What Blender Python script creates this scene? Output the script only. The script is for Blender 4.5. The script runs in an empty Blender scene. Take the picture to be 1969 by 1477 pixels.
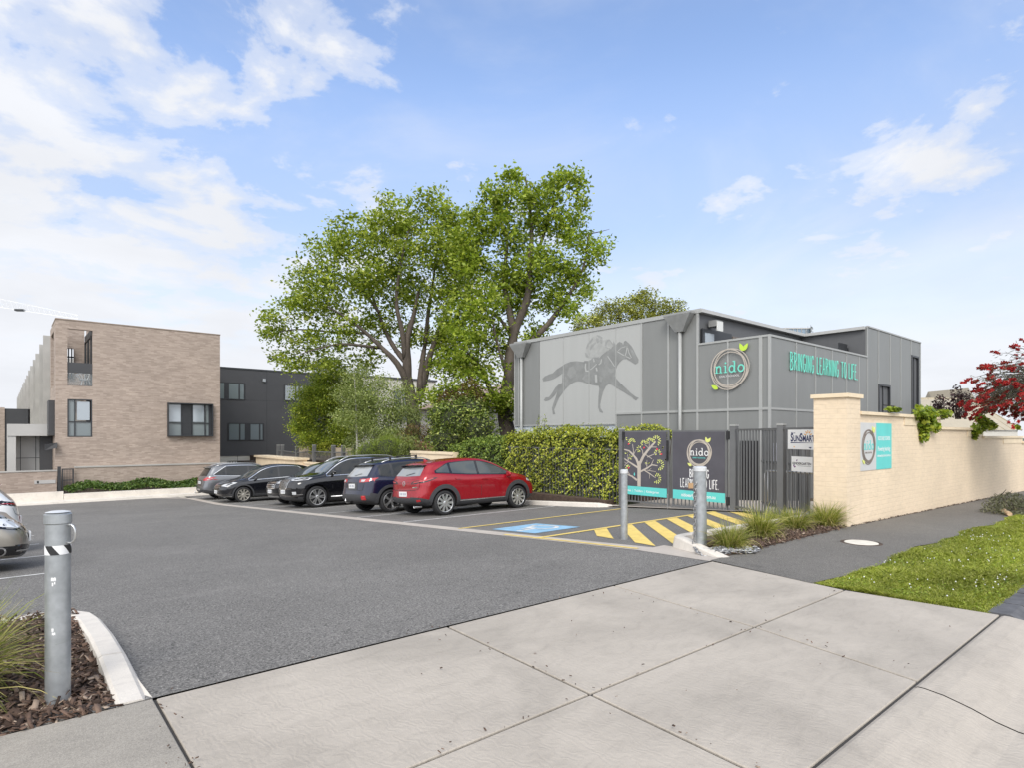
import bpy, bmesh, math, random
import numpy as np
from mathutils import Vector, Matrix, geometry
from mathutils.bvhtree import BVHTree

R = math.radians
random.seed(11)
rng = np.random.default_rng(11)
SC = bpy.context.scene
COL = SC.collection

# ------------------------------------------------------------------ camera, sky, sun, exposure
# World axes: X runs along the street front, Y runs back into the car park, Z is up. Camera stands at the origin.
F, CX, HY, CAMH = 1159.0, 984.5, 838.0, 1.6
YAW = R(40.3)
ca, sa = math.cos(YAW), math.sin(YAW)
cam = bpy.data.cameras.new('camera')
cam_o = bpy.data.objects.new('camera', cam)
COL.objects.link(cam_o)
cam_o.location = (0, 0, CAMH)
cam_o.rotation_euler = (R(90), 0, -YAW)
cam.sensor_width = 36
cam.lens = F / 1969 * 36
cam.shift_y = (HY - 738.5) / 1969
cam.clip_end = 3000
SC.camera = cam_o

SUN_EL, SUN_AZ = 43, 222          # azimuth clockwise from +Y: behind the camera, to its left
sun = bpy.data.lights.new('sun', 'SUN')
sun.energy = 1.5
sun.angle = R(24)
sun.color = (1.0, 0.96, 0.9)
sun_o = bpy.data.objects.new('sun', sun)
COL.objects.link(sun_o)
_az, _el = R(SUN_AZ), R(SUN_EL)
_d = Vector((math.sin(_az) * math.cos(_el), math.cos(_az) * math.cos(_el), math.sin(_el)))
sun_o.rotation_euler = _d.to_track_quat('Z', 'Y').to_euler()

W = bpy.data.worlds.new('World')
SC.world = W
W.use_nodes = True
nt = W.node_tree
for n in list(nt.nodes):
    nt.nodes.remove(n)
def wn(t, **kw):
    n = nt.nodes.new(t)
    for k, v in kw.items():
        setattr(n, k, v)
    return n
def wmath(op, a, b=None, c=None, clamp=False):
    n = wn('ShaderNodeMath', operation=op, use_clamp=clamp)
    for i, x in enumerate((a, b, c)):
        if x is None:
            continue
        if isinstance(x, (int, float)):
            n.inputs[i].default_value = x
        else:
            nt.links.new(x, n.inputs[i])
    return n.outputs[0]
def wramp(fac, stops):
    n = wn('ShaderNodeValToRGB')
    n.color_ramp.interpolation = 'EASE'
    e = n.color_ramp.elements
    e[0].position, e[0].color = stops[0][0], (stops[0][1],) * 3 + (1,)
    e[1].position, e[1].color = stops[-1][0], (stops[-1][1],) * 3 + (1,)
    for p, c in stops[1:-1]:
        x = e.new(p)
        x.color = (c,) * 3 + (1,)
    nt.links.new(fac, n.inputs[0])
    return n.outputs[0]
tc = wn('ShaderNodeTexCoord')
sx = wn('ShaderNodeSeparateXYZ')
nt.links.new(tc.outputs['Generated'], sx.inputs[0])
dx, dy, dz = sx.outputs
sky = wn('ShaderNodeTexSky', sky_type='NISHITA', sun_disc=False)
sky.sun_elevation = _el
sky.sun_rotation = _az
sky.air_density, sky.dust_density, sky.ozone_density = 1.0, 0.3, 2.0
zc = wmath('MAXIMUM', dz, 0.0)
zz = wmath('ADD', zc, 0.16)
px_ = wmath('DIVIDE', dx, zz)
py_ = wmath('DIVIDE', dy, zz)
cv = wn('ShaderNodeCombineXYZ')
nt.links.new(px_, cv.inputs[0])
nt.links.new(py_, cv.inputs[1])
def wnoise(scale, detail, rough, dist=0.0, off=(0, 0, 0)):
    m = wn('ShaderNodeMapping')
    m.inputs['Location'].default_value = off
    nt.links.new(cv.outputs[0], m.inputs[0])
    n = wn('ShaderNodeTexNoise')
    n.inputs['Scale'].default_value = scale
    n.inputs['Detail'].default_value = detail
    n.inputs['Roughness'].default_value = rough
    n.inputs['Distortion'].default_value = dist
    nt.links.new(m.outputs[0], n.inputs['Vector'])
    return n.outputs['Fac']
side = wmath('SUBTRACT', wmath('MULTIPLY', dy, sa), wmath('MULTIPLY', dx, ca))      # + to the left of the view
fwd = wmath('ADD', wmath('MULTIPLY', dx, sa), wmath('MULTIPLY', dy, ca))
PUFF_OFF = (31.5, 3.3, 0)
puff = wnoise(3.3, 10, 0.58, 0.2, PUFF_OFF)
wisp = wnoise(0.9, 6, 0.6, 1.2, (4.2, 0.6, 0))
# puffy clouds: thicker to the left, cloud added behind the viewer, out of view, for fill light
bias = wmath('MULTIPLY', wramp(wmath('MULTIPLY_ADD', side, 0.5, 0.5), [(0.42, 0.0), (0.66, 0.32), (0.85, 0.95), (1.0, 1.0)]), 0.19)
bias = wmath('MULTIPLY_ADD', wmath('MULTIPLY', wramp(wmath('MULTIPLY_ADD', side, 0.5, 0.5), [(0.45, 0.0), (0.62, 0.6), (0.75, 1.0)]), wramp(zc, [(0.14, 1.0), (0.24, 0.8), (0.42, 0.0)])), 0.13, bias)
back = wmath('MULTIPLY', wramp(wmath('MULTIPLY_ADD', fwd, -0.5, 0.5), [(0.3, 0.0), (0.62, 1.0)]), 0.25)
cl = wmath('ADD', wmath('ADD', puff, bias), back)
# two lone puffs over the school roof
for _px, _py, _c0, _amt in ((1790, 300, 0.9925, 0.15), (1395, 392, 0.9975, 0.09), (60, 60, 0.975, 0.07)):
    _X, _Z = (_px - CX) / F, (HY - _py) / F
    _v = Vector((ca * _X + sa, -sa * _X + ca, _Z)).normalized()
    _dot = wmath('ADD', wmath('ADD', wmath('MULTIPLY', dx, _v.x), wmath('MULTIPLY', dy, _v.y)), wmath('MULTIPLY', dz, _v.z))
    _n = wmath('MULTIPLY', wramp(wmath('DIVIDE', wmath('SUBTRACT', _dot, _c0), 1 - _c0, None, True), [(0.0, 0.0), (1.0, 1.0)]), _amt)
    cl = wmath('ADD', cl, _n)
m_puff = wramp(cl, [(0.585, 0.0), (0.65, 0.5), (0.76, 1.0)])
m_wisp = wmath('MULTIPLY', wramp(wisp, [(0.42, 0.0), (0.78, 1.0)]), 0.34)
m_hor = wramp(zc, [(0.0, 1.0), (0.10, 0.95), (0.20, 0.60), (0.33, 0.20), (0.55, 0.0)])
inv = lambda a: wmath('SUBTRACT', 1.0, a)
mask = inv(wmath('MULTIPLY', wmath('MULTIPLY', inv(m_puff), inv(m_wisp)), inv(m_hor)))
tint = wn('ShaderNodeMix', data_type='RGBA', blend_type='MULTIPLY')
tint.inputs[0].default_value = 1.0
tint.inputs[7].default_value = (1.98, 1.82, 1.80, 1)
dim = wn('ShaderNodeMix', data_type='RGBA', blend_type='MULTIPLY')
dim.inputs[0].default_value = 1.0
nt.links.new(sky.outputs[0], dim.inputs[6])
nt.links.new(wramp(zc, [(0.05, 0.56), (0.25, 0.74), (0.5, 1.0)]), dim.inputs[7])
nt.links.new(dim.outputs[2], tint.inputs[6])
shade = wramp(wnoise(1.6, 5, 0.55, 0.2, (9, 2, 0)), [(0.3, 0.92), (0.7, 1.0)])
cc = wn('ShaderNodeMix', data_type='RGBA', blend_type='MULTIPLY')
cc.inputs[0].default_value = 1.0
cc.inputs[6].default_value = (5.9, 6.05, 6.4, 1)
nt.links.new(shade, cc.inputs[7])
mx = wn('ShaderNodeMix', data_type='RGBA')
nt.links.new(mask, mx.inputs[0])
nt.links.new(tint.outputs[2], mx.inputs[6])
back_fill = wn('ShaderNodeMix', data_type='RGBA', blend_type='MULTIPLY')
back_fill.inputs[0].default_value = 1.0
nt.links.new(cc.outputs[2], back_fill.inputs[6])
nt.links.new(wramp(wmath('MULTIPLY_ADD', fwd, -0.5, 0.5), [(0.35, 0.5), (0.75, 1.0)]), back_fill.inputs[7])  # clouds behind the camera brightened as added fill light
back_fill2 = wn('ShaderNodeMix', data_type='RGBA', blend_type='MULTIPLY')
back_fill2.inputs[0].default_value = 1.0
back_fill2.inputs[7].default_value = (2.0, 2.0, 2.0, 1)
nt.links.new(back_fill.outputs[2], back_fill2.inputs[6])
nt.links.new(back_fill2.outputs[2], mx.inputs[7])
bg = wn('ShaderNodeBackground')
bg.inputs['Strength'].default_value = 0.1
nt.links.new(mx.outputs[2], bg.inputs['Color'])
wo = wn('ShaderNodeOutputWorld')
nt.links.new(bg.outputs[0], wo.inputs[0])

SC.view_settings.view_transform = 'Standard'
SC.view_settings.look = 'None'
SC.view_settings.exposure = 0.65
SC.view_settings.gamma = 1.0
SC.render.engine = 'CYCLES'
SC.cycles.use_denoising = True
SC.cycles.max_bounces = 6
SC.cycles.transparent_max_bounces = 6

# ------------------------------------------------------------------ where things stand
def ray(px, py):
    X, zv = (px - CX) / F, (HY - py) / F
    return ca * X + sa, -sa * X + ca, zv
def P(px, py, Z):
    t, s, zv = ray(px, py)
    return Vector((t * Z, s * Z, CAMH + zv * Z))
def on_s(px, py, s):
    a = ray(px, py)
    return P(px, py, s / a[1])
def on_t(px, py, t):
    a = ray(px, py)
    return P(px, py, t / a[0])
def gz(t, s):
    if s <= 4.2:
        return -0.016 * max(0.0, t - 11.0)
    if s <= 28:
        return -0.0585 * (s - 4.2)
    return max(-1.63, -1.392 - 0.0318 * (s - 28))
def G(px, py, dz=0.0):
    a = ray(px, py)
    lo, hi = 0.5, 400.0
    for _ in range(60):
        m = (lo + hi) / 2
        if CAMH + a[2] * m - gz(a[0] * m, a[1] * m) - dz > 0:
            lo = m
        else:
            hi = m
    return P(px, py, lo)

# ------------------------------------------------------------------ mesh helper
class MB:
    def __init__(s):
        s.v, s.f, s.m = [], [], []
    def add(s, vs, fs, mi=0):
        o = len(s.v)
        s.v += [tuple(v) for v in vs]
        s.f += [tuple(i + o for i in f) for f in fs]
        s.m += [mi] * len(fs)
        return s
    def box(s, x0, x1, y0, y1, z0, z1, mi=0):
        vs = [(x0, y0, z0), (x1, y0, z0), (x1, y1, z0), (x0, y1, z0), (x0, y0, z1), (x1, y0, z1), (x1, y1, z1), (x0, y1, z1)]
        return s.add(vs, [(3, 2, 1, 0), (4, 5, 6, 7), (0, 1, 5, 4), (1, 2, 6, 5), (2, 3, 7, 6), (3, 0, 4, 7)], mi)
    def bar(s, a, b, w, h, mi=0, up=(0, 0, 1)):
        a, b = Vector(a), Vector(b)
        d = (b - a).normalized()
        u = d.cross(Vector(up))
        if u.length < 1e-4:
            u = d.cross(Vector((1, 0, 0)))
        u.normalize()
        n = u.cross(d)
        vs = []
        for p in (a, b):
            for i, j in ((-1, -1), (1, -1), (1, 1), (-1, 1)):
                vs.append(p + u * (i * w / 2) + n * (j * h / 2))
        return s.add(vs, [(3, 2, 1, 0), (4, 5, 6, 7), (0, 1, 5, 4), (1, 2, 6, 5), (2, 3, 7, 6), (3, 0, 4, 7)], mi)
    def tube(s, pts, rad, n=8, mi=0, cap=True):
        pts = [Vector(p) for p in pts]
        if not hasattr(rad, '__len__'):
            rad = [rad] * len(pts)
        vs, fs = [], []
        ref = Vector((0.3, 0.2, 1)).normalized()
        for i, p in enumerate(pts):
            d = (pts[min(i + 1, len(pts) - 1)] - pts[max(i - 1, 0)])
            d = d.normalized() if d.length > 1e-9 else Vector((0, 0, 1))
            u = d.cross(ref)
            if u.length < 0.05:
                u = d.cross(Vector((1, 0, 0)))
            u.normalize()
            w = d.cross(u)
            for k in range(n):
                a = 2 * math.pi * k / n
                vs.append(p + (u * math.cos(a) + w * math.sin(a)) * rad[i])
        for i in range(len(pts) - 1):
            for k in range(n):
                k2 = (k + 1) % n
                fs.append((i * n + k, i * n + k2, (i + 1) * n + k2, (i + 1) * n + k))
        if cap:
            fs.append(tuple(range(n))[::-1])
            fs.append(tuple((len(pts) - 1) * n + k for k in range(n)))
        return s.add(vs, fs, mi)
    def lathe(s, prof, n=24, M=None, mi=0, closed=False):
        vs, fs = [], []
        for r, z in prof:
            for k in range(n):
                a = 2 * math.pi * k / n
                p = Vector((r * math.cos(a), r * math.sin(a), z))
                vs.append(M @ p if M else p)
        m = len(prof)
        for i in range(m - 1 + (1 if closed else 0)):
            j = (i + 1) % m
            for k in range(n):
                k2 = (k + 1) % n
                fs.append((i * n + k, i * n + k2, j * n + k2, j * n + k))
        return s.add(vs, fs, mi)
    def prism(s, poly, z0, z1, mi=0, M=None, bottom=True):
        """poly in local XY, from z0 to z1"""
        n = len(poly)
        tris = geometry.tessellate_polygon([[Vector((p[0], p[1], 0)) for p in poly]])
        area = sum(poly[i][0] * poly[(i + 1) % n][1] - poly[(i + 1) % n][0] * poly[i][1] for i in range(n))
        vs = [Vector((p[0], p[1], z0)) for p in poly] + [Vector((p[0], p[1], z1)) for p in poly]
        if M:
            vs = [M @ v for v in vs]
        fs = []
        for t in tris:
            a, b, c = (poly[i] for i in t)
            cr = (b[0] - a[0]) * (c[1] - a[1]) - (b[1] - a[1]) * (c[0] - a[0])
            if abs(cr) < 1e-12:
                continue
            t = tuple(t) if cr > 0 else tuple(t)[::-1]
            fs.append(tuple(i + n for i in t))
            if bottom:
                fs.append(t[::-1])
        for i in range(n):
            j = (i + 1) % n
            fs.append((i, j, j + n, i + n) if area > 0 else (j, i, i + n, j + n))
        return s.add(vs, fs, mi)
    def build(s, name, mats, parent=None, world=True, smooth=False, M=None):
        me = bpy.data.meshes.new(name)
        me.from_pydata(s.v, [], s.f)
        if not isinstance(mats, (list, tuple)):
            mats = [mats]
        for m in mats:
            me.materials.append(m)
        if len(mats) > 1:
            me.polygons.foreach_set('material_index', s.m)
        if smooth:
            me.polygons.foreach_set('use_smooth', [True] * len(me.polygons))
        me.update()
        return link(name, me, parent, world, M)

def chain_m(o):
    m = o.matrix_basis.copy()
    while o.parent:
        m = o.parent.matrix_basis @ (o.matrix_parent_inverse @ m)
        o = o.parent
    return m
def link(name, me, parent=None, world=True, M=None):
    o = bpy.data.objects.new(name, me)
    COL.objects.link(o)
    if M is not None:
        o.matrix_basis = M
    if parent is not None:
        o.parent = parent
        if world:
            o.matrix_parent_inverse = chain_m(parent).inverted()
    return o
def tag(o, label=None, cat=None, group=None, kind=None):
    if label:
        o['label'] = label
    if cat:
        o['category'] = cat
    if group:
        o['group'] = group
    if kind:
        o['kind'] = kind
    return o
def thing(name, label, cat, loc=(0, 0, 0), M=None, group=None):
    o = bpy.data.objects.new(name, None)
    COL.objects.link(o)
    o.empty_display_size = 0.2
    o.matrix_basis = M if M is not None else Matrix.Translation(loc)
    return tag(o, label, cat, group)
def struct(o, label=None):
    o['kind'] = 'structure'
    if label:
        o['label'] = label
    return o
def frame(o, u, v):
    """local x = u, local y = v, local z = out of the surface"""
    u, v = Vector(u).normalized(), Vector(v).normalized()
    n = u.cross(v)
    m = Matrix((u, v, n)).transposed().to_4x4()
    m.translation = Vector(o)
    return m

# ------------------------------------------------------------------ materials
def _new(name):
    m = bpy.data.materials.new(name)
    m.use_nodes = True
    t = m.node_tree
    return m, t, t.nodes['Principled BSDF']
def _mix(t, fac, a, b, blend='MIX'):
    n = t.nodes.new('ShaderNodeMix')
    n.data_type = 'RGBA'
    n.blend_type = blend
    for i, x in ((0, fac), (6, a), (7, b)):
        if isinstance(x, (int, float)):
            n.inputs[i].default_value = x
        elif isinstance(x, (tuple, list)):
            n.inputs[i].default_value = tuple(x)[:3] + (1,)
        else:
            t.links.new(x, n.inputs[i])
    return n.outputs[2]
def _noise(t, scale, detail=4, rough=0.55, dist=0.0, vec=None, stretch=None):
    n = t.nodes.new('ShaderNodeTexNoise')
    n.inputs['Scale'].default_value = scale
    n.inputs['Detail'].default_value = detail
    n.inputs['Roughness'].default_value = rough
    n.inputs['Distortion'].default_value = dist
    if vec is None:
        c = t.nodes.new('ShaderNodeTexCoord')
        vec = c.outputs['Object']
    if stretch:
        mp = t.nodes.new('ShaderNodeMapping')
        mp.inputs['Scale'].default_value = stretch
        t.links.new(vec, mp.inputs[0])
        vec = mp.outputs[0]
    t.links.new(vec, n.inputs['Vector'])
    return n.outputs['Fac']
def _ramp(t, fac, stops):
    n = t.nodes.new('ShaderNodeValToRGB')
    e = n.color_ramp.elements
    def c4(c):
        return (c, c, c, 1) if isinstance(c, (int, float)) else tuple(c)[:3] + (1,)
    e[0].position, e[0].color = stops[0][0], c4(stops[0][1])
    e[1].position, e[1].color = stops[-1][0], c4(stops[-1][1])
    for p, c in stops[1:-1]:
        e.new(p).color = c4(c)
    t.links.new(fac, n.inputs[0])
    return n.outputs[0]
def _bump(t, b, h, strength=0.3, dist=0.01):
    n = t.nodes.new('ShaderNodeBump')
    n.inputs['Strength'].default_value = strength
    n.inputs['Distance'].default_value = dist
    t.links.new(h, n.inputs['Height'])
    t.links.new(n.outputs[0], b.inputs['Normal'])
def mat(name, col, rough=0.6, metal=0.0, var=0.12, vs=4.0, bump=0.0, bs=60.0, spec=0.5, coat=0.0, stretch=None, fine=0.0):
    m, t, b = _new(name)
    b.inputs['Roughness'].default_value = rough
    b.inputs['Metallic'].default_value = metal
    b.inputs['Specular IOR Level'].default_value = spec
    b.inputs['Coat Weight'].default_value = coat
    b.inputs['Coat Roughness'].default_value = 0.03
    c = tuple(col)
    if var > 0:
        lo = tuple(max(0, x * (1 - var)) for x in c)
        hi = tuple(min(1, x * (1 + var)) for x in c)
        o = _ramp(t, _noise(t, vs, 5, stretch=stretch), [(0.3, lo), (0.7, hi)])
        if fine > 0:
            o = _mix(t, 1.0, o, _ramp(t, _noise(t, bs, 3), [(0.3, 1 - fine), (0.7, 1 + fine * 0.0 + fine)]), 'MULTIPLY')
        t.links.new(o, b.inputs['Base Color'])
    else:
        b.inputs['Base Color'].default_value = c[:3] + (1,)
    if bump > 0:
        _bump(t, b, _noise(t, bs, 4), bump, 0.01)
    return m
def brick_mat(name, c1, c2, mortar, bw=0.23, rh=0.076, ms=0.010, paint=False, bump=0.5, msmooth=0.2):
    m, t, b = _new(name)
    c = t.nodes.new('ShaderNodeTexCoord')
    s = t.nodes.new('ShaderNodeSeparateXYZ')
    t.links.new(c.outputs['Object'], s.inputs[0])
    a = t.nodes.new('ShaderNodeMath')
    a.operation = 'ADD'
    t.links.new(s.outputs[0], a.inputs[0])
    t.links.new(s.outputs[1], a.inputs[1])
    v = t.nodes.new('ShaderNodeCombineXYZ')
    t.links.new(a.outputs[0], v.inputs[0])
    t.links.new(s.outputs[2], v.inputs[1])
    br = t.nodes.new('ShaderNodeTexBrick')
    t.links.new(v.outputs[0], br.inputs['Vector'])
    br.inputs['Scale'].default_value = 1.0
    br.inputs['Brick Width'].default_value = bw
    br.inputs['Row Height'].default_value = rh
    br.inputs['Mortar Size'].default_value = ms
    br.inputs['Mortar Smooth'].default_value = msmooth
    br.inputs['Bias'].default_value = 0.0
    br.inputs['Color1'].default_value = tuple(c1) + (1,)
    br.inputs['Color2'].default_value = tuple(c2) + (1,)
    br.inputs['Mortar'].default_value = tuple(mortar) + (1,)
    o = _mix(t, 1.0, br.outputs['Color'], _ramp(t, _noise(t, 0.7, 6, 0.6), [(0.3, 0.9), (0.7, 1.07)]), 'MULTIPLY')
    o = _mix(t, 1.0, o, _ramp(t, _noise(t, 9, 4, 0.6, stretch=(1, 1, 2.5)), [(0.3, 0.93), (0.7, 1.06)]), 'MULTIPLY')
    t.links.new(o, b.inputs['Base Color'])
    b.inputs['Roughness'].default_value = 0.55 if paint else 0.85
    inv_ = t.nodes.new('ShaderNodeMath')
    inv_.operation = 'SUBTRACT'
    inv_.inputs[0].default_value = 1.0
    t.links.new(br.outputs['Fac'], inv_.inputs[1])
    _bump(t, b, inv_.outputs[0], bump, 0.006)
    return m
def leaf_mat(name, c_lo, c_hi, c_alt=None, alt=0.12, trans=0.3, rough=0.5):
    """each leaf has a colour of its own"""
    m, t, b = _new(name)
    g = t.nodes.new('ShaderNodeNewGeometry')
    stops = [(0.0, c_lo), (1.0 - alt if c_alt else 1.0, c_hi)]
    if c_alt:
        stops.append((1.0, c_alt))
    o = _ramp(t, g.outputs['Random Per Island'], stops)
    o = _mix(t, 1.0, o, _ramp(t, _noise(t, 0.9, 3), [(0.32, 0.72), (0.68, 1.25)]), 'MULTIPLY')
    t.links.new(o, b.inputs['Base Color'])
    b.inputs['Roughness'].default_value = rough
    b.inputs['Specular IOR Level'].default_value = 0.35
    tr = t.nodes.new('ShaderNodeBsdfTranslucent')
    o2 = _mix(t, 1.0, o, (1.25, 1.3, 0.7), 'MULTIPLY')
    t.links.new(o2, tr.inputs['Color'])
    ms = t.nodes.new('ShaderNodeMixShader')
    ms.inputs[0].default_value = trans
    t.links.new(b.outputs[0], ms.inputs[1])
    t.links.new(tr.outputs[0], ms.inputs[2])
    t.links.new(ms.outputs[0], t.nodes['Material Output'].inputs['Surface'])
    return m
def asphalt_mat(name, lo, hi, tint=(1, 1, 1), sc=95):
    m, t, b = _new(name)
    sp = _ramp(t, _noise(t, sc, 3, 0.75), [(0.36, tuple(lo * k for k in tint)), (0.5, tuple((lo * .55 + hi * .45) * k for k in tint)), (0.68, tuple(hi * k for k in tint))])
    big = _ramp(t, _noise(t, 0.45, 5, 0.6, 0.5), [(0.3, 0.86), (0.7, 1.1)])
    o = _mix(t, 1.0, sp, big, 'MULTIPLY')
    o = _mix(t, 1.0, o, _ramp(t, _noise(t, 5, 5, 0.65), [(0.3, 0.92), (0.72, 1.06)]), 'MULTIPLY')
    vo = t.nodes.new('ShaderNodeTexVoronoi')
    vo.inputs['Scale'].default_value = 52
    cc_ = t.nodes.new('ShaderNodeTexCoord')
    t.links.new(cc_.outputs['Object'], vo.inputs['Vector'])
    o = _mix(t, _ramp(t, vo.outputs['Distance'], [(0.12, 0.85), (0.22, 0.0)]), o, tuple(min(.5, hi * 2.0) * k for k in tint))
    # oil spots, patches and worn tracks
    o = _mix(t, _ramp(t, _noise(t, 1.7, 3, 0.5, 0.8), [(0.66, 0.0), (0.78, 0.30)]), o, tuple(lo * 0.55 * k for k in tint))
    o = _mix(t, _ramp(t, _noise(t, 0.55, 6, 0.7, 1.5, stretch=(0.35, 1, 1)), [(0.58, 0.0), (0.74, 0.22)]), o, tuple(hi * 1.1 * k for k in tint))
    t.links.new(o, b.inputs['Base Color'])
    b.inputs['Roughness'].default_value = 0.88
    _bump(t, b, _noise(t, sc, 3, 0.7), 0.5, 0.006)
    return m
def concrete_mat(name, base, stain=0.16, agg=0.0, tint2=None, swirl=True):
    m, t, b = _new(name)
    lo = tuple(x * (1 - stain) for x in base)
    hi = tuple(x * (1 + stain * 0.5) for x in base)
    o = _ramp(t, _noise(t, 0.9, 7, 0.62, 0.6), [(0.3, lo), (0.55, base), (0.75, hi)])
    o = _mix(t, 1.0, o, _ramp(t, _noise(t, 4.2, 6, 0.7, 1.0, stretch=(1, 2.2, 1)), [(0.25, 0.86), (0.5, 1.0), (0.8, 1.06)]), 'MULTIPLY')
    o = _mix(t, 1.0, o, _ramp(t, _noise(t, 160, 3, 0.7), [(0.3, 0.93 - agg), (0.7, 1.05 + agg)]), 'MULTIPLY')
    # dark specks and small stains
    o = _mix(t, _ramp(t, _noise(t, 14, 6, 0.75), [(0.66, 0.0), (0.8, 0.35)]), o, tuple(x * 0.45 for x in base))
    if tint2:
        o = _mix(t, _ramp(t, _noise(t, 0.6, 4), [(0.5, 0.0), (0.75, 0.5)]), o, tint2)
    t.links.new(o, b.inputs['Base Color'])
    b.inputs['Roughness'].default_value = 0.8
    n = t.nodes.new('ShaderNodeTexWave') if swirl else None
    if n:
        n.inputs['Scale'].default_value = 6
        n.inputs['Distortion'].default_value = 14
        n.inputs['Detail'].default_value = 3
        n.inputs['Detail Scale'].default_value = 1.6
        cc_ = t.nodes.new('ShaderNodeTexCoord')
        t.links.new(cc_.outputs['Object'], n.inputs['Vector'])
        h = _mix(t, 0.5, n.outputs['Fac'], _noise(t, 120, 3))
        _bump(t, b, h, 0.4, 0.006)
    else:
        _bump(t, b, _noise(t, 110, 4, 0.7), 0.5, 0.006)
    return m

MT = {}
def M_(k):
    return MT[k]
MT['asphalt'] = asphalt_mat('aisle_asphalt', 0.062, 0.275, (1.0, 0.945, 0.865), 52)
MT['asphalt_bay'] = asphalt_mat('bay_asphalt', 0.10, 0.215, (1.0, 0.945, 0.87), 85)
MT['asphalt_path'] = asphalt_mat('path_asphalt', 0.085, 0.215, (1.0, 0.93, 0.82), 75)
MT['concrete'] = concrete_mat('driveway_concrete', (0.415, 0.37, 0.312), 0.2)
MT['concrete_path'] = concrete_mat('old_path_concrete', (0.33, 0.30, 0.255), 0.22, 0.25, (0.42, 0.36, 0.29), False)
MT['concrete_kerb'] = concrete_mat('kerb_concrete', (0.66, 0.61, 0.54), 0.11, 0.03, None, False)
MT['concrete_band'] = concrete_mat('band_concrete', (0.47, 0.42, 0.365), 0.12, 0.03, None, False)
MT['joint'] = mat('joint_filler', (0.045, 0.042, 0.038), 0.9)
MT['line_white'] = mat('white_line_paint', (0.62, 0.61, 0.58), 0.7, var=0.28, vs=6)
MT['line_yellow'] = mat('yellow_line_paint', (0.74, 0.55, 0.16), 0.7, var=0.13, vs=7, fine=0.1, bs=90)
MT['line_blue'] = mat('blue_bay_paint', (0.25, 0.44, 0.60), 0.7, var=0.16, vs=6)
MT['bluestone'] = mat('bluestone', (0.10, 0.10, 0.105), 0.85, var=0.25, vs=9, bump=0.5, bs=30)
MT['soil'] = mat('soil', (0.075, 0.05, 0.036), 0.95, var=0.3, vs=9, bump=0.8, bs=40)
MT['grass_base'] = mat('grass_soil', (0.115, 0.125, 0.035), 0.95, var=0.4, vs=5)
MT['earth'] = mat('distant_ground', (0.10, 0.105, 0.06), 0.95, var=0.3, vs=0.3)
MT['galv'] = mat('galvanised_steel', (0.40, 0.42, 0.43), 0.42, 0.65, var=0.18, vs=11, bump=0.05, bs=30)
MT['galv_cap'] = mat('galvanised_cap', (0.62, 0.63, 0.63), 0.45, 0.3, var=0.08)
MT['chain'] = mat('chain_steel', (0.42, 0.42, 0.42), 0.35, 0.9, var=0.25, vs=30)
MT['brass'] = mat('brass', (0.55, 0.36, 0.2), 0.4, 0.8)
MT['black'] = mat('black_plastic', (0.018, 0.018, 0.019), 0.5, var=0.15)
MT['white'] = mat('white_paint', (0.78, 0.78, 0.77), 0.5, var=0.04)
MT['brick_tan'] = brick_mat('tan_brick', (0.44, 0.355, 0.295), (0.31, 0.245, 0.20), (0.365, 0.30, 0.25), 0.30, 0.066, 0.007)
MT['brick_cream'] = brick_mat('cream_painted_brick', (0.75, 0.61, 0.44), (0.74, 0.60, 0.43), (0.69, 0.55, 0.39), 0.40, 0.086, 0.006, True, 0.4, 0.6)
MT['render_cream'] = mat('cream_render', (0.76, 0.62, 0.44), 0.7, var=0.08, vs=2.5, bump=0.2, bs=40)
MT['coping_cream'] = mat('cream_coping', (0.74, 0.61, 0.43), 0.6, var=0.07, vs=3)
MT['charcoal'] = mat('charcoal_cladding', (0.052, 0.053, 0.056), 0.55, var=0.06, vs=1.2)
MT['dkframe'] = mat('dark_window_frame', (0.028, 0.03, 0.033), 0.4, var=0.1)
MT['precast'] = mat('precast_concrete', (0.40, 0.385, 0.355), 0.8, var=0.1, vs=1.0, bump=0.1)
MT['greyclad'] = mat('light_grey_cladding', (0.44, 0.43, 0.41), 0.6, var=0.05, vs=1.0)
MT['palewall'] = mat('pale_render', (0.56, 0.54, 0.48), 0.8, var=0.06, vs=1.0)
MT['panel_dk'] = mat('perforated_dark_panel', (0.225, 0.23, 0.222), 0.5, 0.15, var=0.04, vs=1.6, stretch=(2.0, 2.0, 0.3))
MT['panel_lt'] = mat('perforated_pale_panel', (0.405, 0.41, 0.395), 0.5, 0.1, var=0.022, vs=1.6, stretch=(2.0, 2.0, 0.3))
MT['trim_lt'] = mat('panel_trim', (0.37, 0.375, 0.36), 0.45, 0.2, var=0.03)
MT['base_blue'] = mat('pale_base_panel', (0.46, 0.50, 0.53), 0.5, var=0.04)
MT['roof_white'] = mat('white_fascia', (0.43, 0.43, 0.415), 0.5, var=0.05)
MT['nido_dark'] = mat('terrace_wall', (0.105, 0.107, 0.11), 0.6, var=0.06)
MT['mural_dk'] = mat('mural_dark', (0.238, 0.243, 0.235), 0.5, 0.1, var=0.14, vs=3.0)
MT['mural_md'] = mat('mural_mid', (0.30, 0.305, 0.295), 0.5, 0.1, var=0.10, vs=5.0)
MT['teal'] = mat('teal_lettering', (0.16, 0.66, 0.52), 0.4, var=0.03)
MT['teal_band'] = mat('teal_band', (0.12, 0.58, 0.54), 0.45, var=0.05, vs=2)
MT['taupe'] = mat('taupe_ring', (0.46, 0.41, 0.35), 0.5, var=0.08)
MT['taupe_dk'] = mat('brown_ring', (0.20, 0.165, 0.14), 0.5, var=0.1)
MT['lime'] = mat('lime_leaf', (0.50, 0.70, 0.06), 0.45, var=0.05)
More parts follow.
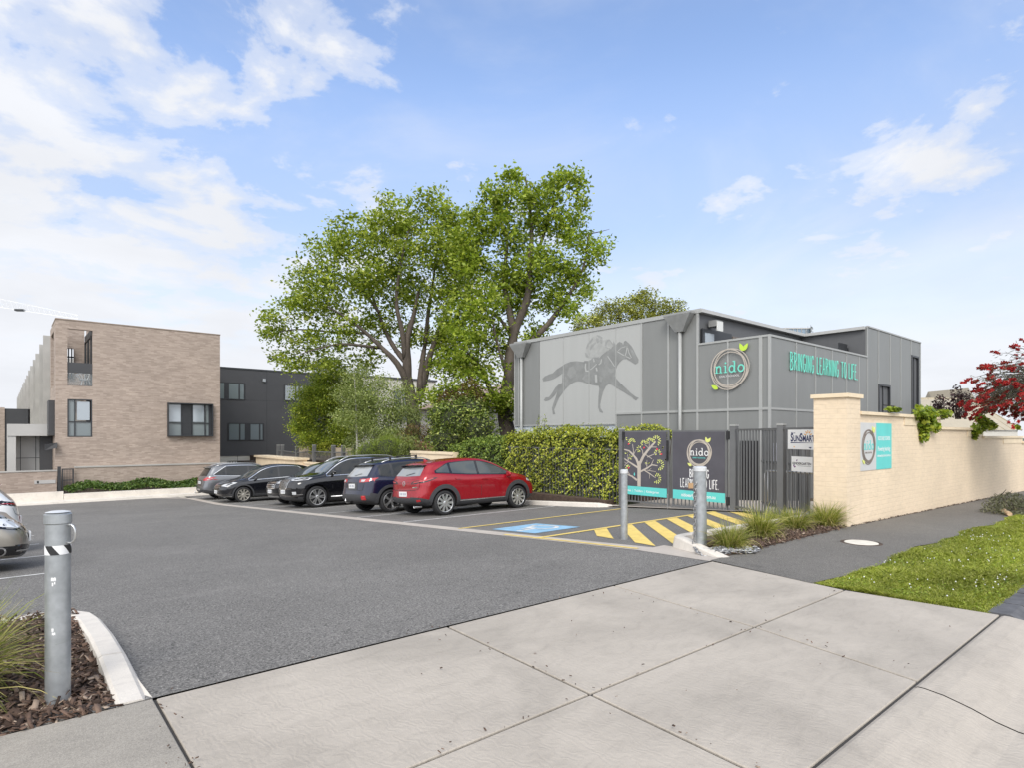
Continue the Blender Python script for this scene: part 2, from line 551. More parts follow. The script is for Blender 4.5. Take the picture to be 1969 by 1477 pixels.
MT['lime_pale'] = mat('pale_lime_leaf', (0.66, 0.70, 0.20), 0.5, var=0.08)
MT['banner'] = mat('plum_grey_banner', (0.078, 0.075, 0.088), 0.42, var=0.16, vs=1.6)
MT['fence'] = mat('grey_fence_paint', (0.145, 0.148, 0.15), 0.42, 0.2, var=0.07)
MT['fence_dk'] = mat('dark_fence_paint', (0.045, 0.047, 0.05), 0.45, 0.2, var=0.1)
MT['sign_white'] = mat('sign_white', (0.74, 0.74, 0.73), 0.4, var=0.03)
MT['sign_grey'] = mat('sign_pale_grey', (0.56, 0.56, 0.55), 0.4, var=0.03)
MT['navy'] = mat('navy_ink', (0.015, 0.022, 0.09), 0.5, var=0)
MT['orange'] = mat('orange_ink', (0.75, 0.34, 0.02), 0.5, var=0)
MT['red_ink'] = mat('red_ink', (0.72, 0.05, 0.08), 0.5, var=0)
MT['purple'] = mat('purple_ink', (0.15, 0.05, 0.18), 0.5, var=0)
MT['steel'] = mat('stainless_steel', (0.55, 0.55, 0.54), 0.3, 0.8, var=0.06)
MT['bark'] = mat('bark', (0.085, 0.068, 0.054), 0.9, var=0.35, vs=3.5, bump=0.8, bs=18, stretch=(1, 1, 0.3))
MT['bark_birch'] = mat('birch_bark', (0.50, 0.48, 0.43), 0.8, var=0.3, vs=5)
MT['bark_dk'] = mat('dark_bark', (0.07, 0.055, 0.045), 0.9, var=0.3, vs=4)
MT['timber'] = mat('grey_timber', (0.40, 0.33, 0.24), 0.8, var=0.2, vs=6)
MT['timber_red'] = mat('red_brown_timber', (0.19, 0.09, 0.055), 0.7, var=0.25, vs=6)
MT['rooftin'] = mat('cream_metal_roof', (0.42, 0.365, 0.265), 0.5, 0.1, var=0.05)
MT['rooftile'] = mat('brown_roof_tile', (0.30, 0.22, 0.17), 0.8, var=0.15)
MT['brick_red'] = brick_mat('red_brick', (0.36, 0.12, 0.07), (0.30, 0.10, 0.06), (0.3, 0.2, 0.15))
def glass_mat(name, col, rough=0.03, spec=0.9):
    m, t, b = _new(name)
    b.inputs['Base Color'].default_value = tuple(col) + (1,)
    b.inputs['Roughness'].default_value = rough
    b.inputs['Specular IOR Level'].default_value = spec
    b.inputs['IOR'].default_value = 1.6
    return m
MT['glass'] = glass_mat('window_glass', (0.05, 0.06, 0.066))
MT['glass_blind'] = glass_mat('window_glass_over_blind', (0.30, 0.34, 0.37), 0.05)
MT['glass_frost'] = glass_mat('frosted_glass', (0.17, 0.2, 0.205), 0.2, 0.7)
MT['glass_car'] = glass_mat('car_glass', (0.010, 0.012, 0.013), 0.02, 0.42)
MT['glass_car_lt'] = glass_mat('clear_car_glass', (0.06, 0.072, 0.072), 0.02, 0.6)
MT['glass_clear'], _t, _b = _new('clear_glass')
_b.inputs['Base Color'].default_value = (0.5, 0.55, 0.56, 1)
_b.inputs['Roughness'].default_value = 0.03
_x = _t.nodes.new('ShaderNodeBsdfTransparent')
_m = _t.nodes.new('ShaderNodeMixShader')
_m.inputs[0].default_value = 0.86
_t.links.new(_b.outputs[0], _m.inputs[1])
_t.links.new(_x.outputs[0], _m.inputs[2])
_t.links.new(_m.outputs[0], _t.nodes['Material Output'].inputs['Surface'])
MT['precast_dk'] = mat('precast_painted_shade', (0.20, 0.19, 0.175), 0.8, var=0.1)  # darker copy of the precast, shade of the gaps put into the colour
MT['lamp_lens'] = glass_mat('floodlight_lens', (0.62, 0.62, 0.58), 0.15)
# ------------------------------------------------------------------ ground, car park, footpaths, kerbs
def rect(t0, t1, s0, s1, dz, cuts=()):
    ss = sorted({s0, s1} | {c for c in (4.2, 28.0, 35.5) if s0 < c < s1})
    ts = sorted({t0, t1} | {c for c in cuts if t0 < c < t1})
    m = MB()
    for i in range(len(ss) - 1):
        for j in range(len(ts) - 1):
            q = [(ts[j], ss[i]), (ts[j + 1], ss[i]), (ts[j + 1], ss[i + 1]), (ts[j], ss[i + 1])]
            m.add([(a, b, gz(a, b) + dz) for a, b in q], [(0, 1, 2, 3)])
    return m
def flat(poly, dz, m=None):
    m = m or MB()
    tr = geometry.tessellate_polygon([[Vector((p[0], p[1], 0)) for p in poly]])
    vs = [(a, b, gz(a, b) + dz) for a, b in poly]
    fs = []
    for t in tr:
        a, b, c = (poly[i] for i in t)
        if (b[0] - a[0]) * (c[1] - a[1]) - (b[1] - a[1]) * (c[0] - a[0]) < 0:
            t = t[::-1]
        fs.append(tuple(t))
    return m.add(vs, fs)

g = MB()
sl = [-700, -60, 0.2, 1.25, 4.2, 28, 35.5, 60, 900]
zl = [-0.35, -0.35, -0.3, -0.1, -0.1, -1.49, -1.73, -1.75, -1.75]
tl = [-900, -40, 11, 22, 900]
for i in range(len(sl) - 1):
    for j in range(len(tl) - 1):
        q = [(tl[j], sl[i], zl[i]), (tl[j + 1], sl[i], zl[i]), (tl[j + 1], sl[i + 1], zl[i + 1]), (tl[j], sl[i + 1], zl[i + 1])]
        g.add([(a, b, c - (0.016 * min(max(0, a - 11), 11) if b < 5 else 0)) for a, b, c in q], [(0, 1, 2, 3)])
struct(g.build('ground', MT['earth']))

struct(rect(-9, 7.08, 4.215, 35.5, 0.0).build('car_park', MT['asphalt']))
struct(rect(7.42, 13.05, 5.2, 35.5, 0.001).build('parking_bays', MT['asphalt_bay']))
b = rect(7.08, 7.42, 5.5, 33.6, 0.004)
flat([(6.86, 4.215), (7.2, 4.22), (7.62, 5.15), (7.7, 5.5), (7.08, 5.5)], 0.004, b)
flat([(7.08, 33.6), (7.42, 33.6), (6.6, 35.5), (5.9, 35.5)], 0.005, b)
struct(b.build('concrete_strip', MT['concrete_band']))

# driveway crossover: slabs with open joints
def slab(m, poly, z=0.0, inset=0.008):
    c = Vector((sum(p[0] for p in poly) / len(poly), sum(p[1] for p in poly) / len(poly)))
    n = len(poly)
    ins = []
    for i in range(n):
        p = Vector(poly[i])
        a, b_ = (Vector(poly[i - 1]) - p).normalized(), (Vector(poly[(i + 1) % n]) - p).normalized()
        ins.append(tuple(p + (a + b_) * inset))
    ins2 = [tuple(Vector(p) + (c - Vector(p)).normalized() * 0.006) for p in ins]
    vs = [(x, y, z - 0.006) for x, y in ins] + [(x, y, z) for x, y in ins2] + [(x, y, z - 0.06) for x, y in ins]
    fs = [tuple(range(n, 2 * n))]
    for i in range(n):
        j = (i + 1) % n
        fs.append((i, j, n + j, n + i))
        fs.append((2 * n + i, 2 * n + j, j, i))
    m.add(vs, fs)
js = [1.28, 2.53, 4.2]
jt = [[0.70, 0.70, 0.71], [2.72, 2.78, 2.85], [4.55, 4.80, 4.98], [6.80, 6.66, 6.90]]
d = MB()
for i in range(3):
    for k in range(2):
        slab(d, [(jt[i][k], js[k]), (jt[i + 1][k], js[k]), (jt[i + 1][k + 1], js[k + 1]), (jt[i][k + 1], js[k + 1])], 0, 0.0115)
struct(d.build('driveway', MT['concrete']))
d = MB()
slab(d, [(-14, 1.28), (0.697, 1.28), (0.705, 4.2), (-14, 4.2)], 0.003, 0.003)
struct(d.build('old_footpath', MT['concrete_path']))
j_ = MB()
j_.box(-14, 6.9, 1.2, 4.21, -0.05, -0.014)
struct(j_.build('joint_bed', MT['joint']))
# layback kerb and gutter in front of the driveway
gut = MB()
prof = [(1.275, -0.012), (1.255, -0.003), (1.22, -0.002), (1.12, -0.012), (0.98, -0.045), (0.86, -0.085), (0.76, -0.105), (0.6, -0.112), (0.35, -0.122), (-0.1, -0.125), (-0.6, -0.1)]
tcs = [(-14, 0.69), (0.705, 4.45), (4.465, 6.8), (6.815, 30)]
for ti, (ta, tb) in enumerate(tcs):
    for i in range(len(prof) - 1):
        if ti == 3 and i < 6:
            continue
        (sa_, za), (sb_, zb) = prof[i], prof[i + 1]
        zo = -0.05 if ti == 3 else 0
        gut.add([(ta, sb_, zb), (tb, sb_, zb + zo * 3), (tb, sa_, za + zo * 3), (ta, sa_, za)], [(0, 1, 2, 3)])
struct(gut.build('gutter', MT['concrete'], smooth=False))
rd = MB()
rd.add([(-300, -9, -0.1), (300, -9, -0.1), (300, -0.62, -0.1), (-300, -0.62, -0.1)], [(0, 1, 2, 3)])
struct(rd.build('road', MT['asphalt']))
# bluestone kerb pitchers at the grass edge
ks = MB()
x = 6.83
for i in range(24):
    w = 0.42 + 0.16 * random.random()
    o = random.uniform(-0.012, 0.012)
    a, b_ = x, x + w - 0.035
    zt = -0.016 * max(0, x - 11)
    ks.add([(a, 0.93, zt - 0.14 + o), (b_, 0.93, zt - 0.14 + o), (b_, 1.22, zt + 0.005 + o), (a, 1.22, zt + 0.005 + o),
            (a, 0.93, zt - 0.3), (b_, 0.93, zt - 0.3), (b_, 1.38, zt + 0.0 + o), (a, 1.38, zt + 0.0 + o), (a, 1.38, zt - .3), (b_, 1.38, zt - .3)],
           [(0, 1, 2, 3), (3, 2, 6, 7), (4, 5, 1, 0), (1, 5, 9, 6, 2), (4, 0, 3, 7, 8)])
    x += w
struct(ks.build('bluestone_kerb', MT['bluestone']))

# asphalt footpath along the cream wall, with a ragged edge to the grass
def path_edge(t):
    return 2.79 + 0.05 * math.sin(t * 2.1) + 0.03 * math.sin(t * 5.7 + 1)
m = MB()
ts_ = np.arange(6.72, 30.1, 0.3)
for i in range(len(ts_) - 1):
    a, b_ = ts_[i], ts_[i + 1]
    a = 6.68 if i == 0 else a
    m.add([(a, path_edge(a), gz(a, 0) + 0.004), (b_, path_edge(b_), gz(b_, 0) + 0.004), (b_, 4.24, gz(b_, 0) + 0.004), (a if i else 6.92, 4.24, gz(a, 0) + 0.004)], [(0, 1, 2, 3)])
struct(m.build('footpath', MT['asphalt_path']))
m = MB()
for i in range(len(ts_) - 1):
    a, b_ = ts_[i], ts_[i + 1]
    m.add([(a, 1.37, gz(a, 0) - 0.012), (b_, 1.37, gz(b_, 0) - 0.012), (b_, path_edge(b_) + 0.02, gz(b_, 0) - 0.006), (a, path_edge(a) + 0.02, gz(a, 0) - 0.006)], [(0, 1, 2, 3)])
struct(m.build('verge_soil', MT['grass_base']))

# kerbs
def kerb(m, pts, w, h, left=True):
    """concrete kerb along (t, s) points; h may vary along it; wide side lies to the left"""
    n = len(pts)
    hs = h if hasattr(h, '__len__') else [h] * n
    rows = []
    for i in range(n):
        p = Vector(pts[i])
        d_ = (Vector(pts[min(i + 1, n - 1)]) - Vector(pts[max(i - 1, 0)])).normalized()
        nn = Vector((-d_.y, d_.x)) * (1 if left else -1)
        q = p + nn * w
        zp, zq = gz(p.x, p.y), gz(q.x, q.y)
        z = max(zp, zq) * .5 + min(zp, zq) * .5
        b0, t0 = z - 0.08, z + hs[i]
        rows.append([(p.x, p.y, b0), (p.x + nn.x * .004, p.y + nn.y * .004, z + 0.0), (p.x + nn.x * .03, p.y + nn.y * .03, t0 - 0.025), (p.x + nn.x * .055, p.y + nn.y * .055, t0 - 0.004),
                     (q.x - nn.x * .02, q.y - nn.y * .02, t0), (q.x, q.y, t0 - 0.015), (q.x, q.y, b0)])
    vs = [v for r in rows for v in r]
    k = 7
    fs = []
    for i in range(n - 1):
        for j in range(k - 1):
            f = (i * k + j, (i + 1) * k + j, (i + 1) * k + j + 1, i * k + j + 1)
            fs.append(f if left else f[::-1])
    e = tuple(range(k))
    fs.append(e[::-1] if not left else e)
    e = tuple((n - 1) * k + j for j in range(k))
    fs.append(e if not left else e[::-1])
    m.add(vs, fs)
kb = MB()
kerb(kb, [(0.71, 4.225), (0.705, 4.6), (0.70, 4.985)], 0.19, [0.012, 0.07, 0.13])
kerb(kb, [(0.70, 5.0), (0.70, 5.6), (0.69, 6.3), (0.66, 6.62), (0.55, 6.86), (0.3, 7.0), (-0.2, 7.03), (-6, 7.03)], 0.19, [0.13, 0.15, 0.15, 0.15, 0.15, 0.15, 0.15, 0.15])
struct(kb.build('kerb', MT['concrete_kerb']))
kb = MB()
kerb(kb, [(7.14, 4.24), (7.34, 4.75), (7.50, 5.10), (7.60, 5.27), (7.74, 5.38), (7.95, 5.43), (8.6, 5.44), (12.9, 5.44)], 0.17, [0.012, 0.10, 0.16, 0.165, 0.165, 0.16, 0.15, 0.1], left=False)
struct(kb.build('kerb', MT['concrete_kerb']))
kb = MB()
kerb(kb, [(13.0, 11.0), (12.72, 11.3), (12.62, 11.9), (12.62, 17.0)], 0.16, [0.05, 0.12, 0.13, 0.13], left=False)
kerb(kb, [(12.62, 17.012), (12.62, 28.0), (12.62, 35.4)], 0.16, [0.13, 0.13, 0.13], left=False)
struct(kb.build('kerb', MT['concrete_kerb']))
kb = MB()
kerb(kb, [(-14, 35.5), (-2, 35.5), (5.6, 35.5), (12.6, 35.5)], 0.16, [0.08, 0.11, 0.14, 0.14])
kb.box(-14, 14, 35.66, 36.4, -1.8, -1.52)
struct(kb.build('kerb', MT['concrete_kerb']))
ap = rect(12.92, 16.2, 5.0, 11.2, 0.035)
struct(ap.build('forecourt', MT['concrete_band']))
ap = MB()
ap.box(11.9, 12.9, 4.85, 5.44, -0.3, -0.03)
struct(ap.build('fence_plinth', MT['concrete_kerb']))
gd = MB()
gd.box(13.0, 90, 11.25, 90, -1.9, -0.25)
gd.box(13.9, 90, 19.5, 90, -0.25, 0.15)
gd.box(16.2, 90, 4.8, 11.25, -1.0, -0.3)
struct(gd.build('garden_ground', MT['soil']))

# painted lines
ln = MB()
for i, s in enumerate([12.8, 15.3, 17.8, 20.4, 22.9, 25.5, 28.2, 30.9, 33.4]):
    flat([(7.42, s - .04), (12.55, s - .04), (12.55, s + .04), (7.42, s + .04)], 0.006, ln)
struct(ln.build('bay_lines', MT['line_white']))
ln = MB()
for s in (11.0, 13.6, 16.2, 18.8, 21.4, 24):
    flat([(-4.6, s - .04), (0.62, s - .04), (0.62, s + .04), (-4.6, s + .04)], 0.005, ln)
struct(ln.build('bay_lines', MT['line_white']))

def clip(poly, nx, ny, c):
    out = []
    for i in range(len(poly)):
        a, b_ = poly[i], poly[(i + 1) % len(poly)]
        da, db = a[0] * nx + a[1] * ny - c, b_[0] * nx + b_[1] * ny - c
        if da <= 0:
            out.append(a)
        if (da < 0) != (db < 0):
            k = da / (da - db)
            out.append((a[0] + (b_[0] - a[0]) * k, a[1] + (b_[1] - a[1]) * k))
    return out
yl = MB()
flat([(7.13, 7.72), (12.9, 7.72), (12.9, 7.84), (7.13, 7.84)], 0.010, yl)
flat([(7.15, 5.6), (7.23, 5.6), (7.23, 8.7), (7.15, 8.7)], 0.0095, yl)
flat([(7.30, 10.28), (12.7, 10.28), (12.7, 10.38), (7.30, 10.38)], 0.010, yl)
c0 = 0.10
for k in range(-1, 10):
    c = c0 + k * 0.77
    # 45 degree stripe: c <= t - s <= c + w
    w = 0.36
    poly = [(c + 4.6, 4.6), (c + w + 4.6, 4.6), (c + w + 8.2, 8.2), (c + 8.2, 8.2)]
    for nx, ny, cc_ in ((0, 1, 7.70), (0, -1, -5.45), (-1, 0, -7.13), (1, 0, 12.9)):
        poly = clip(poly, nx, ny, cc_) if poly else poly
    poly = clip(poly, -1.28, 0.35, -1.28 * 7.36 + 0.35 * 4.9) if len(poly) > 2 else poly
    if len(poly) > 2:
        flat(poly, 0.009, yl)
struct(yl.build('hatch_marking', MT['line_yellow']))
bl = MB()
flat([(7.62, 8.32), (8.85, 8.32), (8.85, 9.62), (7.62, 9.62)], 0.008, bl)
struct(bl.build('accessible_bay_panel', MT['line_blue']))

def ribbon(pts, w, closed=False):
    """flat outline of a stroke: list of quads as point 4-tuples"""
    pts = [Vector(p) for p in pts]
    n = len(pts)
    L, Rr = [], []
    for i in range(n):
        a = pts[i - 1] if (i > 0 or closed) else pts[i]
        c = pts[(i + 1) % n] if (i < n - 1 or closed) else pts[i]
        d1 = (pts[i] - a)
        d2 = (c - pts[i])
        if d1.length < 1e-9:
            d1 = d2
        if d2.length < 1e-9:
            d2 = d1
        d1, d2 = d1.normalized(), d2.normalized()
        t = (d1 + d2)
        t = t.normalized() if t.length > 1e-6 else d1
        nn = Vector((-t.y, t.x))
        k = 1 / max(0.5, nn.dot(Vector((-d1.y, d1.x))))
        L.append(pts[i] + nn * (w / 2 * k))
        Rr.append(pts[i] - nn * (w / 2 * k))
    q = []
    for i in range(n if closed else n - 1):
        j = (i + 1) % n
        q.append((Rr[i], Rr[j], L[j], L[i]))
    return q
wc = MB()
# wheelchair symbol; "up" on the paint points out of the bay towards the aisle
strokes = [[(0.42, 0.86), (0.43, 0.60), (0.66, 0.60)], [(0.43, 0.72), (0.62, 0.72)], [(0.44, 0.54), (0.66, 0.52), (0.76, 0.24), (0.86, 0.26)]]
ang = [R(a) for a in range(75, 345, 15)]
strokes.append([(0.46 + 0.25 * math.cos(a) , 0.36 + 0.25 * math.sin(a)) for a in [R(k) for k in range(110, 350, 15)]])
head = [(0.42 + 0.065 * math.cos(R(a)), 0.95 + 0.065 * math.sin(R(a))) for a in range(0, 360, 30)]
def sym(p):
    return (8.82 - (p[1] * 1.12 + 0.02), 9.58 - (1 - p[0]) * 1.2)
k = 0
for st in strokes:
    for q in ribbon(st, 0.075):
        k += 1
        flat([sym(p) for p in q], 0.0105 + k * 0.00006, wc)
flat([sym(p) for p in head], 0.0108, wc)
struct(wc.build('wheelchair_symbol', MT['line_white']))

# manhole cover in the asphalt footpath
mc = G(1656, 1045)
h = thing('manhole_cover', 'round cream manhole cover set in the dark asphalt footpath', 'manhole cover', mc)
m = MB()
m.lathe([(0.0, 0.012), (0.215, 0.012), (0.225, 0.006), (0.225, -0.03)], 40, Matrix.Translation(mc))
m.build('cover', mat('cream_cover', (0.66, 0.62, 0.53), 0.6, var=0.1, vs=8), h)
m = MB()
m.lathe([(0.228, 0.0), (0.228, 0.007), (0.268, 0.008), (0.285, 0.002)], 40, Matrix.Translation(mc))
m.build('rim', MT['soil'], h)
# ------------------------------------------------------------------ lettering
GLY = {
 'B': (.62, [[(0, 0), (0, 1), (.36, .97), (.5, .82), (.42, .6), (.04, .52)], [(.04, .52), (.44, .46), (.6, .26), (.46, .05), (0, 0)]]),
 'R': (.60, [[(0, 0), (0, 1), (.38, .97), (.52, .78), (.42, .56), (.03, .47)], [(.2, .48), (.58, 0)]]),
 'I': (.06, [[(.03, 0), (.03, 1)]]),
 'N': (.60, [[(0, 0), (0, 1)], [(0, .98), (.56, .02)], [(.56, 0), (.56, 1)]]),
 'G': (.58, [[(.54, .82), (.42, .98), (.2, .99), (.03, .8), (0, .45), (.06, .12), (.24, 0), (.46, .06), (.56, .24), (.56, .44), (.34, .44)]]),
 'L': (.46, [[(0, 1), (0, .02), (.46, .0)]]),
 'E': (.48, [[(.46, .99), (0, .98), (0, .02), (.48, 0)], [(0, .52), (.38, .53)]]),
 'A': (.62, [[(0, 0), (.3, 1), (.62, 0)], [(.11, .33), (.52, .33)]]),
 'T': (.58, [[(0, .98), (.58, .99)], [(.29, .98), (.29, 0)]]),
 'O': (.60, 'O'),
 'F': (.46, [[(.46, .99), (0, .98), (0, 0)], [(0, .52), (.36, .53)]]),
 '.': (.06, [[(0, .0), (.1, .0)]]),
 ' ': (.28, []),
}
def hand_text(text, h, stroke, cond=0.72, gap=0.2, depth=0.006, z0=0.0):
    """hand-lettered condensed capitals, left edge at 0; returns (mesh helper, width)"""
    m = MB()
    x = 0.0
    k = 0
    for ch in text:
        w, st = GLY[ch]
        if st == 'O':
            st = [[(.3 + .3 * math.cos(R(a)), .5 + .5 * math.sin(R(a))) for a in range(0, 361, 20)]]
        for s in st:
            pts = [((x + p[0] * cond) * h, p[1] * h) for p in s]
            for q in ribbon(pts, stroke):
                k += 1
                z = z0 + depth + 0.00004 * (k % 25)
                vs = [(p.x, p.y, z0) for p in q] + [(p.x, p.y, z) for p in q]
                m.add(vs, [(4, 5, 6, 7), (0, 1, 5, 4), (1, 2, 6, 5), (2, 3, 7, 6), (3, 0, 4, 7)])
        x += w * cond + gap
    return m, (x - gap) * h
def scale_mb(m, sx=1, sy=1, dx=0, dy=0, dz=0):
    m.v = [(v[0] * sx + dx, v[1] * sy + dy, v[2] + dz) for v in m.v]
    return m
def type_text(text, h, width=None, depth=0.002, bold=0.0, align='LEFT'):
    """plain type from Blender's own letters as a mesh helper; left edge at 0, base line at 0"""
    c = bpy.data.curves.new('t', 'FONT')
    c.body = text
    c.size = 1.0
    c.extrude = 0.02
    c.offset = bold
    c.resolution_u = 3
    o = bpy.data.objects.new('t', c)
    COL.objects.link(o)
    dg = bpy.context.evaluated_depsgraph_get()
    me = bpy.data.meshes.new_from_object(o.evaluated_get(dg))
    m = MB()
    m.v = [tuple(v.co) for v in me.vertices]
    m.f = [tuple(p.vertices) for p in me.polygons]
    m.m = [0] * len(m.f)
    bpy.data.objects.remove(o)
    bpy.data.curves.remove(c)
    bpy.data.meshes.remove(me)
    xs = [v[0] for v in m.v]
    x0, x1 = min(xs), max(xs)
    k = h / 0.70
    kx = k if width is None else width / (x1 - x0)
    w = (x1 - x0) * kx
    off = {'LEFT': 0, 'CENTER': -w / 2, 'RIGHT': -w}[align]
    m.v = [((v[0] - x0) * kx + off, v[1] * k, (v[2] + 0.02) / 0.04 * depth) for v in m.v]
    return m
def slab_nido(h, depth=0.004):
    """the word 'nido' in slab-serif strokes; x-height about 0.62 h, centred on x = 0"""
    m = MB()
    s = 0.12
    def st(pts, w=s, closed=False):
        for i, q in enumerate(ribbon(pts, w, closed)):
            z = depth + 0.00003 * (len(m.f) % 40)
            vs = [(p.x, p.y, 0) for p in q] + [(p.x, p.y, z) for p in q]
            m.add(vs, [(4, 5, 6, 7), (0, 1, 5, 4), (1, 2, 6, 5), (2, 3, 7, 6), (3, 0, 4, 7)])
    x = 0.0
    X = 0.64
    # n
    st([(x + .14, 0.02), (x + .14, X)])
    st([(x - .02, X - .035), (x + .16, X - .035)], .07)
    st([(x - .03, .035), (x + .31, .035)], .07)
    st([(x + .14, .42), (x + .24, .57), (x + .38, .62), (x + .5, .54), (x + .53, .40), (x + .53, .02)], .115)
    st([(x + .38, .035), (x + .70, .035)], .07)
    x += .86
    # i
    st([(x + .14, 0.02), (x + .14, X)])
    st([(x - .02, X - .035), (x + .16, X - .035)], .07)
    st([(x - .03, .035), (x + .31, .035)], .07)
    st([(x + .14 + .04 * math.cos(R(a)), .86 + .04 * math.sin(R(a))) for a in range(0, 360, 45)], .08, True)
    x += .46
    # d
    st([(x + .27 + .24 * math.cos(R(a)), .31 + .28 * math.sin(R(a))) for a in range(0, 360, 20)], .11, True)
    st([(x + .53, 0.03), (x + .53, 1.0)])
    st([(x + .36, 1.0 - .035), (x + .54, 1.0 - .035)], .07)
    st([(x + .53, .035), (x + .70, .035)], .07)
    x += .84
    # o
    st([(x + .29 + .26 * math.cos(R(a)), .31 + .285 * math.sin(R(a))) for a in range(0, 360, 20)], .115, True)
    w = x + .58
    m.v = [((v[0] - w / 2) * h, v[1] * h, v[2]) for v in m.v]
    return m
def nest_rings(r, w, depth=0.006, z0=0.0):
    """loose loops of twig that make the round nest emblem"""
    m = MB()
    loops = [(1.0, .96, .02, .03, 0), (.95, .99, -.06, -.03, 20), (.87, .86, .06, -.05, 60), (.82, .90, -.01, .05, 110)]
    for li, (a, b_, ox, oy, ph) in enumerate(loops):
        pts = []
        for k in range(0, 366, 6):
            t = R(k + ph)
            wob = 1 + 0.015 * math.sin(3 * t + li)
            pts.append(((ox + a * math.cos(t) * wob) * r, (oy + b_ * math.sin(t) * wob) * r))
        for q in ribbon(pts, w * (1 if li % 2 else .8)):
            z = z0 + depth + li * 0.0007
            vs = [(p.x, p.y, z0) for p in q] + [(p.x, p.y, z) for p in q]
            m.add(vs, [(4, 5, 6, 7), (0, 1, 5, 4), (2, 3, 7, 6)])
    return m
def leaf_poly(x, y, ang_, l, w):
    c, s = math.cos(ang_), math.sin(ang_)
    pts = []
    for k in range(9):
        u = k / 8
        pts.append((u * l, w * math.sin(math.pi * u ** 0.8)))
    for k in range(7, 0, -1):
        u = k / 8
        pts.append((u * l, -w * math.sin(math.pi * u ** 0.8)))
    return [(x + px_ * c - py_ * s, y + px_ * s + py_ * c) for px_, py_ in pts]
def nest_leaves(r, depth=0.006):
    m = MB()
    m.prism(leaf_poly(.70 * r, .80 * r, R(112), .42 * r, .10 * r), 0, depth + .004)
    m.prism(leaf_poly(.72 * r, .80 * r, R(55), .42 * r, .10 * r), 0, depth + .005)
    m.prism(leaf_poly(-.62 * r, -.98 * r, R(150), .42 * r, .10 * r), 0, depth + .004)
    return m
def emblem(root, x, y, r, ring, word, small, leaf, z=0.0, w=None, sx=1.0):
    w = w or r * 0.05
    def put(m, n, mt):
        scale_mb(m, sx, 1, x, y, z).build(n, mt, root, world=False)
    put(nest_rings(r, w), 'logo_ring', ring)
    put(nest_leaves(r), 'logo_leaf', leaf)
    put(scale_mb(slab_nido(.56 * r), 1, 1, 0, -.19 * r), 'logo_word', word)
    put(scale_mb(type_text('EARLY SCHOOL', .095 * r, 1.06 * r, align='CENTER', bold=.012), 1, 1, 0, -.40 * r), 'logo_caption', small)

# ------------------------------------------------------------------ the grey school building
NT, NS = 16.0, 8.0            # its two visible fronts: t = NT (mural side) and s = NS (lettering side)
NE, NB, NM = 28.7, 18.7, 22.98
ZT = 5.42
sb = thing('school_building', 'two storey grey panel clad school with a galloping horse mural and teal lettering', 'school', (NT, NS, -.4))
def zat(px, py, t=None, s=None):
    return (on_t(px, py, t) if t is not None else on_s(px, py, s))
SR = 10.2                      # wall behind the roof terrace
m = MB()
m.box(NT + .05, NE, SR + .05, NB, -1.2, ZT - .10)
m.box(NM + .0, NE, NS + .05, SR + .05, -1.2, ZT - .1)
m.box(NT + .05, NM, NS + .05, SR + .05, -1.2, 3.1)
m.build('wall', MT['nido_dark'], sb)
# fronts: panels, each a sheet with 3 cm returns
def front_t(m, s0, s1, z0, z1, out=0.0, th=.06, mi=0):
    m.box(NT - out, NT - out + th, s0, s1, z0, z1, mi)
def front_s(m, t0, t1, z0, z1, out=0.0, th=.06, mi=0):
    m.box(t0, t1, NS - out, NS - out + th, z0, z1, mi)
sx_ = lambda px: on_t(px, 700, NT).y
tx_ = lambda px: on_s(px, 700, NS).x
s_mur0, s_mur1, s_step = sx_(1038.2), sx_(1234.3), sx_(1184.5)
zj, zb = 2.34, 2.0
ZP = 4.37
m = MB()
front_t(m, s_mur0 + .02, NB, zb, ZT - .12)
front_t(m, SR + .0, s_mur1 - .02, zj, ZT - .12)
front_t(m, NS, SR, zj, ZP)
front_t(m, NS, s_step, -1.0, zj)
m.build('dark_panel', MT['panel_dk'], sb)
m = MB()
front_s(m, NT + .06, NM, -1.0, ZP)
tw = [(1689, 1711, 737, 800), (1752.5, 1766.5, 682, 800)]
t1a, t1b = tx_(1689), tx_(1711)
zt1 = on_s(1689, 738, NS).z
t2a, t2b = tx_(1752.5), tx_(1766)
zt2 = on_s(1752, 682, NS).z
front_s(m, NM + .0015, t1a, -1.0, ZT)
front_s(m, t1a, t1b, zt1, ZT)
front_s(m, t1a, t1b, -1.0, 0.9)
front_s(m, t1b, t2a, -1.0, ZT)
front_s(m, t2a, t2b, zt2, ZT)
front_s(m, t2b, NE, -1.0, ZT)
m.build('dark_panel', MT['panel_dk'], sb)
m = MB()
front_t(m, s_step + .003, s_mur0, zb, ZT - .12, .004)
front_t(m, s_mur1, s_step, zj + .003, ZT - .12, .004)
m.build('mural_panel', MT['panel_lt'], sb)
m = MB()
front_t(m, s_step + .01, NB, -1.0, zb - .03, -.03)
m.build('base_panel', MT['base_blue'], sb)
m = MB()
def vtrim(s, z0, z1, w=.06, out=.022):
    m.box(NT - out, NT - .001, s - w / 2, s + w / 2, z0, z1)
for px, w in ((1285.6, .07), (1341.5, .07)):
    vtrim(sx_(px), -1, ZT - .12, w)
for px, w in ((1400, .05), (1463, .10)):
    vtrim(sx_(px), -1, ZP - .03, w)
vtrim(sx_(1234.3), -1, ZT - .12, .05)
vtrim(sx_(1184.5) - .02, -1, zj, .05)
vtrim(sx_(998), zb, ZT - .12, .05)
vtrim(NB - .02, zb, ZT - .12, .05)
for px in (1083.5, 1133, 1184.5):       # joints of the mural panels
    vtrim(sx_(px), zb, ZT - .14, .024, .012)
m.box(NT - .03, NT - .002, NS - .02, s_step, zj - .035, zj + .035)
m.box(NT - .02, NT - .002, s_step, NB, zb - .03, zb + .012)
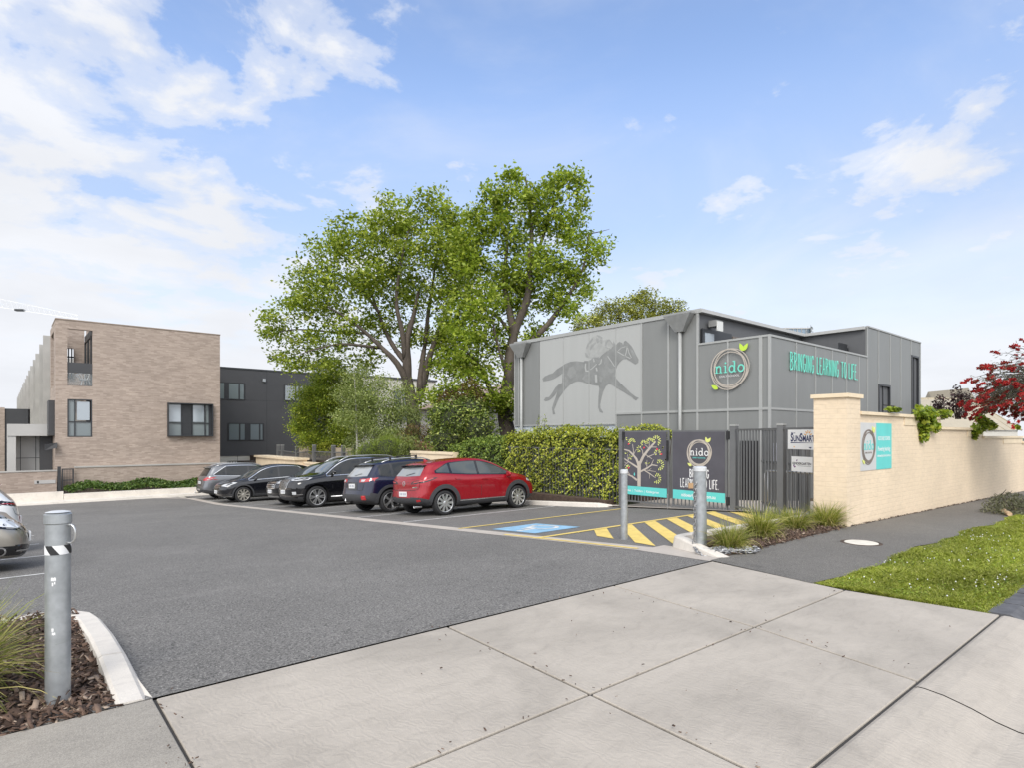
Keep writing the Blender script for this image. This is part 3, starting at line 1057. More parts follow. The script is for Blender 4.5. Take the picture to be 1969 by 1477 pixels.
m.box(NT - .024, NT + .05, NS - .024, SR - .0, ZP - .045, ZP + .012)
m.box(NT - .035, NT + .03, NS - .035, NS + .03, -1, ZP + .005)
def vtrim_s(t, z0, z1, w=.04, out=.016):
    m.box(t - w / 2, t + w / 2, NS - out, NS - .001, z0, z1)
for px in (1530.9, 1567.7, 1599.5, 1627.3, 1651.4):
    vtrim_s(tx_(px), -1, ZP - .05)
for px in (1667.5, 1689, 1711.5, 1731.7, 1751.5):
    z0 = -1 if px not in (1689, 1711.5, 1751.5) else (zt1 if px < 1720 else zt2)
    vtrim_s(tx_(px), -1 if px == 1667.5 or px == 1731.7 else z0, ZT - .02)
vtrim_s(NE - .03, -1, ZT, .06)
m.box(NT + .0306, NM, NS - .026, NS + .05, ZP - .045, ZP + .0121)
m.box(NT + .0306, NM - .01, NS - .02, NS - .001, zj - .03, zj + .03)
m.box(NM, NE + .02, NS - .026, NS + .04, ZT - .03, ZT + .02)
m.build('panel_trim', MT['trim_lt'], sb)
# roof with white fascia
m = MB()
def lslab(z0, z1, o):
    pts = [(NT - o, SR - .12 - o * .5), (NM - .12 - o * .5, SR - .12 - o * .5), (NM - .12 - o * .5, NS + .06), (NE + o, NS + .06), (NE + o, NB + o), (NT - o, NB + o)]
    m.prism(pts, z0, z1)
lslab(ZT - .105, ZT + .0, .012)
m.build('roof', MT['roof_white'], sb)
m = MB()
m.box(NT - .03, NT + .02, SR - .1, NB + .02, ZT - .118, ZT + .006)
m.build('fascia', MT['trim_lt'], sb)
m = MB()
q = on_t(1113, 628, NT + 3)
m.lathe([(0, .26), (.32, .26), (.48, .18), (.5, .02), (.55, .0), (.55, -.15)], 24, Matrix.Translation((NT + 1.6, on_t(1113, 640, NT + 1.6).y, ZT + .05)))
m.build('roof_vent', MT['roof_white'], sb, smooth=True)
# terrace openings
m = MB()
zf = ZT - .13
tw0, tw1 = on_s(1349, 640, SR).x, on_s(1389, 640, SR).x
m.box(tw0, tw1 + .5, SR - .035, SR + .02, 3.1, 4.86)
m.build('terrace_door_frame', MT['dkframe'], sb)
m = MB()
m.box(tw0 + .12, tw0 + .62, SR - .05, SR - .036, 3.1, 4.74)
m.build('terrace_window', MT['glass_blind'], sb)
m = MB()
m.box(tw1 + .6, tw1 + 2.2, SR - .03, SR + .02, 3.1, 4.8)
m.build('terrace_screen', mat('brown_screen', (0.16, 0.135, 0.115), 0.7), sb)
m = MB()
m.box(NM - .06, NM - .0, NS + .6, SR - .5, 3.1, 4.72)
m.build('terrace_doorway', MT['dkframe'], sb)
m = MB()
m.box(NM - .75, NM - .0601, NS + .62, NS + .66, 3.1, 4.85)
m.build('open_door', MT['dkframe'], sb)
m = MB()
m.box(NM - .08, NM - .0605, NS + .75, SR - 1.2, 3.2, 4.6)
m.build('terrace_glass', MT['glass'], sb)
# floodlight
fl = on_s(1377, 627, SR - .2)
m = MB()
m.box(fl.x - .16, fl.x + .2, fl.y - .1, fl.y + .16, fl.z - .02, fl.z + .17)
fo_ = m.build('floodlight', mat('floodlight_body', (0.24, 0.24, 0.23), 0.5), sb)
m = MB()
m.box(fl.x - .14, fl.x + .18, fl.y - .13, fl.y - .101, fl.z - .16, fl.z + .13)
m.build('lens', MT['lamp_lens'], fo_)
# rain heads and downpipes
for px0, px1, pxp, ptop, pbot in ((989, 1021, 1006, 660, 688), (1285, 1336, 1311, 603, 639)):
    s0, s1 = sx_(px0), sx_(px1)
    sc_ = sx_(pxp)
    zt_, zb_ = on_t((px0 + px1) / 2, ptop, NT).z, on_t((px0 + px1) / 2, pbot, NT).z
    a, b_ = abs(s1 - s0) / 2, .13
    m = MB()
    A = [(NT - .30, sc_ - a, zt_), (NT - .025, sc_ - a, zt_), (NT - .025, sc_ + a, zt_), (NT - .30, sc_ + a, zt_)]
    A2 = [(v[0], v[1], zt_ - .06) for v in A]
    B = [(NT - .17, sc_ - b_, zb_), (NT - .025, sc_ - b_, zb_), (NT - .025, sc_ + b_, zb_), (NT - .17, sc_ + b_, zb_)]
    for lo, hi in ((A2, A), (B, A2)):
        m.add(lo + hi, [(0, 1, 5, 4), (1, 2, 6, 5), (2, 3, 7, 6), (3, 0, 4, 7)])
    m.add(A, [(0, 1, 2, 3)])
    m.add(B, [(3, 2, 1, 0)])
    hd = m.build('rain_head', mat('rain_head_grey', (0.27, 0.275, 0.268), 0.45, 0.2), sb)
    m = MB()
    m.lathe([(0, .0), (.1, .0), (.11, -.02), (.1, -.05)], 16, Matrix.Translation((NT - .26, sc_, zt_ - .1)) @ Matrix.Rotation(R(-90), 4, 'Y'))
    m.build('spout', MT['roof_white'], hd)
    m = MB()
    m.tube([(NT - .1, sc_, zb_ + .02), (NT - .1, sc_, -.9)], .055, 12)
    m.build('downpipe', MT['trim_lt'], sb, smooth=True)
# windows of the lettering side
for ta, tb, z0, z1 in ((t1a, t1b, .9, zt1), (t2a, t2b, -.9, zt2)):
    m = MB()
    w = .07
    for a, b_, c, d_ in ((ta, ta + w, z0, z1), (tb - w, tb, z0, z1), (ta + w, tb - w, z1 - w, z1), (ta + w, tb - w, z0, z0 + w)):
        m.box(a, b_, NS - .03, NS + .12, c, d_)
    fr = m.build('window', MT['dkframe'], sb)
    m = MB()
    m.box(ta + w, tb - w, NS + .08, NS + .1, z0 + w, z1 - w)
    m.build('pane', MT['glass'], fr)
    m = MB()
    k = ta + w + (tb - ta - 2 * w) * .45
    m.box(k, k + .06, NS + .02, NS + .079, z0 + w, z1 - w)
    m.build('mullion', MT['dkframe'], fr)
# low dark doorway seen through the fence
a, b_ = on_s(1534, 930, NS), on_s(1556, 930, NS)
m = MB()
m.box(a.x, b_.x, NS - .03, NS + .02, -.25, 1.2)
m.build('doorway', MT['black'], sb)
m = MB()
m.box(on_t(1450, 900, NT).x - .03, NT + .02, on_t(1458, 900, NT).y, on_t(1424, 900, NT).y, -.3, 1.45)
m.build('doorway', MT['black'], sb)

# galloping horse mural, printed on the pale panels
def mural(poly, out, mt, name):
    mm = MB()
    pl = [(-on_t(1000 + x / 7.385, 620 + y / 7.385, NT).y, on_t(1000 + x / 7.385, 620 + y / 7.385, NT).z) for x, y in poly]
    Mx = Matrix(((0, 0, -1, NT - out + .002), (-1, 0, 0, 0), (0, 1, 0, 0), (0, 0, 0, 1)))
    mm.prism(pl, 0, .002, 0, Mx, bottom=False)
    return mm
H1 = [(1500, 255), (1545, 290), (1590, 340), (1640, 440), (1685, 525), (1680, 570), (1640, 592), (1612, 580), (1560, 545), (1510, 515), (1465, 520), (1420, 560), (1380, 615), (1358, 680), (1350, 760), (1375, 805),
      (1430, 865), (1500, 930), (1570, 1000), (1640, 1055), (1692, 1076), (1668, 1090), (1650, 1115), (1620, 1098), (1590, 1066), (1540, 1035), (1460, 985), (1370, 932), (1310, 890), (1262, 875), (1220, 905),
      (1182, 985), (1155, 1080), (1140, 1170), (1143, 1220), (1178, 1272), (1176, 1290), (1132, 1275), (1112, 1212), (1116, 1050), (1128, 940), (1118, 902),
      (1050, 892), (960, 872), (885, 842), (825, 834), (770, 846), (705, 890), (650, 945), (605, 1005), (562, 1065), (535, 1120), (505, 1195), (485, 1245), (503, 1305), (468, 1312), (455, 1220), (480, 1140), (510, 1060), (528, 985),
      (500, 1035), (445, 1090), (410, 1112), (362, 1122), (338, 1108), (362, 1070), (412, 1062), (455, 1008), (505, 925), (550, 882), (600, 855), (604, 722),
      (545, 765), (475, 805), (400, 825), (332, 838), (318, 800), (358, 762), (420, 735), (465, 722), (520, 668), (602, 615), (640, 588), (720, 556), (800, 547), (905, 560), (915, 545), (980, 545),
      (1045, 500), (1125, 505), (1165, 460), (1228, 410), (1290, 375), (1325, 330), (1330, 262), (1362, 330), (1385, 290), (1415, 272), (1452, 288), (1466, 318), (1478, 268)]
mural(H1, .0095, None, '').build('horse_mural', MT['mural_dk'], sb)
md = MB()
for pl in ([(1090, 180), (1130, 182), (1170, 205), (1165, 225), (1120, 215)], [(1085, 215), (1120, 225), (1130, 270), (1105, 295), (1080, 265)], [(1140, 235), (1172, 255), (1165, 300), (1145, 285)],
           [(1030, 215), (1040, 235), (985, 310), (955, 375), (938, 360), (965, 290)], [(1075, 270), (1085, 290), (1030, 350), (1005, 395), (990, 370), (1020, 310)],
           [(1215, 270), (1250, 240), (1262, 250), (1235, 300), (1228, 345), (1205, 320)], [(1255, 235), (1275, 240), (1335, 320), (1322, 330)], [(925, 430), (940, 430), (985, 490), (965, 500), (935, 480)],
           [(1205, 340), (1240, 350), (1310, 375), (1240, 372)], [(1010, 500), (1050, 490), (1130, 480), (1120, 498), (1040, 505)]):
    md.v, md.f, md.m = md.v, md.f, md.m
    x_ = mural(pl, .0098, None, '')
    md.add(x_.v, x_.f)
md.build('jockey_mural', MT['mural_md'], sb)
md = MB()
x_ = mural([(935, 490), (920, 430), (955, 310), (1030, 205), (1095, 175), (1170, 200), (1180, 255), (1235, 238), (1270, 235), (1325, 300), (1300, 365), (1235, 400), (1160, 455), (1120, 500), (1000, 508)], .0072, None, '')
md.add(x_.v, x_.f)
md.build('jockey_figure', mat('mural_pale', (0.365, 0.37, 0.355), 0.5, 0.1, var=0.12, vs=5), sb)
lt = MB()
def mline(pts, w, out=.0125):
    for q in ribbon(pts, w):
        x_ = mural([(p.x, p.y) for p in q], out, None, '')
        lt.add(x_.v, x_.f)
mline([(1245, 475), (1300, 555), (1345, 625)], 12)
mline([(1380, 410), (1480, 470), (1570, 510)], 12)
mline([(1525, 330), (1510, 420), (1490, 490)], 12)
mline([(1525, 340), (1550, 430), (1585, 500)], 10)
mline([(1395, 400), (1440, 360), (1500, 340)], 8)
mline([(935, 580), (930, 640), (940, 690), (975, 690)], 18)
mline([(1000, 670), (1030, 650), (1090, 590)], 12)
mline([(1085, 640), (1095, 690)], 20)
mline([(1080, 740), (1085, 850)], 30)
mline([(1120, 600), (1150, 575), (1160, 520)], 14)
mline([(1045, 510), (1055, 560)], 16)
lt.build('horse_highlight', MT['panel_lt'], sb)
sh = MB()
for pl in ([(700, 640), (760, 620), (800, 700), (790, 760), (720, 800), (670, 740)], [(1200, 640), (1260, 700), (1300, 720), (1330, 700), (1340, 640), (1290, 660), (1240, 620)], [(1180, 480), (1240, 450), (1230, 560), (1200, 600)],
           [(880, 800), (930, 740), (975, 740), (970, 860)], [(1130, 760), (1180, 780), (1160, 850), (1130, 840)], [(1560, 370), (1600, 390), (1640, 470), (1600, 470)], [(640, 760), (690, 820), (660, 900), (640, 930)]):
    x_ = mural(pl, .0115, None, '')
    sh.add(x_.v, x_.f)
sh.build('horse_shading', mat('mural_soft', (0.268, 0.273, 0.264), 0.5, 0.1, var=0.1, vs=4), sb)
# emblem and lettering fixed to the screens
ec = on_t(1405, 709, NT)
er = thing('building_logo', 'round nest logo with teal lettering and lime leaves on the grey school wall', 'logo sign', M=frame((NT - .05, ec.y, ec.z), (0, -1, 0), (0, 0, 1)))
emblem(er, 0, 0, .585, MT['taupe'], MT['teal'], MT['sign_grey'], MT['lime'], .02)
p0, p1 = on_s(1517.3, 710.5, NS), on_s(1646, 732, NS)
hh = .50
m, w = hand_text('BRINGING LEARNING TO LIFE.', hh, .038, .62, .22, .016)
kx = (p1.x - p0.x) / w
m.v = [(v[0] * kx, v[1], v[2]) for v in m.v]
lo_ = m.build('wall_lettering', MT['teal'], M=frame((p0.x, NS - .035, p0.z), (1, 0, 0), (0, 0, 1)))
tag(lo_, 'teal hand-drawn capitals reading BRINGING LEARNING TO LIFE on the school', 'lettering')

# ------------------------------------------------------------------ cream boundary wall, stepping down the street
WS = 4.23
wl = thing('boundary_wall', 'long cream painted brick wall with square end pillar beside the footpath', 'wall', (11.25, WS, 0))
PX0, PX1 = 11.22, 11.83
zc_ = on_s(1652, 787.6, WS).z
m = MB()
m.box(PX0, PX1, WS, WS + .56, -.3, 2.27)
m.build('pillar', MT['brick_cream'], wl)
m = MB()
m.box(PX0 - .04, PX1 + .04, WS - .04, WS + .60, 2.2705, 2.34)
m.build('pillar_cap', MT['coping_cream'], wl)
steps = [(PX1, 16.62, 2.04), (16.62, 20.5, 1.80), (20.5, 25.5, 1.58), (25.5, 32, 1.4)]
m = MB()
c_ = MB()
for i, (a, b_, z) in enumerate(steps):
    m.box(a + .002, b_ - .0, WS + .03, WS + .28, -.9, z - .06)
    c_.box(a + .004, b_ + (.06 if i < 3 else 0), WS - .02, WS + .33, z - .0598, z)
    if i < 3:
        c_.box(a + 2.4, b_ + .05, WS + .015, WS + .0299, z - .23, z - .0602)
m.build('wall', MT['brick_cream'], wl)
c_.build('coping', MT['coping_cream'], wl)
# rubble edge where wall and footpath meet
m = MB()
for i in range(330):
    t = random.uniform(11.4, 24)
    r = random.uniform(.008, .035)
    z = gz(t, 0)
    vs = [(t + random.uniform(-1, 1) * r * 1.6, WS - .0 + random.uniform(-1, .6) * r, z + random.uniform(0, 1.1) * r) for _ in range(5)]
    m.add(vs, [(0, 1, 2), (0, 2, 3), (0, 3, 4), (1, 2, 3), (2, 3, 4), (0, 1, 4)])
tag(m.build('soil_edge', MT['soil']), 'crumbled soil and leaf litter along the wall foot', 'soil', kind='stuff')
# sign on the wall
q = [on_s(1652, 813, WS + .03), on_s(1713, 901, WS + .03), on_s(1683.5, 815, WS + .03)]
x0, x1, xm = q[0].x, q[1].x, q[2].x
z1, z0 = q[0].z, q[1].z - .0
sg = thing('wall_sign', 'pale grey and teal sign with nest logo fixed to the cream wall', 'sign', M=frame((x0, WS + .03, z0), (1, 0, 0), (0, 0, 1)))
Wd, Hd, xm = x1 - x0, z1 - z0, xm - x0
m = MB()
m.box(0, xm, 0, Hd, 0, .012)
m.build('logo_panel', MT['sign_grey'], sg, world=False)
m = MB()
m.box(xm + .001, Wd, 0, Hd, 0, .0125)
m.build('text_panel', MT['teal_band'], sg, world=False)
emblem(sg, xm * .52, Hd * .50, xm * .40, MT['taupe_dk'], MT['teal_band'], MT['taupe_dk'], MT['lime_pale'], .0125, w=.022)
m = MB()
for tx, hh_, yy, ww in (('NIDO EARLY SCHOOL', .075, .63, .80), ('Powering learning', .085, .40, .80), ('nidoearlyschool.com.au', .05, .27, .86)):
    k = type_text(tx, hh_, (Wd - xm) * ww, .001, .015)
    scale_mb(k, 1, 1, xm + (Wd - xm) * (1 - ww) / 2, Hd * yy, .0128)
    m.add(k.v, k.f)
m.build('sign_text', MT['sign_white'], sg, world=False)
# ------------------------------------------------------------------ double gate, fences, signs
GT = 13.02
def gp(x, y):
    p = on_t(1150 + x / 7.293, 800 + y / 7.293, GT)
    return p.y, p.z
SG0, SG1, SG2, SG3 = 10.60, 9.16, 9.06, 7.53
def fence_post(loc, h, w=.10, label='', base=-.35, group='grey steel fence posts', mt='fence'):
    t = thing('fence_post', label, 'fence post', loc, group=group)
    x, y, z = loc
    m = MB()
    m.box(x - w / 2, x + w / 2, y - w / 2, y + w / 2, z, z + h)
    m.build('post', MT[mt], t)
    m = MB()
    m.box(x - w / 2 - .006, x + w / 2 + .006, y - w / 2 - .006, y + w / 2 + .006, z + h + .0005, z + h + .035)
    m.build('cap', MT['trim_lt'], t)
    return t
fence_post((GT + .04, 10.72, -.36), 2.12, .12, 'grey fence post at the hedge end of the double gate')
fence_post((GT + .04, 7.38, -.30), 2.12, .14, 'thick grey gate post between the nest logo banner and the picket fence')
fence_post((12.22, 5.86, -.25), 2.06, .13, 'grey fence post standing left of the white sun sign')
fence_post((13.4, 5.9, -.25), 1.98, .12, 'slim grey post set back behind the picket fence')

def gate_leaf(s0, s1, label):
    t = thing('gate_leaf', label, 'gate', (GT, s0, -.25), group='double gate leaves')
    m = MB()
    f = .045
    zt, zb_ = 1.73, -.20
    for a, b_, c, d_ in ((s1, s1 + f, zb_, zt), (s0 - f, s0, zb_, zt), (s1 + f, s0 - f, zt - f, zt), (s1 + f, s0 - f, zb_, zb_ + .04)):
        m.box(GT, GT + f, a, b_, c, d_)
    m.build('gate_frame', MT['fence'], t)
    m = MB()
    n = 13
    for i in range(1, n):
        s = s1 + f + (s0 - s1 - 2 * f) * i / n
        m.box(GT + .012, GT + .034, s - .011, s + .011, zb_ + .0401, zt - f - .0001)
    m.build('gate_bars', MT['fence'], t)
    return t
L1 = gate_leaf(SG0, SG1, 'left gate leaf carrying the banner with a drawn tree')
L2 = gate_leaf(SG2, SG3, 'right gate leaf carrying the banner with the nest logo')
m = MB()
m.box(GT - .035, GT - .002, SG1 + .0, SG1 + .05, .95, 1.47)
m.box(GT - .05, GT - .0355, SG1 + .008, SG1 + .042, 1.0, 1.2)
m.build('gate_latch', MT['black'], L1)
m = MB()
m.box(GT - .02, GT - .002, SG1 + .012, SG1 + .03, -.30, .1)
m.build('drop_bolt', MT['steel'], L1)
for lf, s in ((L1, SG0 + .02), (L2, SG3 - .02)):
    for z in (-.05, 1.5):
        m = MB()
        m.box(GT - .03, GT + .05, s - .035, s + .035, z, z + .2)
        m.build('hinge', MT['black'], lf)
def banner(name, s0, s1, label):
    w = s0 - s1
    t = thing(name, label, 'banner', M=frame((GT - .012, s0, 0), (0, -1, 0), (0, 0, 1)))
    m = MB()
    m.box(0, w, .232, 1.69, 0, .006)
    m.build('banner_cloth', MT['banner'], t, world=False)
    m = MB()
    m.box(0, w, 0.0, .231, 0, .0065)
    m.build('teal_strip', MT['teal_band'], t, world=False)
    return t
b1 = banner('tree_banner', SG0 - .03, SG1 + .05, 'plum grey banner with a drawn taupe tree and lime leaves on the gate')
b2 = banner('logo_banner', SG2 - .04, SG3 + .05, 'plum grey banner with white nest logo and slogan on the gate')
def bl_(x, y):
    s, z = gp(x, y)
    return (SG0 - .03 - s, z)
WB = SG0 - .03 - SG1 - .05
m = MB()
U = 1 / 7.293 / F * 16
k = 0
for w0, w1, pts in ((56, 62, [(580, 992), (581, 800), (582, 640)]), (40, 14, [(572, 690), (545, 610), (490, 540), (440, 492), (372, 474)]), (44, 24, [(592, 670), (640, 570), (700, 490), (760, 420), (812, 362)]),
                    (28, 14, [(562, 728), (470, 668), (374, 604)]), (30, 14, [(552, 905), (480, 850), (412, 822)]), (26, 12, [(600, 785), (700, 732), (760, 690), (840, 702)]), (18, 9, [(650, 762), (740, 820), (812, 872)]),
                    (12, 9, [(507, 545), (500, 470), (488, 400)]), (8, 6, [(507, 540), (540, 472)]), (13, 8, [(640, 565), (628, 490), (600, 448)]), (10, 7, [(722, 462), (660, 405)]), (10, 7, [(722, 450), (726, 360)]),
                    (11, 8, [(750, 440), (830, 440)]), (11, 8, [(698, 582), (830, 522)]), (10, 7, [(676, 548), (764, 608)]), (9, 6, [(690, 735), (692, 620)]), (7, 5, [(686, 700), (660, 660)]), (10, 7, [(752, 692), (784, 618)]),
                    (9, 6, [(690, 765), (816, 786)]), (7, 5, [(716, 768), (752, 738)]), (7, 5, [(728, 815), (728, 884)]), (9, 6, [(428, 640), (420, 540)]), (8, 5, [(425, 620), (470, 590)]), (9, 6, [(430, 650), (374, 700)]), (8, 5, [(400, 668), (374, 650)]),
                    (10, 6, [(450, 830), (400, 740)])):
    pts = [(max(p[0], 372), p[1]) for p in pts]
    P2 = [Vector(bl_(*p)) for p in pts]
    n = len(P2)
    for i, q in enumerate(ribbon(P2, 1.0)):
        pass
    Ls, Rs = [], []
    for i, p in enumerate(P2):
        d_ = (P2[min(i + 1, n - 1)] - P2[max(0, i - 1)]).normalized()
        nn = Vector((-d_.y, d_.x)) * (w0 + (w1 - w0) * i / (n - 1)) * U / 2
        Ls.append(p + nn)
        Rs.append(p - nn)
    k += 1
    for i in range(n - 1):
        z = .0075 + k * .00005
        vs = [(q.x, q.y, .006) for q in (Rs[i], Rs[i + 1], Ls[i + 1], Ls[i])] + [(q.x, q.y, z) for q in (Rs[i], Rs[i + 1], Ls[i + 1], Ls[i])]
        m.add(vs, [(4, 5, 6, 7), (0, 1, 5, 4), (2, 3, 7, 6)])
m.build('drawn_tree', MT['taupe'], b1, world=False)
m = MB()
for cx, cy, rr, a0, a1, n in ((480, 385, 82, 20, 160, 7), (380, 330, 40, -60, 80, 4), (645, 395, 52, 10, 170, 6), (585, 470, 45, 60, 240, 5), (730, 370, 62, 30, 170, 6), (825, 350, 88, -60, 190, 10), (840, 525, 60, -20, 170, 6),
                              (868, 690, 92, -100, 110, 9), (830, 880, 88, -120, 90, 9), (425, 735, 42, 40, 180, 4), (462, 585, 28, 30, 200, 3), (700, 680, 26, 30, 150, 2), (905, 470, 10, 60, 60, 1), (935, 625, 10, 20, 20, 1), (940, 755, 30, -50, -50, 1), (405, 540, 15, 60, 150, 2)):
    c = Vector(bl_(cx, cy))
    for ring in (.55, 1.0):
        nn = max(1, int(n * ring + .5))
        for i in range(nn):
            a = a0 + (a1 - a0) * (i + .5 * (ring < 1)) / max(1, nn - 1) if nn > 1 else a0
            r0 = rr * U * ring * .55
            L = 30 * U if n > 1 else 40 * U
            p = c + Vector((math.cos(R(a)), math.sin(R(a)))) * r0
            if p.x - .0 < .035 or p.x > WB - .05:
                continue
            m.prism(leaf_poly(p.x, p.y, R(a), L, L * .24), .006, .0105, bottom=False)
m.build('drawn_leaves', MT['lime_pale'], b1, world=False)
m = MB()
for cx, cy, a in ((433, 405, 30), (648, 455, 20), (833, 460, -40), (888, 540, 0), (432, 740, 30)):
    p = bl_(cx, cy)
    m.prism(leaf_poly(p[0] - .02, p[1], R(a), 36 * U, 11 * U), .006, .0112, bottom=False)
m.build('drawn_berries', MT['red_ink'], b1, world=False)
p = bl_(518, 845)
m = MB()
m.prism(leaf_poly(p[0], p[1], R(95), 50 * U, 10 * U), .006, .0112, bottom=False)
m.build('drawn_bird', MT['teal_band'], b1, world=False)
m = scale_mb(type_text('Babies  |  Toddlers  |  Kindergarten', .062, WB * .80, .001, .01), 1, 1, .03, .085, .0066)
m.build('strip_text', MT['sign_white'], b1, world=False)
WB2 = SG2 - .04 - SG3 - .05
c = on_t(1345, 872, GT)
ex, ez = SG2 - .04 - c.y, c.z
emblem(b2, ex, ez, .33, MT['taupe'], MT['sign_white'], MT['teal_band'], MT['lime_pale'], .006, w=.027)
for txt, y, hh_ in (('BRINGING', 919.5, .195), ('LEARNING TO LIFE.', 939.5, .215)):
    p = on_t(1345, y, GT)
    m, w = hand_text(txt, hh_, .025, .6, .2, .002)
    kx = .60 / .82 if txt == 'BRINGING' else 1.05 / w
    kx = (.52 / w) if txt == 'BRINGING' else kx
    m.v = [(v[0] * kx, v[1], v[2]) for v in m.v]
    w *= kx
    scale_mb(m, 1, 1, ex - w / 2, p.z - .0, .006).build('slogan', MT['sign_white'], b2, world=False)
m = scale_mb(type_text('nidoearlyschool.com.au', .085, .95, .001, .02, 'CENTER'), 1, 1, WB2 * .5, .075, .0066)
m.build('strip_text', MT['sign_white'], b2, world=False)

# picket fences
def picket_fence(a, b_, z0, z1, label, step=.115, name='picket_fence', mt='fence', bar=.022, grp=None):
    a, b_ = Vector(a), Vector(b_)
    d_ = (b_ - a)
    n = max(2, int(d_.length / step))
    t = thing(name, label, 'fence', (a.x, a.y, z0), group=grp)
    m = MB()
    m.bar((a.x, a.y, z1), (b_.x, b_.y, z1), .04, .04)
    m.bar((a.x, a.y, z0 + .08), (b_.x, b_.y, z0 + .08), .04, .035)
    m.build('rail', MT[mt], t)
    m = MB()
    for i in range(1, n):
        p = a + d_ * (i / n)
        m.bar((p.x, p.y, z0 + .02), (p.x, p.y, z1 - .02), bar, bar)
    m.build('pickets', MT[mt], t)
    return t
picket_fence((GT - .03, 7.30), (12.25, 5.93), -.13, 1.73, 'grey picket fence panel beside the double gate', .105)
picket_fence((12.19, 5.80), (11.72, 4.82), -.10, 1.74, 'short grey picket fence panel between the post and the cream pillar')
gq = picket_fence((14.6, 7.5), (13.42, 5.96), -.15, 1.76, 'dense grey entry gate set back behind the front fence', .07, 'entry_gate', 'fence', .02)
m = MB()
m.bar((14.6, 7.5, .95), (13.42, 5.96, .95), .045, .05)
m.build('rail', MT['fence'], gq)
rt = thing('handrail', 'stainless steel handrail bent down at both ends behind the fence', 'handrail', (12.9, 6.0, -.2))
m = MB()
def hr(px, py, Z):
    return P(px, py, Z)
m.tube([hr(1471, 985, 13.0), hr(1471, 912, 13.0), hr(1474, 906, 13.0), hr(1482, 906, 12.9), hr(1563, 911, 11.9), hr(1640, 918, 11.5)], .021, 8)
m.tube([hr(1477, 982, 12.95), hr(1477, 907, 12.95)], .019, 8)
m.build('rail', MT['steel'], rt, smooth=True)
# signs on the short panel
fd = Vector((11.72 - 12.19, 4.82 - 5.80, 0)).normalized()
fp0 = Vector((12.19, 5.80, 0)) + Vector((fd.y, -fd.x, 0)) * .03
def on_f(px, py):
    a = ray(px, py)
    n = Vector((fd.y, -fd.x, 0))
    Z = n.dot(fp0) / (n.x * a[0] + n.y * a[1])
    return P(px, py, Z)
def fence_sign(name, px0, px1, py0, py1, label):
    a, b_ = on_f(px0, py1), on_f(px1, py1)
    t_ = on_f(px0, py0)
    t = thing(name, label, 'sign', M=frame((a.x, a.y, a.z), fd, (0, 0, 1)))
    w, h = (b_ - a).length, t_.z - a.z
    m = MB()
    m.box(0, w, 0, h, 0, .008)
    m.build('sign_board', MT['sign_white'], t, world=False)
    return t, w, h
t, w, h = fence_sign('sun_sign', 1515.5, 1574, 827, 864, 'white sign reading SunSmart with orange sun rays on the fence')
tx = type_text('S', .155, None, .002, .03)
m = MB()
x = .10 * w
for s_, hh_ in (('S', .17), ('UN', .125), ('S', .17), ('MART', .125)):
    k = type_text(s_, hh_ * h / .42, None, .001, .03)
    ww = max(v[0] for v in k.v)
    kx = .82
    scale_mb(k, kx, 1, x, h * .40, .0085)
    x += ww * kx + .008
    m.add(k.v, k.f)
wx = x
kx = (w * .80) / (wx - .10 * w)
m.v = [(.10 * w + (v[0] - .10 * w) * kx, v[1], v[2]) for v in m.v]
m.prism([(.10 * w, h * .31), (.88 * w, h * .335), (.88 * w, h * .345), (.10 * w, h * .355)], .0085, .0095)
k = scale_mb(type_text('We are', .03, .12, .001, .01), 1, 1, .11 * w, h * .80, .0085)
m.add(k.v, k.f)
m.prism([(.70 * w, .12 * h), (.80 * w, .12 * h), (.75 * w, .04 * h)], .0085, .0095)
m.build('sign_text', MT['navy'], t, world=False)
m = MB()
for a, r0, r1, ww in ((20, .05, .11, .017), (58, .055, .115, .02), (95, .05, .11, .02), (130, .05, .11, .018), (165, .05, .12, .016)):
    c = Vector((.68 * w, .69 * h))
    d_ = Vector((math.cos(R(a)), math.sin(R(a)))) * .95
    for q in ribbon([c + d_ * r0, c + d_ * (r0 + r1) / 2 + Vector((.006, 0)), c + d_ * r1], ww):
        m.prism([(p.x, p.y) for p in q], .0085, .0095)
m.lathe([(0, .0095), (.014, .0095), (.014, .008)], 12, Matrix.Translation((.22 * w, .12 * h, 0)))
m.build('sun_rays', MT['orange'], t, world=False)
t, w, h = fence_sign('kindergarten_sign', 1522.5, 1563, 878, 906.5, 'small white sign reading KINDERGARTEN below the sun sign')
m = scale_mb(type_text('KINDERGARTEN', .048, w * .88, .001, .022), 1, 1, w * .06, h * .46, .0085)
m.prism([(.3 * w, .37 * h), (.94 * w, .37 * h), (.94 * w, .39 * h), (.3 * w, .39 * h)], .0085, .0095)
m.build('sign_text', MT['black'], t, world=False)
m = MB()
m.prism(leaf_poly(.10 * w, .32 * h, R(60), .055, .016), .0085, .0096)
m.prism(leaf_poly(.12 * w, .28 * h, R(15), .06, .016), .0085, .0096)
m.prism(leaf_poly(.24 * w, .68 * h, R(50), .05, .014), .0085, .0096)
m.build('emblem', MT['purple'], t, world=False)
# notice on the wall behind the fence
q = on_s(1509, 853, NS - .4)
q2 = on_s(1521, 888, NS - .4)
nb = MB()
nb.box(q.x, q2.x + .1, NS - .06, NS - .03, q2.z, q.z)
tag(nb.build('notice_board', mat('pale_notice', (0.55, 0.56, 0.63), 0.4, var=0.05)), 'pale notice board on the school wall glimpsed through the fence', 'notice board')

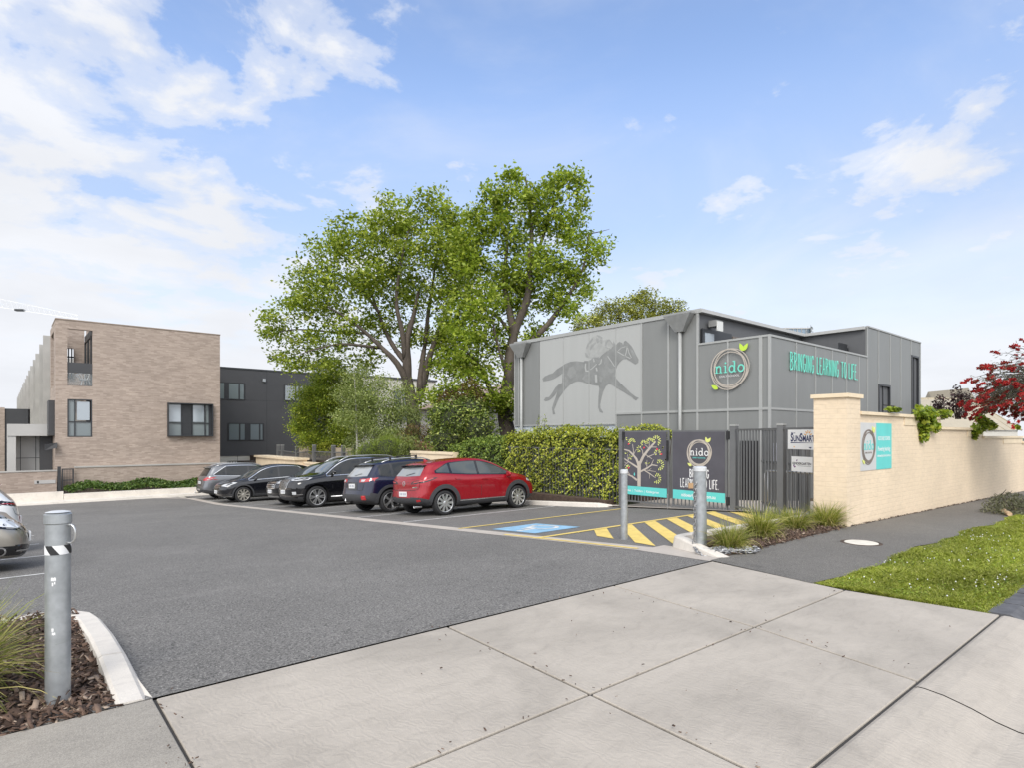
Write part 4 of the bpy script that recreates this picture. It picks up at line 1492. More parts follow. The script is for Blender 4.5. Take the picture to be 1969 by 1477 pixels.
# ------------------------------------------------------------------ bollards, chain, padlock
def bollard(c, h, r, label, tape=False, ring=False, tilt=0.0, sticker=False, wrap=False):
    Mx = Matrix.Translation(c) @ Matrix.Rotation(tilt, 4, 'Y')
    t = thing('bollard', label, 'bollard', M=Mx, group='galvanised steel bollards')
    m = MB()
    m.lathe([(r, -.1), (r, h - .03)], 32)
    m.build('post', MT['galv'], t, world=False, smooth=True)
    m = MB()
    m.lathe([(r + .002, h - .065), (r + .006, h - .06), (r + .006, h - .008), (r - .006, h - .0), (r * .5, h + .006), (0, h + .008)], 32)
    cp = m.build('cap', MT['galv_cap'] if not tape else MT['galv'], t, world=False)
    if tape:
        m = MB()
        m.lathe([(r * .99, h + .0045), (r * .6, h + .011), (0, h + .013)], 32)
        m.build('cap_top', MT['galv_cap'], cp, world=False)
        m = MB()
        m.lathe([(r + .0015, h - .245), (r + .0016, h - .19)], 48)
        m.build('reflective_tape', MT['sign_white'], t, world=False)
        m = MB()
        for k in range(4):
            a0 = R(200 + k * 90)
            rr = r + .0028
            pts = []
            n = 8
            for j in range(n + 1):
                u = j / n
                a = a0 + u * R(34)
                lo, hi = -.245, -.19
                # slanted stripe
                pts.append((a, lo + 0.0, lo + (hi - lo)))
            vs = []
            for i in range(7):
                for j in range(n + 1):
                    a1 = a0 + R(40) * j / n + R(34) * (1 - i / 6)
                    vs.append((rr * math.cos(a1), rr * math.sin(a1), h - .245 + .055 * i / 6))
            m.add(vs, [(i * (n + 1) + j, i * (n + 1) + j + 1, (i + 1) * (n + 1) + j + 1, (i + 1) * (n + 1) + j) for i in range(6) for j in range(n)])
        m.build('black_stripe', MT['black'], t, world=False)
    if ring:
        m = MB()
        a = -YAW + R(-8)
        d_ = Vector((math.cos(a), math.sin(a), 0))
        pts = [d_ * (r - .01) + Vector((0, 0, h - .075))]
        for k in range(9):
            an = R(100 - k * 25)
            pts.append(d_ * (r + .012 + .042 * max(0, math.cos(an)) ** .7) + Vector((0, 0, h - .125 + .055 * math.sin(an))))
        pts.append(d_ * (r - .01) + Vector((0, 0, h - .175)))
        m.tube(pts, .0065, 8)
        m.build('ring_handle', MT['steel'], t, world=False, smooth=True)
    if sticker:
        m = MB()
        for za, zb_, aw, a0 in ((h - .40, h - .375, 22, 236), (h - .43, h - .405, 7, 240), (h - .42, h - .40, 6, 250), (h - .70, h - .675, 10, 238), (h - .72, h - .70, 16, 240)):
            vs = []
            for j in range(5):
                a = R(a0 + aw * j / 4)
                vs += [((r + .001) * math.cos(a), (r + .001) * math.sin(a), za + .006 * (j % 2)), ((r + .001) * math.cos(a), (r + .001) * math.sin(a), zb_ - .004 * ((j + 1) % 2))]
            m.add(vs, [(2 * j, 2 * j + 2, 2 * j + 3, 2 * j + 1) for j in range(4)])
        m.build('sticker_scrap', MT['sign_white'], t, world=False)
    if wrap:
        m = MB()
        m.lathe([(r + .004, h - .42), (r + .010, h - .40), (r + .008, h - .36), (r + .011, h - .30), (r + .008, h - .26), (r + .003, h - .25)], 20)
        m.build('paper_wrap', MT['sign_white'], t, world=False)
    return t
bc1 = Vector((.262, 4.53, .0))
bollard(bc1, 1.135, .064, 'nearest galvanised bollard with black and white tape and a ring handle', True, True, 0, True)
bc2 = G(1200, 1038)
bollard(bc2, 1.16, .058, 'plain galvanised bollard standing in the yellow hatched bay')
bc3 = P(1347, 1056, 8.55)
bollard(bc3, 1.165, .0885, 'galvanised bollard with a padlocked chain in the mulch bed', tilt=R(-1.0))
def chain(m, pts, ln=.055, r=.0075, wd=.021):
    pts = [Vector(p) for p in pts]
    L = [0]
    for a, b_ in zip(pts, pts[1:]):
        L.append(L[-1] + (b_ - a).length)
    n = int(L[-1] / ln)
    for i in range(n):
        d_ = L[-1] * (i + .5) / n
        j = max(k for k in range(len(L)) if L[k] <= d_)
        j = min(j, len(pts) - 2)
        u = (pts[j + 1] - pts[j]).normalized()
        c = pts[j] + u * (d_ - L[j])
        ref = Vector((.3, .5, .8)) if abs(u.z) < .9 else Vector((.7, .7, 0))
        s1 = u.cross(ref).normalized()
        s2 = u.cross(s1)
        v = s1 if i % 2 else s2
        v = (v + Vector((random.uniform(-.3, .3), random.uniform(-.3, .3), random.uniform(-.3, .3)))).normalized()
        h = ln * .68
        loop = []
        for k in range(10):
            a = 2 * math.pi * k / 10
            loop.append(c + u * (h * math.cos(a)) + v * (wd * math.sin(a)))
        loop.append(loop[0])
        m.tube(loop, r, 5, cap=False)
q = bc3
R3 = Vector((ca, -sa, 0))       # to the right in the view
Fw = Vector((sa, ca, 0))        # away from the camera
m = MB()
chain(m, [q + R3 * -.075 - Fw * .055 + Vector((0, 0, .96)), q + R3 * -.098 - Fw * .06 + Vector((0, 0, .84)), q + R3 * -.10 - Fw * .06 + Vector((0, 0, .4)), q + R3 * -.115 - Fw * .08 + Vector((0, 0, .05)),
          q + R3 * -.15 - Fw * .35 + Vector((0, 0, .02)), q + R3 * -.10 - Fw * .50 + Vector((0, 0, -.02)), q + R3 * .02 - Fw * .52 + Vector((0, 0, -.01)), q + R3 * .08 - Fw * .42 + Vector((0, 0, .03)), q + R3 * .1 - Fw * .3 + Vector((0, 0, .06))])
px_ = Vector(q + R3 * .12 - Fw * .25 + Vector((0, 0, .05)))
pts = [px_]
for i in range(64):
    a = i * 1.35
    rr = .10 + .10 * math.sin(i * .7)
    pts.append(q + R3 * (.36 + rr * 1.6 * math.cos(a) + .10 * math.sin(i * .23)) - Fw * (.28 + rr * math.sin(a)) + Vector((0, 0, .03 + .03 * random.random())))
chain(m, pts)
cho = tag(m.build('chain', MT['chain'], smooth=True), 'steel chain hanging down the bollard and heaped on the mulch', 'chain')
pk = thing('padlock', 'brass padlock hanging on the chained bollard', 'padlock', q + Vector((0, 0, .93)))
m = MB()
pc = q + R3 * -.155 - Fw * .05 + Vector((0, 0, .86))
m.bar(pc, pc + Vector((0, 0, .075)), .065, .03, up=(-Fw.x, -Fw.y, 0))
m.build('lock_body', MT['brass'], pk)
m = MB()
m.tube([pc + R3 * -.02 + Vector((0, 0, .07)), pc + R3 * -.02 + Vector((0, 0, .10)), pc + Vector((0, 0, .125)), pc + R3 * .02 + Vector((0, 0, .10)), pc + R3 * .02 + Vector((0, 0, .07))], .007, 6)
m.build('shackle', MT['steel'], pk, smooth=True)
# ------------------------------------------------------------------ brick townhouse and its neighbours
GS = 39.4
gx = lambda px: on_s(px, 800, GS).x
gzz = lambda px, py: on_s(px, py, GS).z
def wall_holes(m, u0, u1, z0, z1, holes, put):
    us = sorted({u0, u1} | {h[0] for h in holes} | {h[1] for h in holes})
    zs = sorted({z0, z1} | {h[2] for h in holes} | {h[3] for h in holes})
    for i in range(len(us) - 1):
        for j in range(len(zs) - 1):
            cu, cz = (us[i] + us[i + 1]) / 2, (zs[j] + zs[j + 1]) / 2
            if any(h[0] < cu < h[1] and h[2] < cz < h[3] for h in holes):
                continue
            put(m, us[i], us[i + 1], zs[j], zs[j + 1])
tl_, tr_ = gx(107), gx(423)
ZTOP = 7.72
th = thing('townhouse', 'end townhouse of pale brown brick with a corner balcony and black framed windows', 'house', (tl_, GS, -1.6))
hb = (gx(129.5), gx(178), gzz(150, 742), gzz(150, 633))
hw1 = (gx(129.5), gx(177.5), gzz(150, 841), gzz(150, 768))
hw2 = (gx(321), gx(408), gzz(365, 840), gzz(365, 776))
m = MB()
wall_holes(m, tl_, tr_, -1.7, ZTOP, [hb, hw1, hw2], lambda m, a, b_, c, d_: m.box(a, b_, GS, GS + .25, c, d_))
# left face with the balcony slot
sl0, sl1 = GS + 1.5, GS + 3.9
for z0, z1, s0, s1 in ((-1.7, hb[2], GS + .2501, GS + 4.5), (hb[3], ZTOP, GS + .2501, GS + 4.5), (hb[2], hb[3], GS + .2501, sl0), (hb[2], hb[3], sl1, GS + 4.5)):
    m.box(tl_, tl_ + .25, s0, s1, z0, z1)
m.box(hb[1] + .02, tr_, GS + 3.2, GS + 3.45, -1.7, ZTOP - .02)
# back wall of the balcony with its own opening
bx0, bx1 = tl_ + .2501, hb[1]
for a, b_, z0, z1 in ((bx0, bx1, hb[3] - .55, ZTOP + .35), (bx1 - .5, bx1, hb[2], hb[3] - .55), (bx0, bx1 - .5, hb[2] - .3, hb[2] + 1.0)):
    m.box(a, b_, GS + 4.2, GS + 4.45, z0, z1)
m.build('wall', MT['brick_tan'], th)
m = MB()
m.box(tr_ - .25, tr_ - .0, GS + .2502, GS + 11, -1.7, ZTOP - .01)
m.box(hb[1] + .3, tr_ - .26, GS + .26, GS + 11, -1.7, ZTOP - .4)
m.build('side_wall', MT['brick_tan'], th)
m = MB()
m.box(tl_ + .26, hb[1] + .3, GS + .2503, GS + 4.19, hb[2] - .2, hb[2] - .02)
m.box(hb[1] + .07, tr_ - .26, GS + .2503, GS + 3.1, hb[3] + .25, ZTOP - .3)
m.build('balcony_slab', MT['charcoal'], th)
m = MB()
m.box(hb[1] + .01, hb[1] + .06, GS + .26, GS + 4.19, hb[2], hb[3] + .2)
m.build('balcony_side', MT['charcoal'], th)
m = MB()
for a_, b2_ in ((GS + .4, GS + .5), (GS + 1.9, GS + 2.0), (GS + 3.4, GS + 3.5)):
    m.box(hb[1] - .06, hb[1] + .009, a_, b2_, hb[2], hb[3] - .2)
m.box(hb[1] - .06, hb[1] + .008, GS + .5, GS + 3.4, hb[3] - .3, hb[3] - .2)
m.build('balcony_door_frame', MT['dkframe'], th)
m = MB()
m.box(hb[1] - .02, hb[1] + .0085, GS + .5, GS + 3.4, hb[2], hb[3] - .3)
m.build('balcony_door_glass', MT['glass'], th)
m = MB()
for k_ in range(5):
    x_ = bx0 + .1 + k_ * (bx1 - .6 - bx0) / 5
    m.box(x_, x_ + .06, GS + 4.0, GS + 4.1, hb[2] + .7, hb[3] - .55)
m.box(bx0, bx1 - .5, GS + 4.0, GS + 4.1, hb[2] + 1.9, hb[2] + 1.98)
m.build('balcony_screen', MT['dkframe'], th)
m = MB()
m.box(hb[0], hb[1], GS + .06, GS + .10, gzz(150, 717), gzz(150, 697))
m.box(hb[0], hb[1], GS + .05, GS + .12, gzz(150, 743), gzz(150, 741))
m.build('balustrade', MT['charcoal'], th)
m = MB()
m.box(hb[0], hb[1], GS + .07, GS + .08, gzz(150, 741), gzz(150, 717.2))
m.build('balustrade_glass', MT['glass_clear'], th)
m = MB()
m.box(tl_ - .02, tr_ + .02, GS - .03, GS + .28, ZTOP + .0005, ZTOP + .05)
m.box(tl_ - .02, tl_ + .28, GS + .2805, GS + 3, ZTOP + .0005, ZTOP + .05)
m.build('parapet_cap', mat('parapet_cap', (0.30, 0.235, 0.185), 0.6), th)
def win(parent, x0, x1, z0, z1, s, mull, sash, out=0.0, deep=.12, fw=.06, glass='glass_blind', low='glass_frost'):
    """window in a wall facing the street; mull: x fractions of uprights, sash: z fraction of the transom"""
    m = MB()
    for a, b_, c, d_ in ((x0, x0 + fw, z0, z1), (x1 - fw, x1, z0, z1), (x0 + fw, x1 - fw, z1 - fw, z1), (x0 + fw, x1 - fw, z0, z0 + fw)):
        m.box(a, b_, s - out, s + deep, c, d_)
    f = m.build('window', MT['dkframe'], parent)
    m = MB()
    xs = [x0 + fw] + [x0 + (x1 - x0) * k for k in mull] + [x1 - fw]
    zt = z0 + (z1 - z0) * sash
    for k in mull:
        m.box(x0 + (x1 - x0) * k - fw * .45, x0 + (x1 - x0) * k + fw * .45, s + .03, s + deep - .001, z0 + fw, z1 - fw)
    m.box(x0 + fw, x1 - fw, s + .035, s + deep - .002, zt - fw * .45, zt + fw * .45)
    m.build('mullion', MT['dkframe'], f)
    return f, xs, zt
f, xs, zt = win(th, *hw1[:2], *hw1[2:], GS, [.30], .40)
m = MB()
m.box(xs[0], xs[1], GS + .09, GS + .10, hw1[2] + .06, hw1[3] - .06)
m.box(xs[1] + .03, xs[2], GS + .09, GS + .10, hw1[2] + .06, zt - .03)
m.build('pane', MT['glass_frost'], f)
m = MB()
m.box(xs[1] + .09, xs[2] - .05, GS + .07, GS + .088, zt + .09, hw1[3] - .12)
m.build('opening_pane', MT['glass_blind'], f)
f, xs, zt = win(th, *hw2[:2], *hw2[2:], GS, [.32, .55, .84], .40, out=.28)
m = MB()
m.box(xs[0], xs[-1], GS + .1, GS + .11, hw2[2] + .06, hw2[3] - .06)
m.build('pane', MT['glass_frost'], f)
m = MB()
for a, b_ in ((xs[0], xs[1]), (xs[2], xs[3])):
    m.box(a + .05, b_ - .05, GS + .06, GS + .08, zt + .08, hw2[3] - .12)
m.build('opening_pane', MT['glass_blind'], f)
m = MB()
m.box(xs[1] + .04, xs[2] - .04, GS + .05, GS + .07, hw2[2] + .06, hw2[3] - .06)
m.box(xs[3] + .2, xs[4], GS + .05, GS + .07, hw2[2] + .06, hw2[3] - .06)
m.build('dark_panel', MT['dkframe'], f)
# woven chair on the balcony
bc = thing('balcony_chair', 'white rounded cane chair behind the balcony glass of the brick townhouse', 'chair', (hb[0] + .8, GS + .5, hb[2]))
m = MB()
cx_, cy_, cz_ = hb[0] + .85, GS + .75, hb[2]
for k in range(9):
    a = R(-20 + k * 27.5)
    m.tube([(cx_ + .22 * math.cos(a), cy_ + .2 * math.sin(a), cz_ + .42), (cx_ + .42 * math.cos(a), cy_ + .36 * math.sin(a), cz_ + .62 + .16 * math.sin(a))], .018, 5)
m.tube([(cx_ + .42 * math.cos(R(k)), cy_ + .36 * math.sin(R(k)), cz_ + .62 + .16 * math.sin(R(k))) for k in range(-20, 210, 15)], .024, 6)
m.build('backrest', MT['white'], bc)
m = MB()
m.lathe([(0, .42), (.3, .42), (.3, .37), (0, .36)], 16, Matrix.Translation((cx_, cy_, cz_)))
m.build('seat', MT['white'], bc)
for a in (45, 135, 225, 315):
    m = MB()
    m.tube([(cx_ + .2 * math.cos(R(a)), cy_ + .2 * math.sin(R(a)), cz_ + .38), (cx_ + .32 * math.cos(R(a)), cy_ + .32 * math.sin(R(a)), cz_)], .018, 5)
    m.build('leg', MT['white'], bc)
# black window box and entry canopy on its left side
m = MB()
a, b_ = on_s(93, 770, GS + .7), on_s(105, 838, GS + .7)
m.box(a.x, tl_ - .001, GS + .6, GS + 1.9, b_.z, a.z)
m.build('window_box', MT['charcoal'], th)
CS = 41.2
c0, c1 = on_s(14, 812, CS), on_s(99, 839, CS)
m = MB()
m.box(c0.x, tl_ - .002, CS, CS + 3.2, c1.z, c0.z - .1)
m.box(c0.x, c0.x + .35, CS + .05, CS + 3.1, -1.7, c1.z - .001)
m.box(c0.x + .3501, tl_ - .002, CS + 1.1, CS + 1.3, -1.7, c1.z - .001)
cn = m.build('entry_canopy', MT['greyclad'], th)
m = MB()
for k in (.28, .62):
    x = c0.x + (tl_ - c0.x) * k
    m.box(x, x + .03, CS + 1.085, CS + 1.0999, -1.7, c1.z - .01)
m.box(c0.x + .36, tl_, CS + 1.086, CS + 1.0998, .35, .38)
m.build('panel_joint', MT['charcoal'], cn)
m = MB()
m.box(tl_ - .55, tl_ - .003, CS + .6, CS + 1.08, -1.7, c1.z - .002)
m.build('entry_door', MT['charcoal'], th)
m = MB()
a, b_ = on_s(86, 852, GS - .2), on_s(105, 866, GS - .2)
m.add([(a.x, GS - .35, b_.z), (tl_ + .05, GS - .35, b_.z + .1), (tl_ + .05, GS - .002, b_.z + .1), (a.x, GS - .002, b_.z), (a.x, GS - .3, a.z - .1), (tl_ + .05, GS - .2, a.z), (tl_ + .05, GS - .002, a.z), (a.x, GS - .002, a.z - .1)],
      [(3, 2, 1, 0), (4, 5, 6, 7), (0, 1, 5, 4), (1, 2, 6, 5), (2, 3, 7, 6), (3, 0, 4, 7)])
m.build('porch_lamp', MT['black'], th)
# front plinth wall, garden wall, gate
pw = thing('plinth_wall', 'low brown brick wall with coping along the foot of the brick townhouse', 'wall', (gx(143), GS - .3, -1.6))
m = MB()
x0, x1 = on_s(143, 900, GS - .3).x, on_s(436, 890, GS - .3).x
zp = on_s(250, 895, GS - .3).z
m.box(x0, x1, GS - .3, GS - .01, -1.9, zp - .07)
m.build('wall', MT['brick_tan'], pw)
m = MB()
m.box(x0, x1 + .03, GS - .34, GS - .005, zp - .0695, zp)
m.build('coping', MT['precast'], pw)
gw = thing('garden_wall', 'low brown brick garden wall left of the black pedestrian gate', 'wall', (-2, GS - .6, -1.6))
x1 = on_s(109, 930, GS - .6).x
zg = on_s(60, 906, GS - .6).z
m = MB()
m.box(-14, x1, GS - .6, GS - .35, -1.9, zg - .06)
m.build('wall', MT['brick_tan'], gw)
m = MB()
m.box(-14, x1 + .02, GS - .63, GS - .32, zg - .0595, zg)
m.build('coping', MT['precast'], gw)
m = MB()
a, b_ = on_s(66, 925, GS - .61), on_s(109, 930, GS - .61)
m.box(a.x, b_.x - .05, GS - .625, GS - .6005, b_.z, a.z)
lb = m.build('letterbox', MT['greyclad'], gw)
m = MB()
m.box(a.x + .1, a.x + .18, GS - .63, GS - .6255, b_.z + .03, a.z - .03)
m.build('lock', MT['black'], lb)
pg = thing('pedestrian_gate', 'narrow black steel gate beside the brick townhouse', 'gate', (on_s(111, 950, GS - .5).x, GS - .5, -1.6))
a, b_ = on_s(110.5, 898, GS - .5), on_s(142, 955, GS - .5)
m = MB()
m.box(a.x, a.x + .14, GS - .57, GS - .43, -1.7, a.z)
m.build('post', MT['fence_dk'], pg)
m = MB()
x0, x1 = a.x + .17, b_.x
for c in ((x0, x0 + .05, -1.5, a.z - .12), (x1 - .05, x1, -1.5, a.z - .12), (x0 + .05, x1 - .05, a.z - .17, a.z - .12), (x0 + .05, x1 - .05, -1.5, -1.45), (x0 + .05, x1 - .05, -.75, -.71)):
    m.box(c[0], c[1], GS - .52, GS - .48, c[2], c[3])
m.build('gate_frame', MT['fence_dk'], pg)
m = MB()
for i in range(1, 8):
    x = x0 + (x1 - x0) * i / 8
    m.box(x - .008, x + .008, GS - .508, GS - .492, -1.45, a.z - .171)
m.build('gate_bars', MT['fence_dk'], pg)
# low concrete planter edge along the far end of the car park
m = MB()
m.box(-14, on_s(122, 950, 36.4).x, 36.4, 36.6, -1.9, on_s(80, 948, 36.4).z)
xa = on_s(122, 950, 36.4).x + .012
m.box(xa, 12.9, 36.36, 36.62, -1.9, on_s(200, 947, 36.4).z)
pe = tag(m.build('planter_edge', MT['concrete_kerb']), 'pale low concrete planter edge at the far end of the car park', 'planter edge')
struct(MB().box(-14, 13, 36.6, 39.5, -1.9, -1.45).build('garden_bed', MT['soil']))
# railing beside the brick house
rp = on_s(424, 890, 41)
picket_fence((on_s(437, 880, 41).x, 41), (on_s(512, 880, 41).x, 41), on_s(470, 905, 41).z, on_s(470, 887, 41).z, 'black picket railing between the brick townhouse and the cream pier', .16, 'railing', 'fence_dk', .03)

# row of townhouses running away behind, seen edge-on through their concrete fins
def row_house(s0, ln_, cut=.05):
    t = thing('row_house', '', 'house', (2.2, s0, -1.6), group='townhouses with concrete fins')
    m = MB()
    m.box(.75, 6.5, cut, ln_, 0, 8.9)
    m.box(.75, 6.4, .05, cut + .01, 0, 4.6)
    m.build('wall', MT['precast'], t, world=False)
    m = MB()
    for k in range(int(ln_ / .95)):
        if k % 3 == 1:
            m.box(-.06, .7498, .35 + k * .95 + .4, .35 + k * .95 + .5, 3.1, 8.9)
    m.build('shade_fins', MT['precast_dk'], t, world=False)  # dark fins painted to stand for the shaded gaps
    m = MB()
    for k in range(int(ln_ / .95)):
        s = .35 + k * .95
        m.box(.02 if k % 5 else -.25, .7499, s, s + .14, 3.1, 9.3 - (.45 if k % 5 in (2, 3) else 0))
    m.build('fins', MT['precast'], t, world=False)
    m = MB()
    m.box(.05, .748, .5, 3.2, 5.6, 5.85)
    m.box(.05, .747, 5.2, 7.6, 4.9, 5.15)
    m.build('ledge', MT['white'], t, world=False)
    m = MB()
    m.box(-1.2, .746, 1.5, 5.0, 2.6, 3.05)
    m.build('canopy', MT['greyclad'], t, world=False)
    return t
r0 = row_house(GS + 6.4, 10.4, 9.0)
r0['label'] = 'first grey townhouse with tall concrete fins behind the brick end house'
nm = ['second', 'third', 'fourth', 'fifth', 'sixth', 'seventh', 'eighth']
r0 = row_house(GS + 17, 10.4)
r0['label'] = nm[0] + ' grey finned townhouse counting back from the brick end house'
for i in range(1, 7):
    c = r0.copy()
    COL.objects.link(c)
    c.location = (2.2, GS + 6.4 + 10.6 * (i + 1), -1.6 + .02 * (i % 2))
    c['label'] = nm[i] + ' grey finned townhouse counting back from the brick end house'
    for ch in list(r0.children):
        d_ = ch.copy()
        COL.objects.link(d_)
        d_.parent = c
# far building at the left edge
fb = thing('far_building', 'distant brick and black building at the left edge behind the canopy', 'building', (-3, 72, -1.6))
a, b_ = on_s(9, 786, 72), on_s(32, 786, 72)
m = MB()
m.box(-16, a.x, 72, 82, -1.8, a.z + .1)
m.build('brick_wall', MT['brick_tan'], fb)
m = MB()
m.box(a.x + .01, 2.1, 72.1, 82, -1.8, a.z)
m.build('dark_wall', MT['charcoal'], fb)

# charcoal clad building behind the car park
DS = 46.0
dk = thing('charcoal_building', 'two storey charcoal clad building with aluminium windows behind the parked cars', 'building', (10.6, DS, -.5))
x0 = on_s(400, 700, DS).x
x1 = on_s(692, 720, DS).x
zt_, zb_ = on_s(423, 704.5, DS).z, on_s(423, 878, DS).z
m = MB()
m.box(x0, x1, DS, DS + 9, zb_, zt_ - .12)
m.build('wall', MT['charcoal'], dk)
m = MB()
m.box(x0 - .03, x1 + .03, DS - .03, DS + 9.03, zt_ - .1195, zt_)
m.build('parapet', MT['dkframe'], dk)
m = MB()
m.box(x0, x1, DS + .05, DS + 8.9, -1.8, zb_ - .001)
pl = m.build('plinth', MT['palewall'], dk)
m = MB()
for px in (457, 520, 580, 640):
    x = on_s(px, 880, DS).x
    m.box(x - .012, x + .012, DS + .04, DS + .0495, -1.7, zb_ - .01)
m.build('plinth_joint', MT['charcoal'], pl)
m = MB()
for px in (513, 604):
    x = on_s(px, 750, DS).x
    m.box(x - .012, x + .012, DS - .004, DS - .0005, zb_, zt_ - .13)
z = on_s(450, 769, DS).z
m.box(x0, x1, DS - .0045, DS - .0006, z - .012, z + .012)
m.build('panel_joint', MT['dkframe'], dk)
def dwin(a, b_, c, d_, mulls, dark=()):
    X0, X1 = on_s(a, c, DS).x, on_s(b_, c, DS).x
    Z1, Z0 = on_s(a, c, DS).z, on_s(a, d_, DS).z
    f, xs, zt = win(dk, X0, X1, Z0, Z1, DS, mulls, .3, out=.05, deep=-.005, fw=.06)
    bpy.data.objects.remove(f.children[0])
    m = MB()
    for k in range(len(xs) - 1):
        if k in dark:
            continue
        m.box(xs[k] + .03, xs[k + 1] - .03, DS - .03, DS - .006, Z0 + .06, Z1 - .06)
    m.build('pane', MT['glass_win2'], f)
    m = MB()
    for k in mulls:
        x = X0 + (X1 - X0) * k
        m.box(x - .05, x + .05, DS - .045, DS - .0055, Z0 + .06, Z1 - .06)
    for k in dark:
        m.box(xs[k] + .05, xs[k + 1] - .05, DS - .04, DS - .0054, Z0 + .06, Z1 - .06)
    m.build('mullion', MT['dkframe'], f)
MT['glass_win2'] = glass_mat('window_glass_curtained', (0.16, 0.19, 0.2), 0.04)
dwin(418, 471, 734, 768, [.26, .38, .78], (1,))
dwin(546, 586, 740, 771, [.54, .72])
dwin(438, 507, 814, 848, [.32, .48, .60, .88], (2,))
wl_ = on_s(507, 731, DS)
m = MB()
m.box(wl_.x - .1, wl_.x + .1, DS - .15, DS - .001, wl_.z - .12, wl_.z + .1)
m.build('wall_lamp', MT['galv'], dk)

# pale rendered house behind the birches
ph = thing('rendered_house', 'pale rendered house with a tall window glimpsed behind the birches', 'house', (22, 47, 0))
S2 = 44.0
x0, x1 = on_s(650, 730, S2).x, on_s(838, 740, S2).x
z1 = on_s(655, 722, S2).z
m = MB()
m.box(x0, x1, S2, S2 + 8, 0, z1)
m.build('wall', MT['palewall'], ph)
m = MB()
m.box(x0 - .1, x1 + .1, S2 - .1, S2 + 8.1, z1 + .0005, z1 + .15)
m.build('roof', MT['charcoal'], ph)
for a, b_, c, d_ in ((701, 722, 745, 778), (757, 790, 750, 812)):
    p, q = on_s(a, c, S2), on_s(b_, d_, S2)
    m = MB()
    for u0, u1, w0, w1 in ((p.x, p.x + .08, q.z, p.z), (q.x - .08, q.x, q.z, p.z), (p.x + .08, q.x - .08, p.z - .08, p.z), (p.x + .08, q.x - .08, q.z, q.z + .08)):
        m.box(u0, u1, S2 - .05, S2 - .001, w0, w1)
    f = m.build('window', MT['dkframe'], ph)
    m = MB()
    m.box(p.x + .08, q.x - .08, S2 - .03, S2 - .0015, q.z + .08, p.z - .08)
    m.build('pane', MT['glass_win2'], f)
# tile roofed house between the big trunks
hh = thing('tiled_house', 'grey house with a brown tiled roof seen between the big tree trunks', 'house', (34, 34, 0))
p = P(958, 780, 46)
x0, y0 = p.x, p.y
m = MB()
m.box(x0 - 4, x0 + 8, y0 - 5, y0 + 5, 0, p.z - .3)
m.build('wall', MT['greyclad'], hh)
m = MB()
e = p.z - .3
m.add([(x0 - 4.6, y0 - 5.6, e), (x0 + 8.6, y0 - 5.6, e), (x0 + 8.6, y0 + 5.6, e), (x0 - 4.6, y0 + 5.6, e), (x0 + .5, y0, e + 2.0), (x0 + 3.5, y0, e + 2.0)],
      [(0, 1, 5, 4), (1, 2, 5), (2, 3, 4, 5), (3, 0, 4), (3, 2, 1, 0)])
m.build('roof', MT['rooftile'], hh)
m = MB()
m.box(x0 - 4.02, x0 - 4.001, y0 - 2.5, y0 - 1.0, 1.2, 2.6)
m.box(x0 - 4.02, x0 - 4.001, y0 + 1.0, y0 + 2.5, 1.2, 2.6)
m.build('window', MT['glass'], hh)
# metal roofed house beyond the cream wall
rh = thing('metal_roof_house', 'house with cream metal roof and brick chimney rising beyond the cream wall', 'house', tuple(P(1830, 838, 48)))
Z0_ = 48
pts = {k: P(*v) for k, v in {'a': (1680, 766, Z0_), 'b': (1864, 767, Z0_), 'c': (1965, 828, Z0_ - 3), 'd': (1690, 828, Z0_ - 6)}.items()}
m = MB()
A, B, C, D = pts['a'], pts['b'], pts['c'], pts['d']
back = Vector((2, 9, 0))
C2, D2 = C + back, D + back
C2.z, D2.z = C.z, C.z
D.z = C.z
m.add([A, B, C, D, C2, D2], [(3, 2, 1, 0), (2, 4, 1), (4, 5, 0, 1), (5, 3, 0)])
for k in range(1, 16):                     # standing seams
    u = k / 16
    m.bar(A.lerp(B, u) + Vector((0, 0, .02)), D.lerp(C, u) + Vector((0, 0, .02)), .05, .05)
m.bar(A, B, .16, .1)
m.bar(B, C, .14, .1)
m.build('roof', MT['rooftin'], rh)
m = MB()
ctr = (C + D + C2 + D2) / 4
m.add([p_ * .97 + ctr * .03 - Vector((0, 0, .02 + p_.z * 0)) for p_ in (D, C, C2, D2)] + [Vector((p_.x * .97 + ctr.x * .03, p_.y * .97 + ctr.y * .03, -.5)) for p_ in (D, C, C2, D2)], [(0, 1, 5, 4), (1, 2, 6, 5), (2, 3, 7, 6), (3, 0, 4, 7)])
m.build('wall', MT['palewall'], rh)
c_ = P(1894, 790, 54)
m = MB()
m.box(c_.x - .34, c_.x + .34, c_.y - .34, c_.y + .34, 1, c_.z + .65)
ch = m.build('chimney', MT['brick_red'], rh)
m = MB()
m.box(c_.x - .4, c_.x + .4, c_.y - .4, c_.y + .4, c_.z + .6505, c_.z + .78)
m.build('chimney_cap', MT['brick_red'], ch)
gb = P(1862, 762, 56)
m = MB()
m.add([gb + Vector((-1.2, -.9, -.6)), gb + Vector((1.2, .9, -.6)), gb + Vector((0, 0, .75)), gb + Vector((-1.2 + 3, -.9 + 4, -.6)), gb + Vector((1.2 + 3, .9 + 4, -.6)), gb + Vector((3, 4, .75))], [(0, 1, 2), (0, 2, 5, 3), (1, 4, 5, 2), (3, 5, 4), (0, 3, 4, 1)])
m.build('gable', MT['rooftin'], rh)
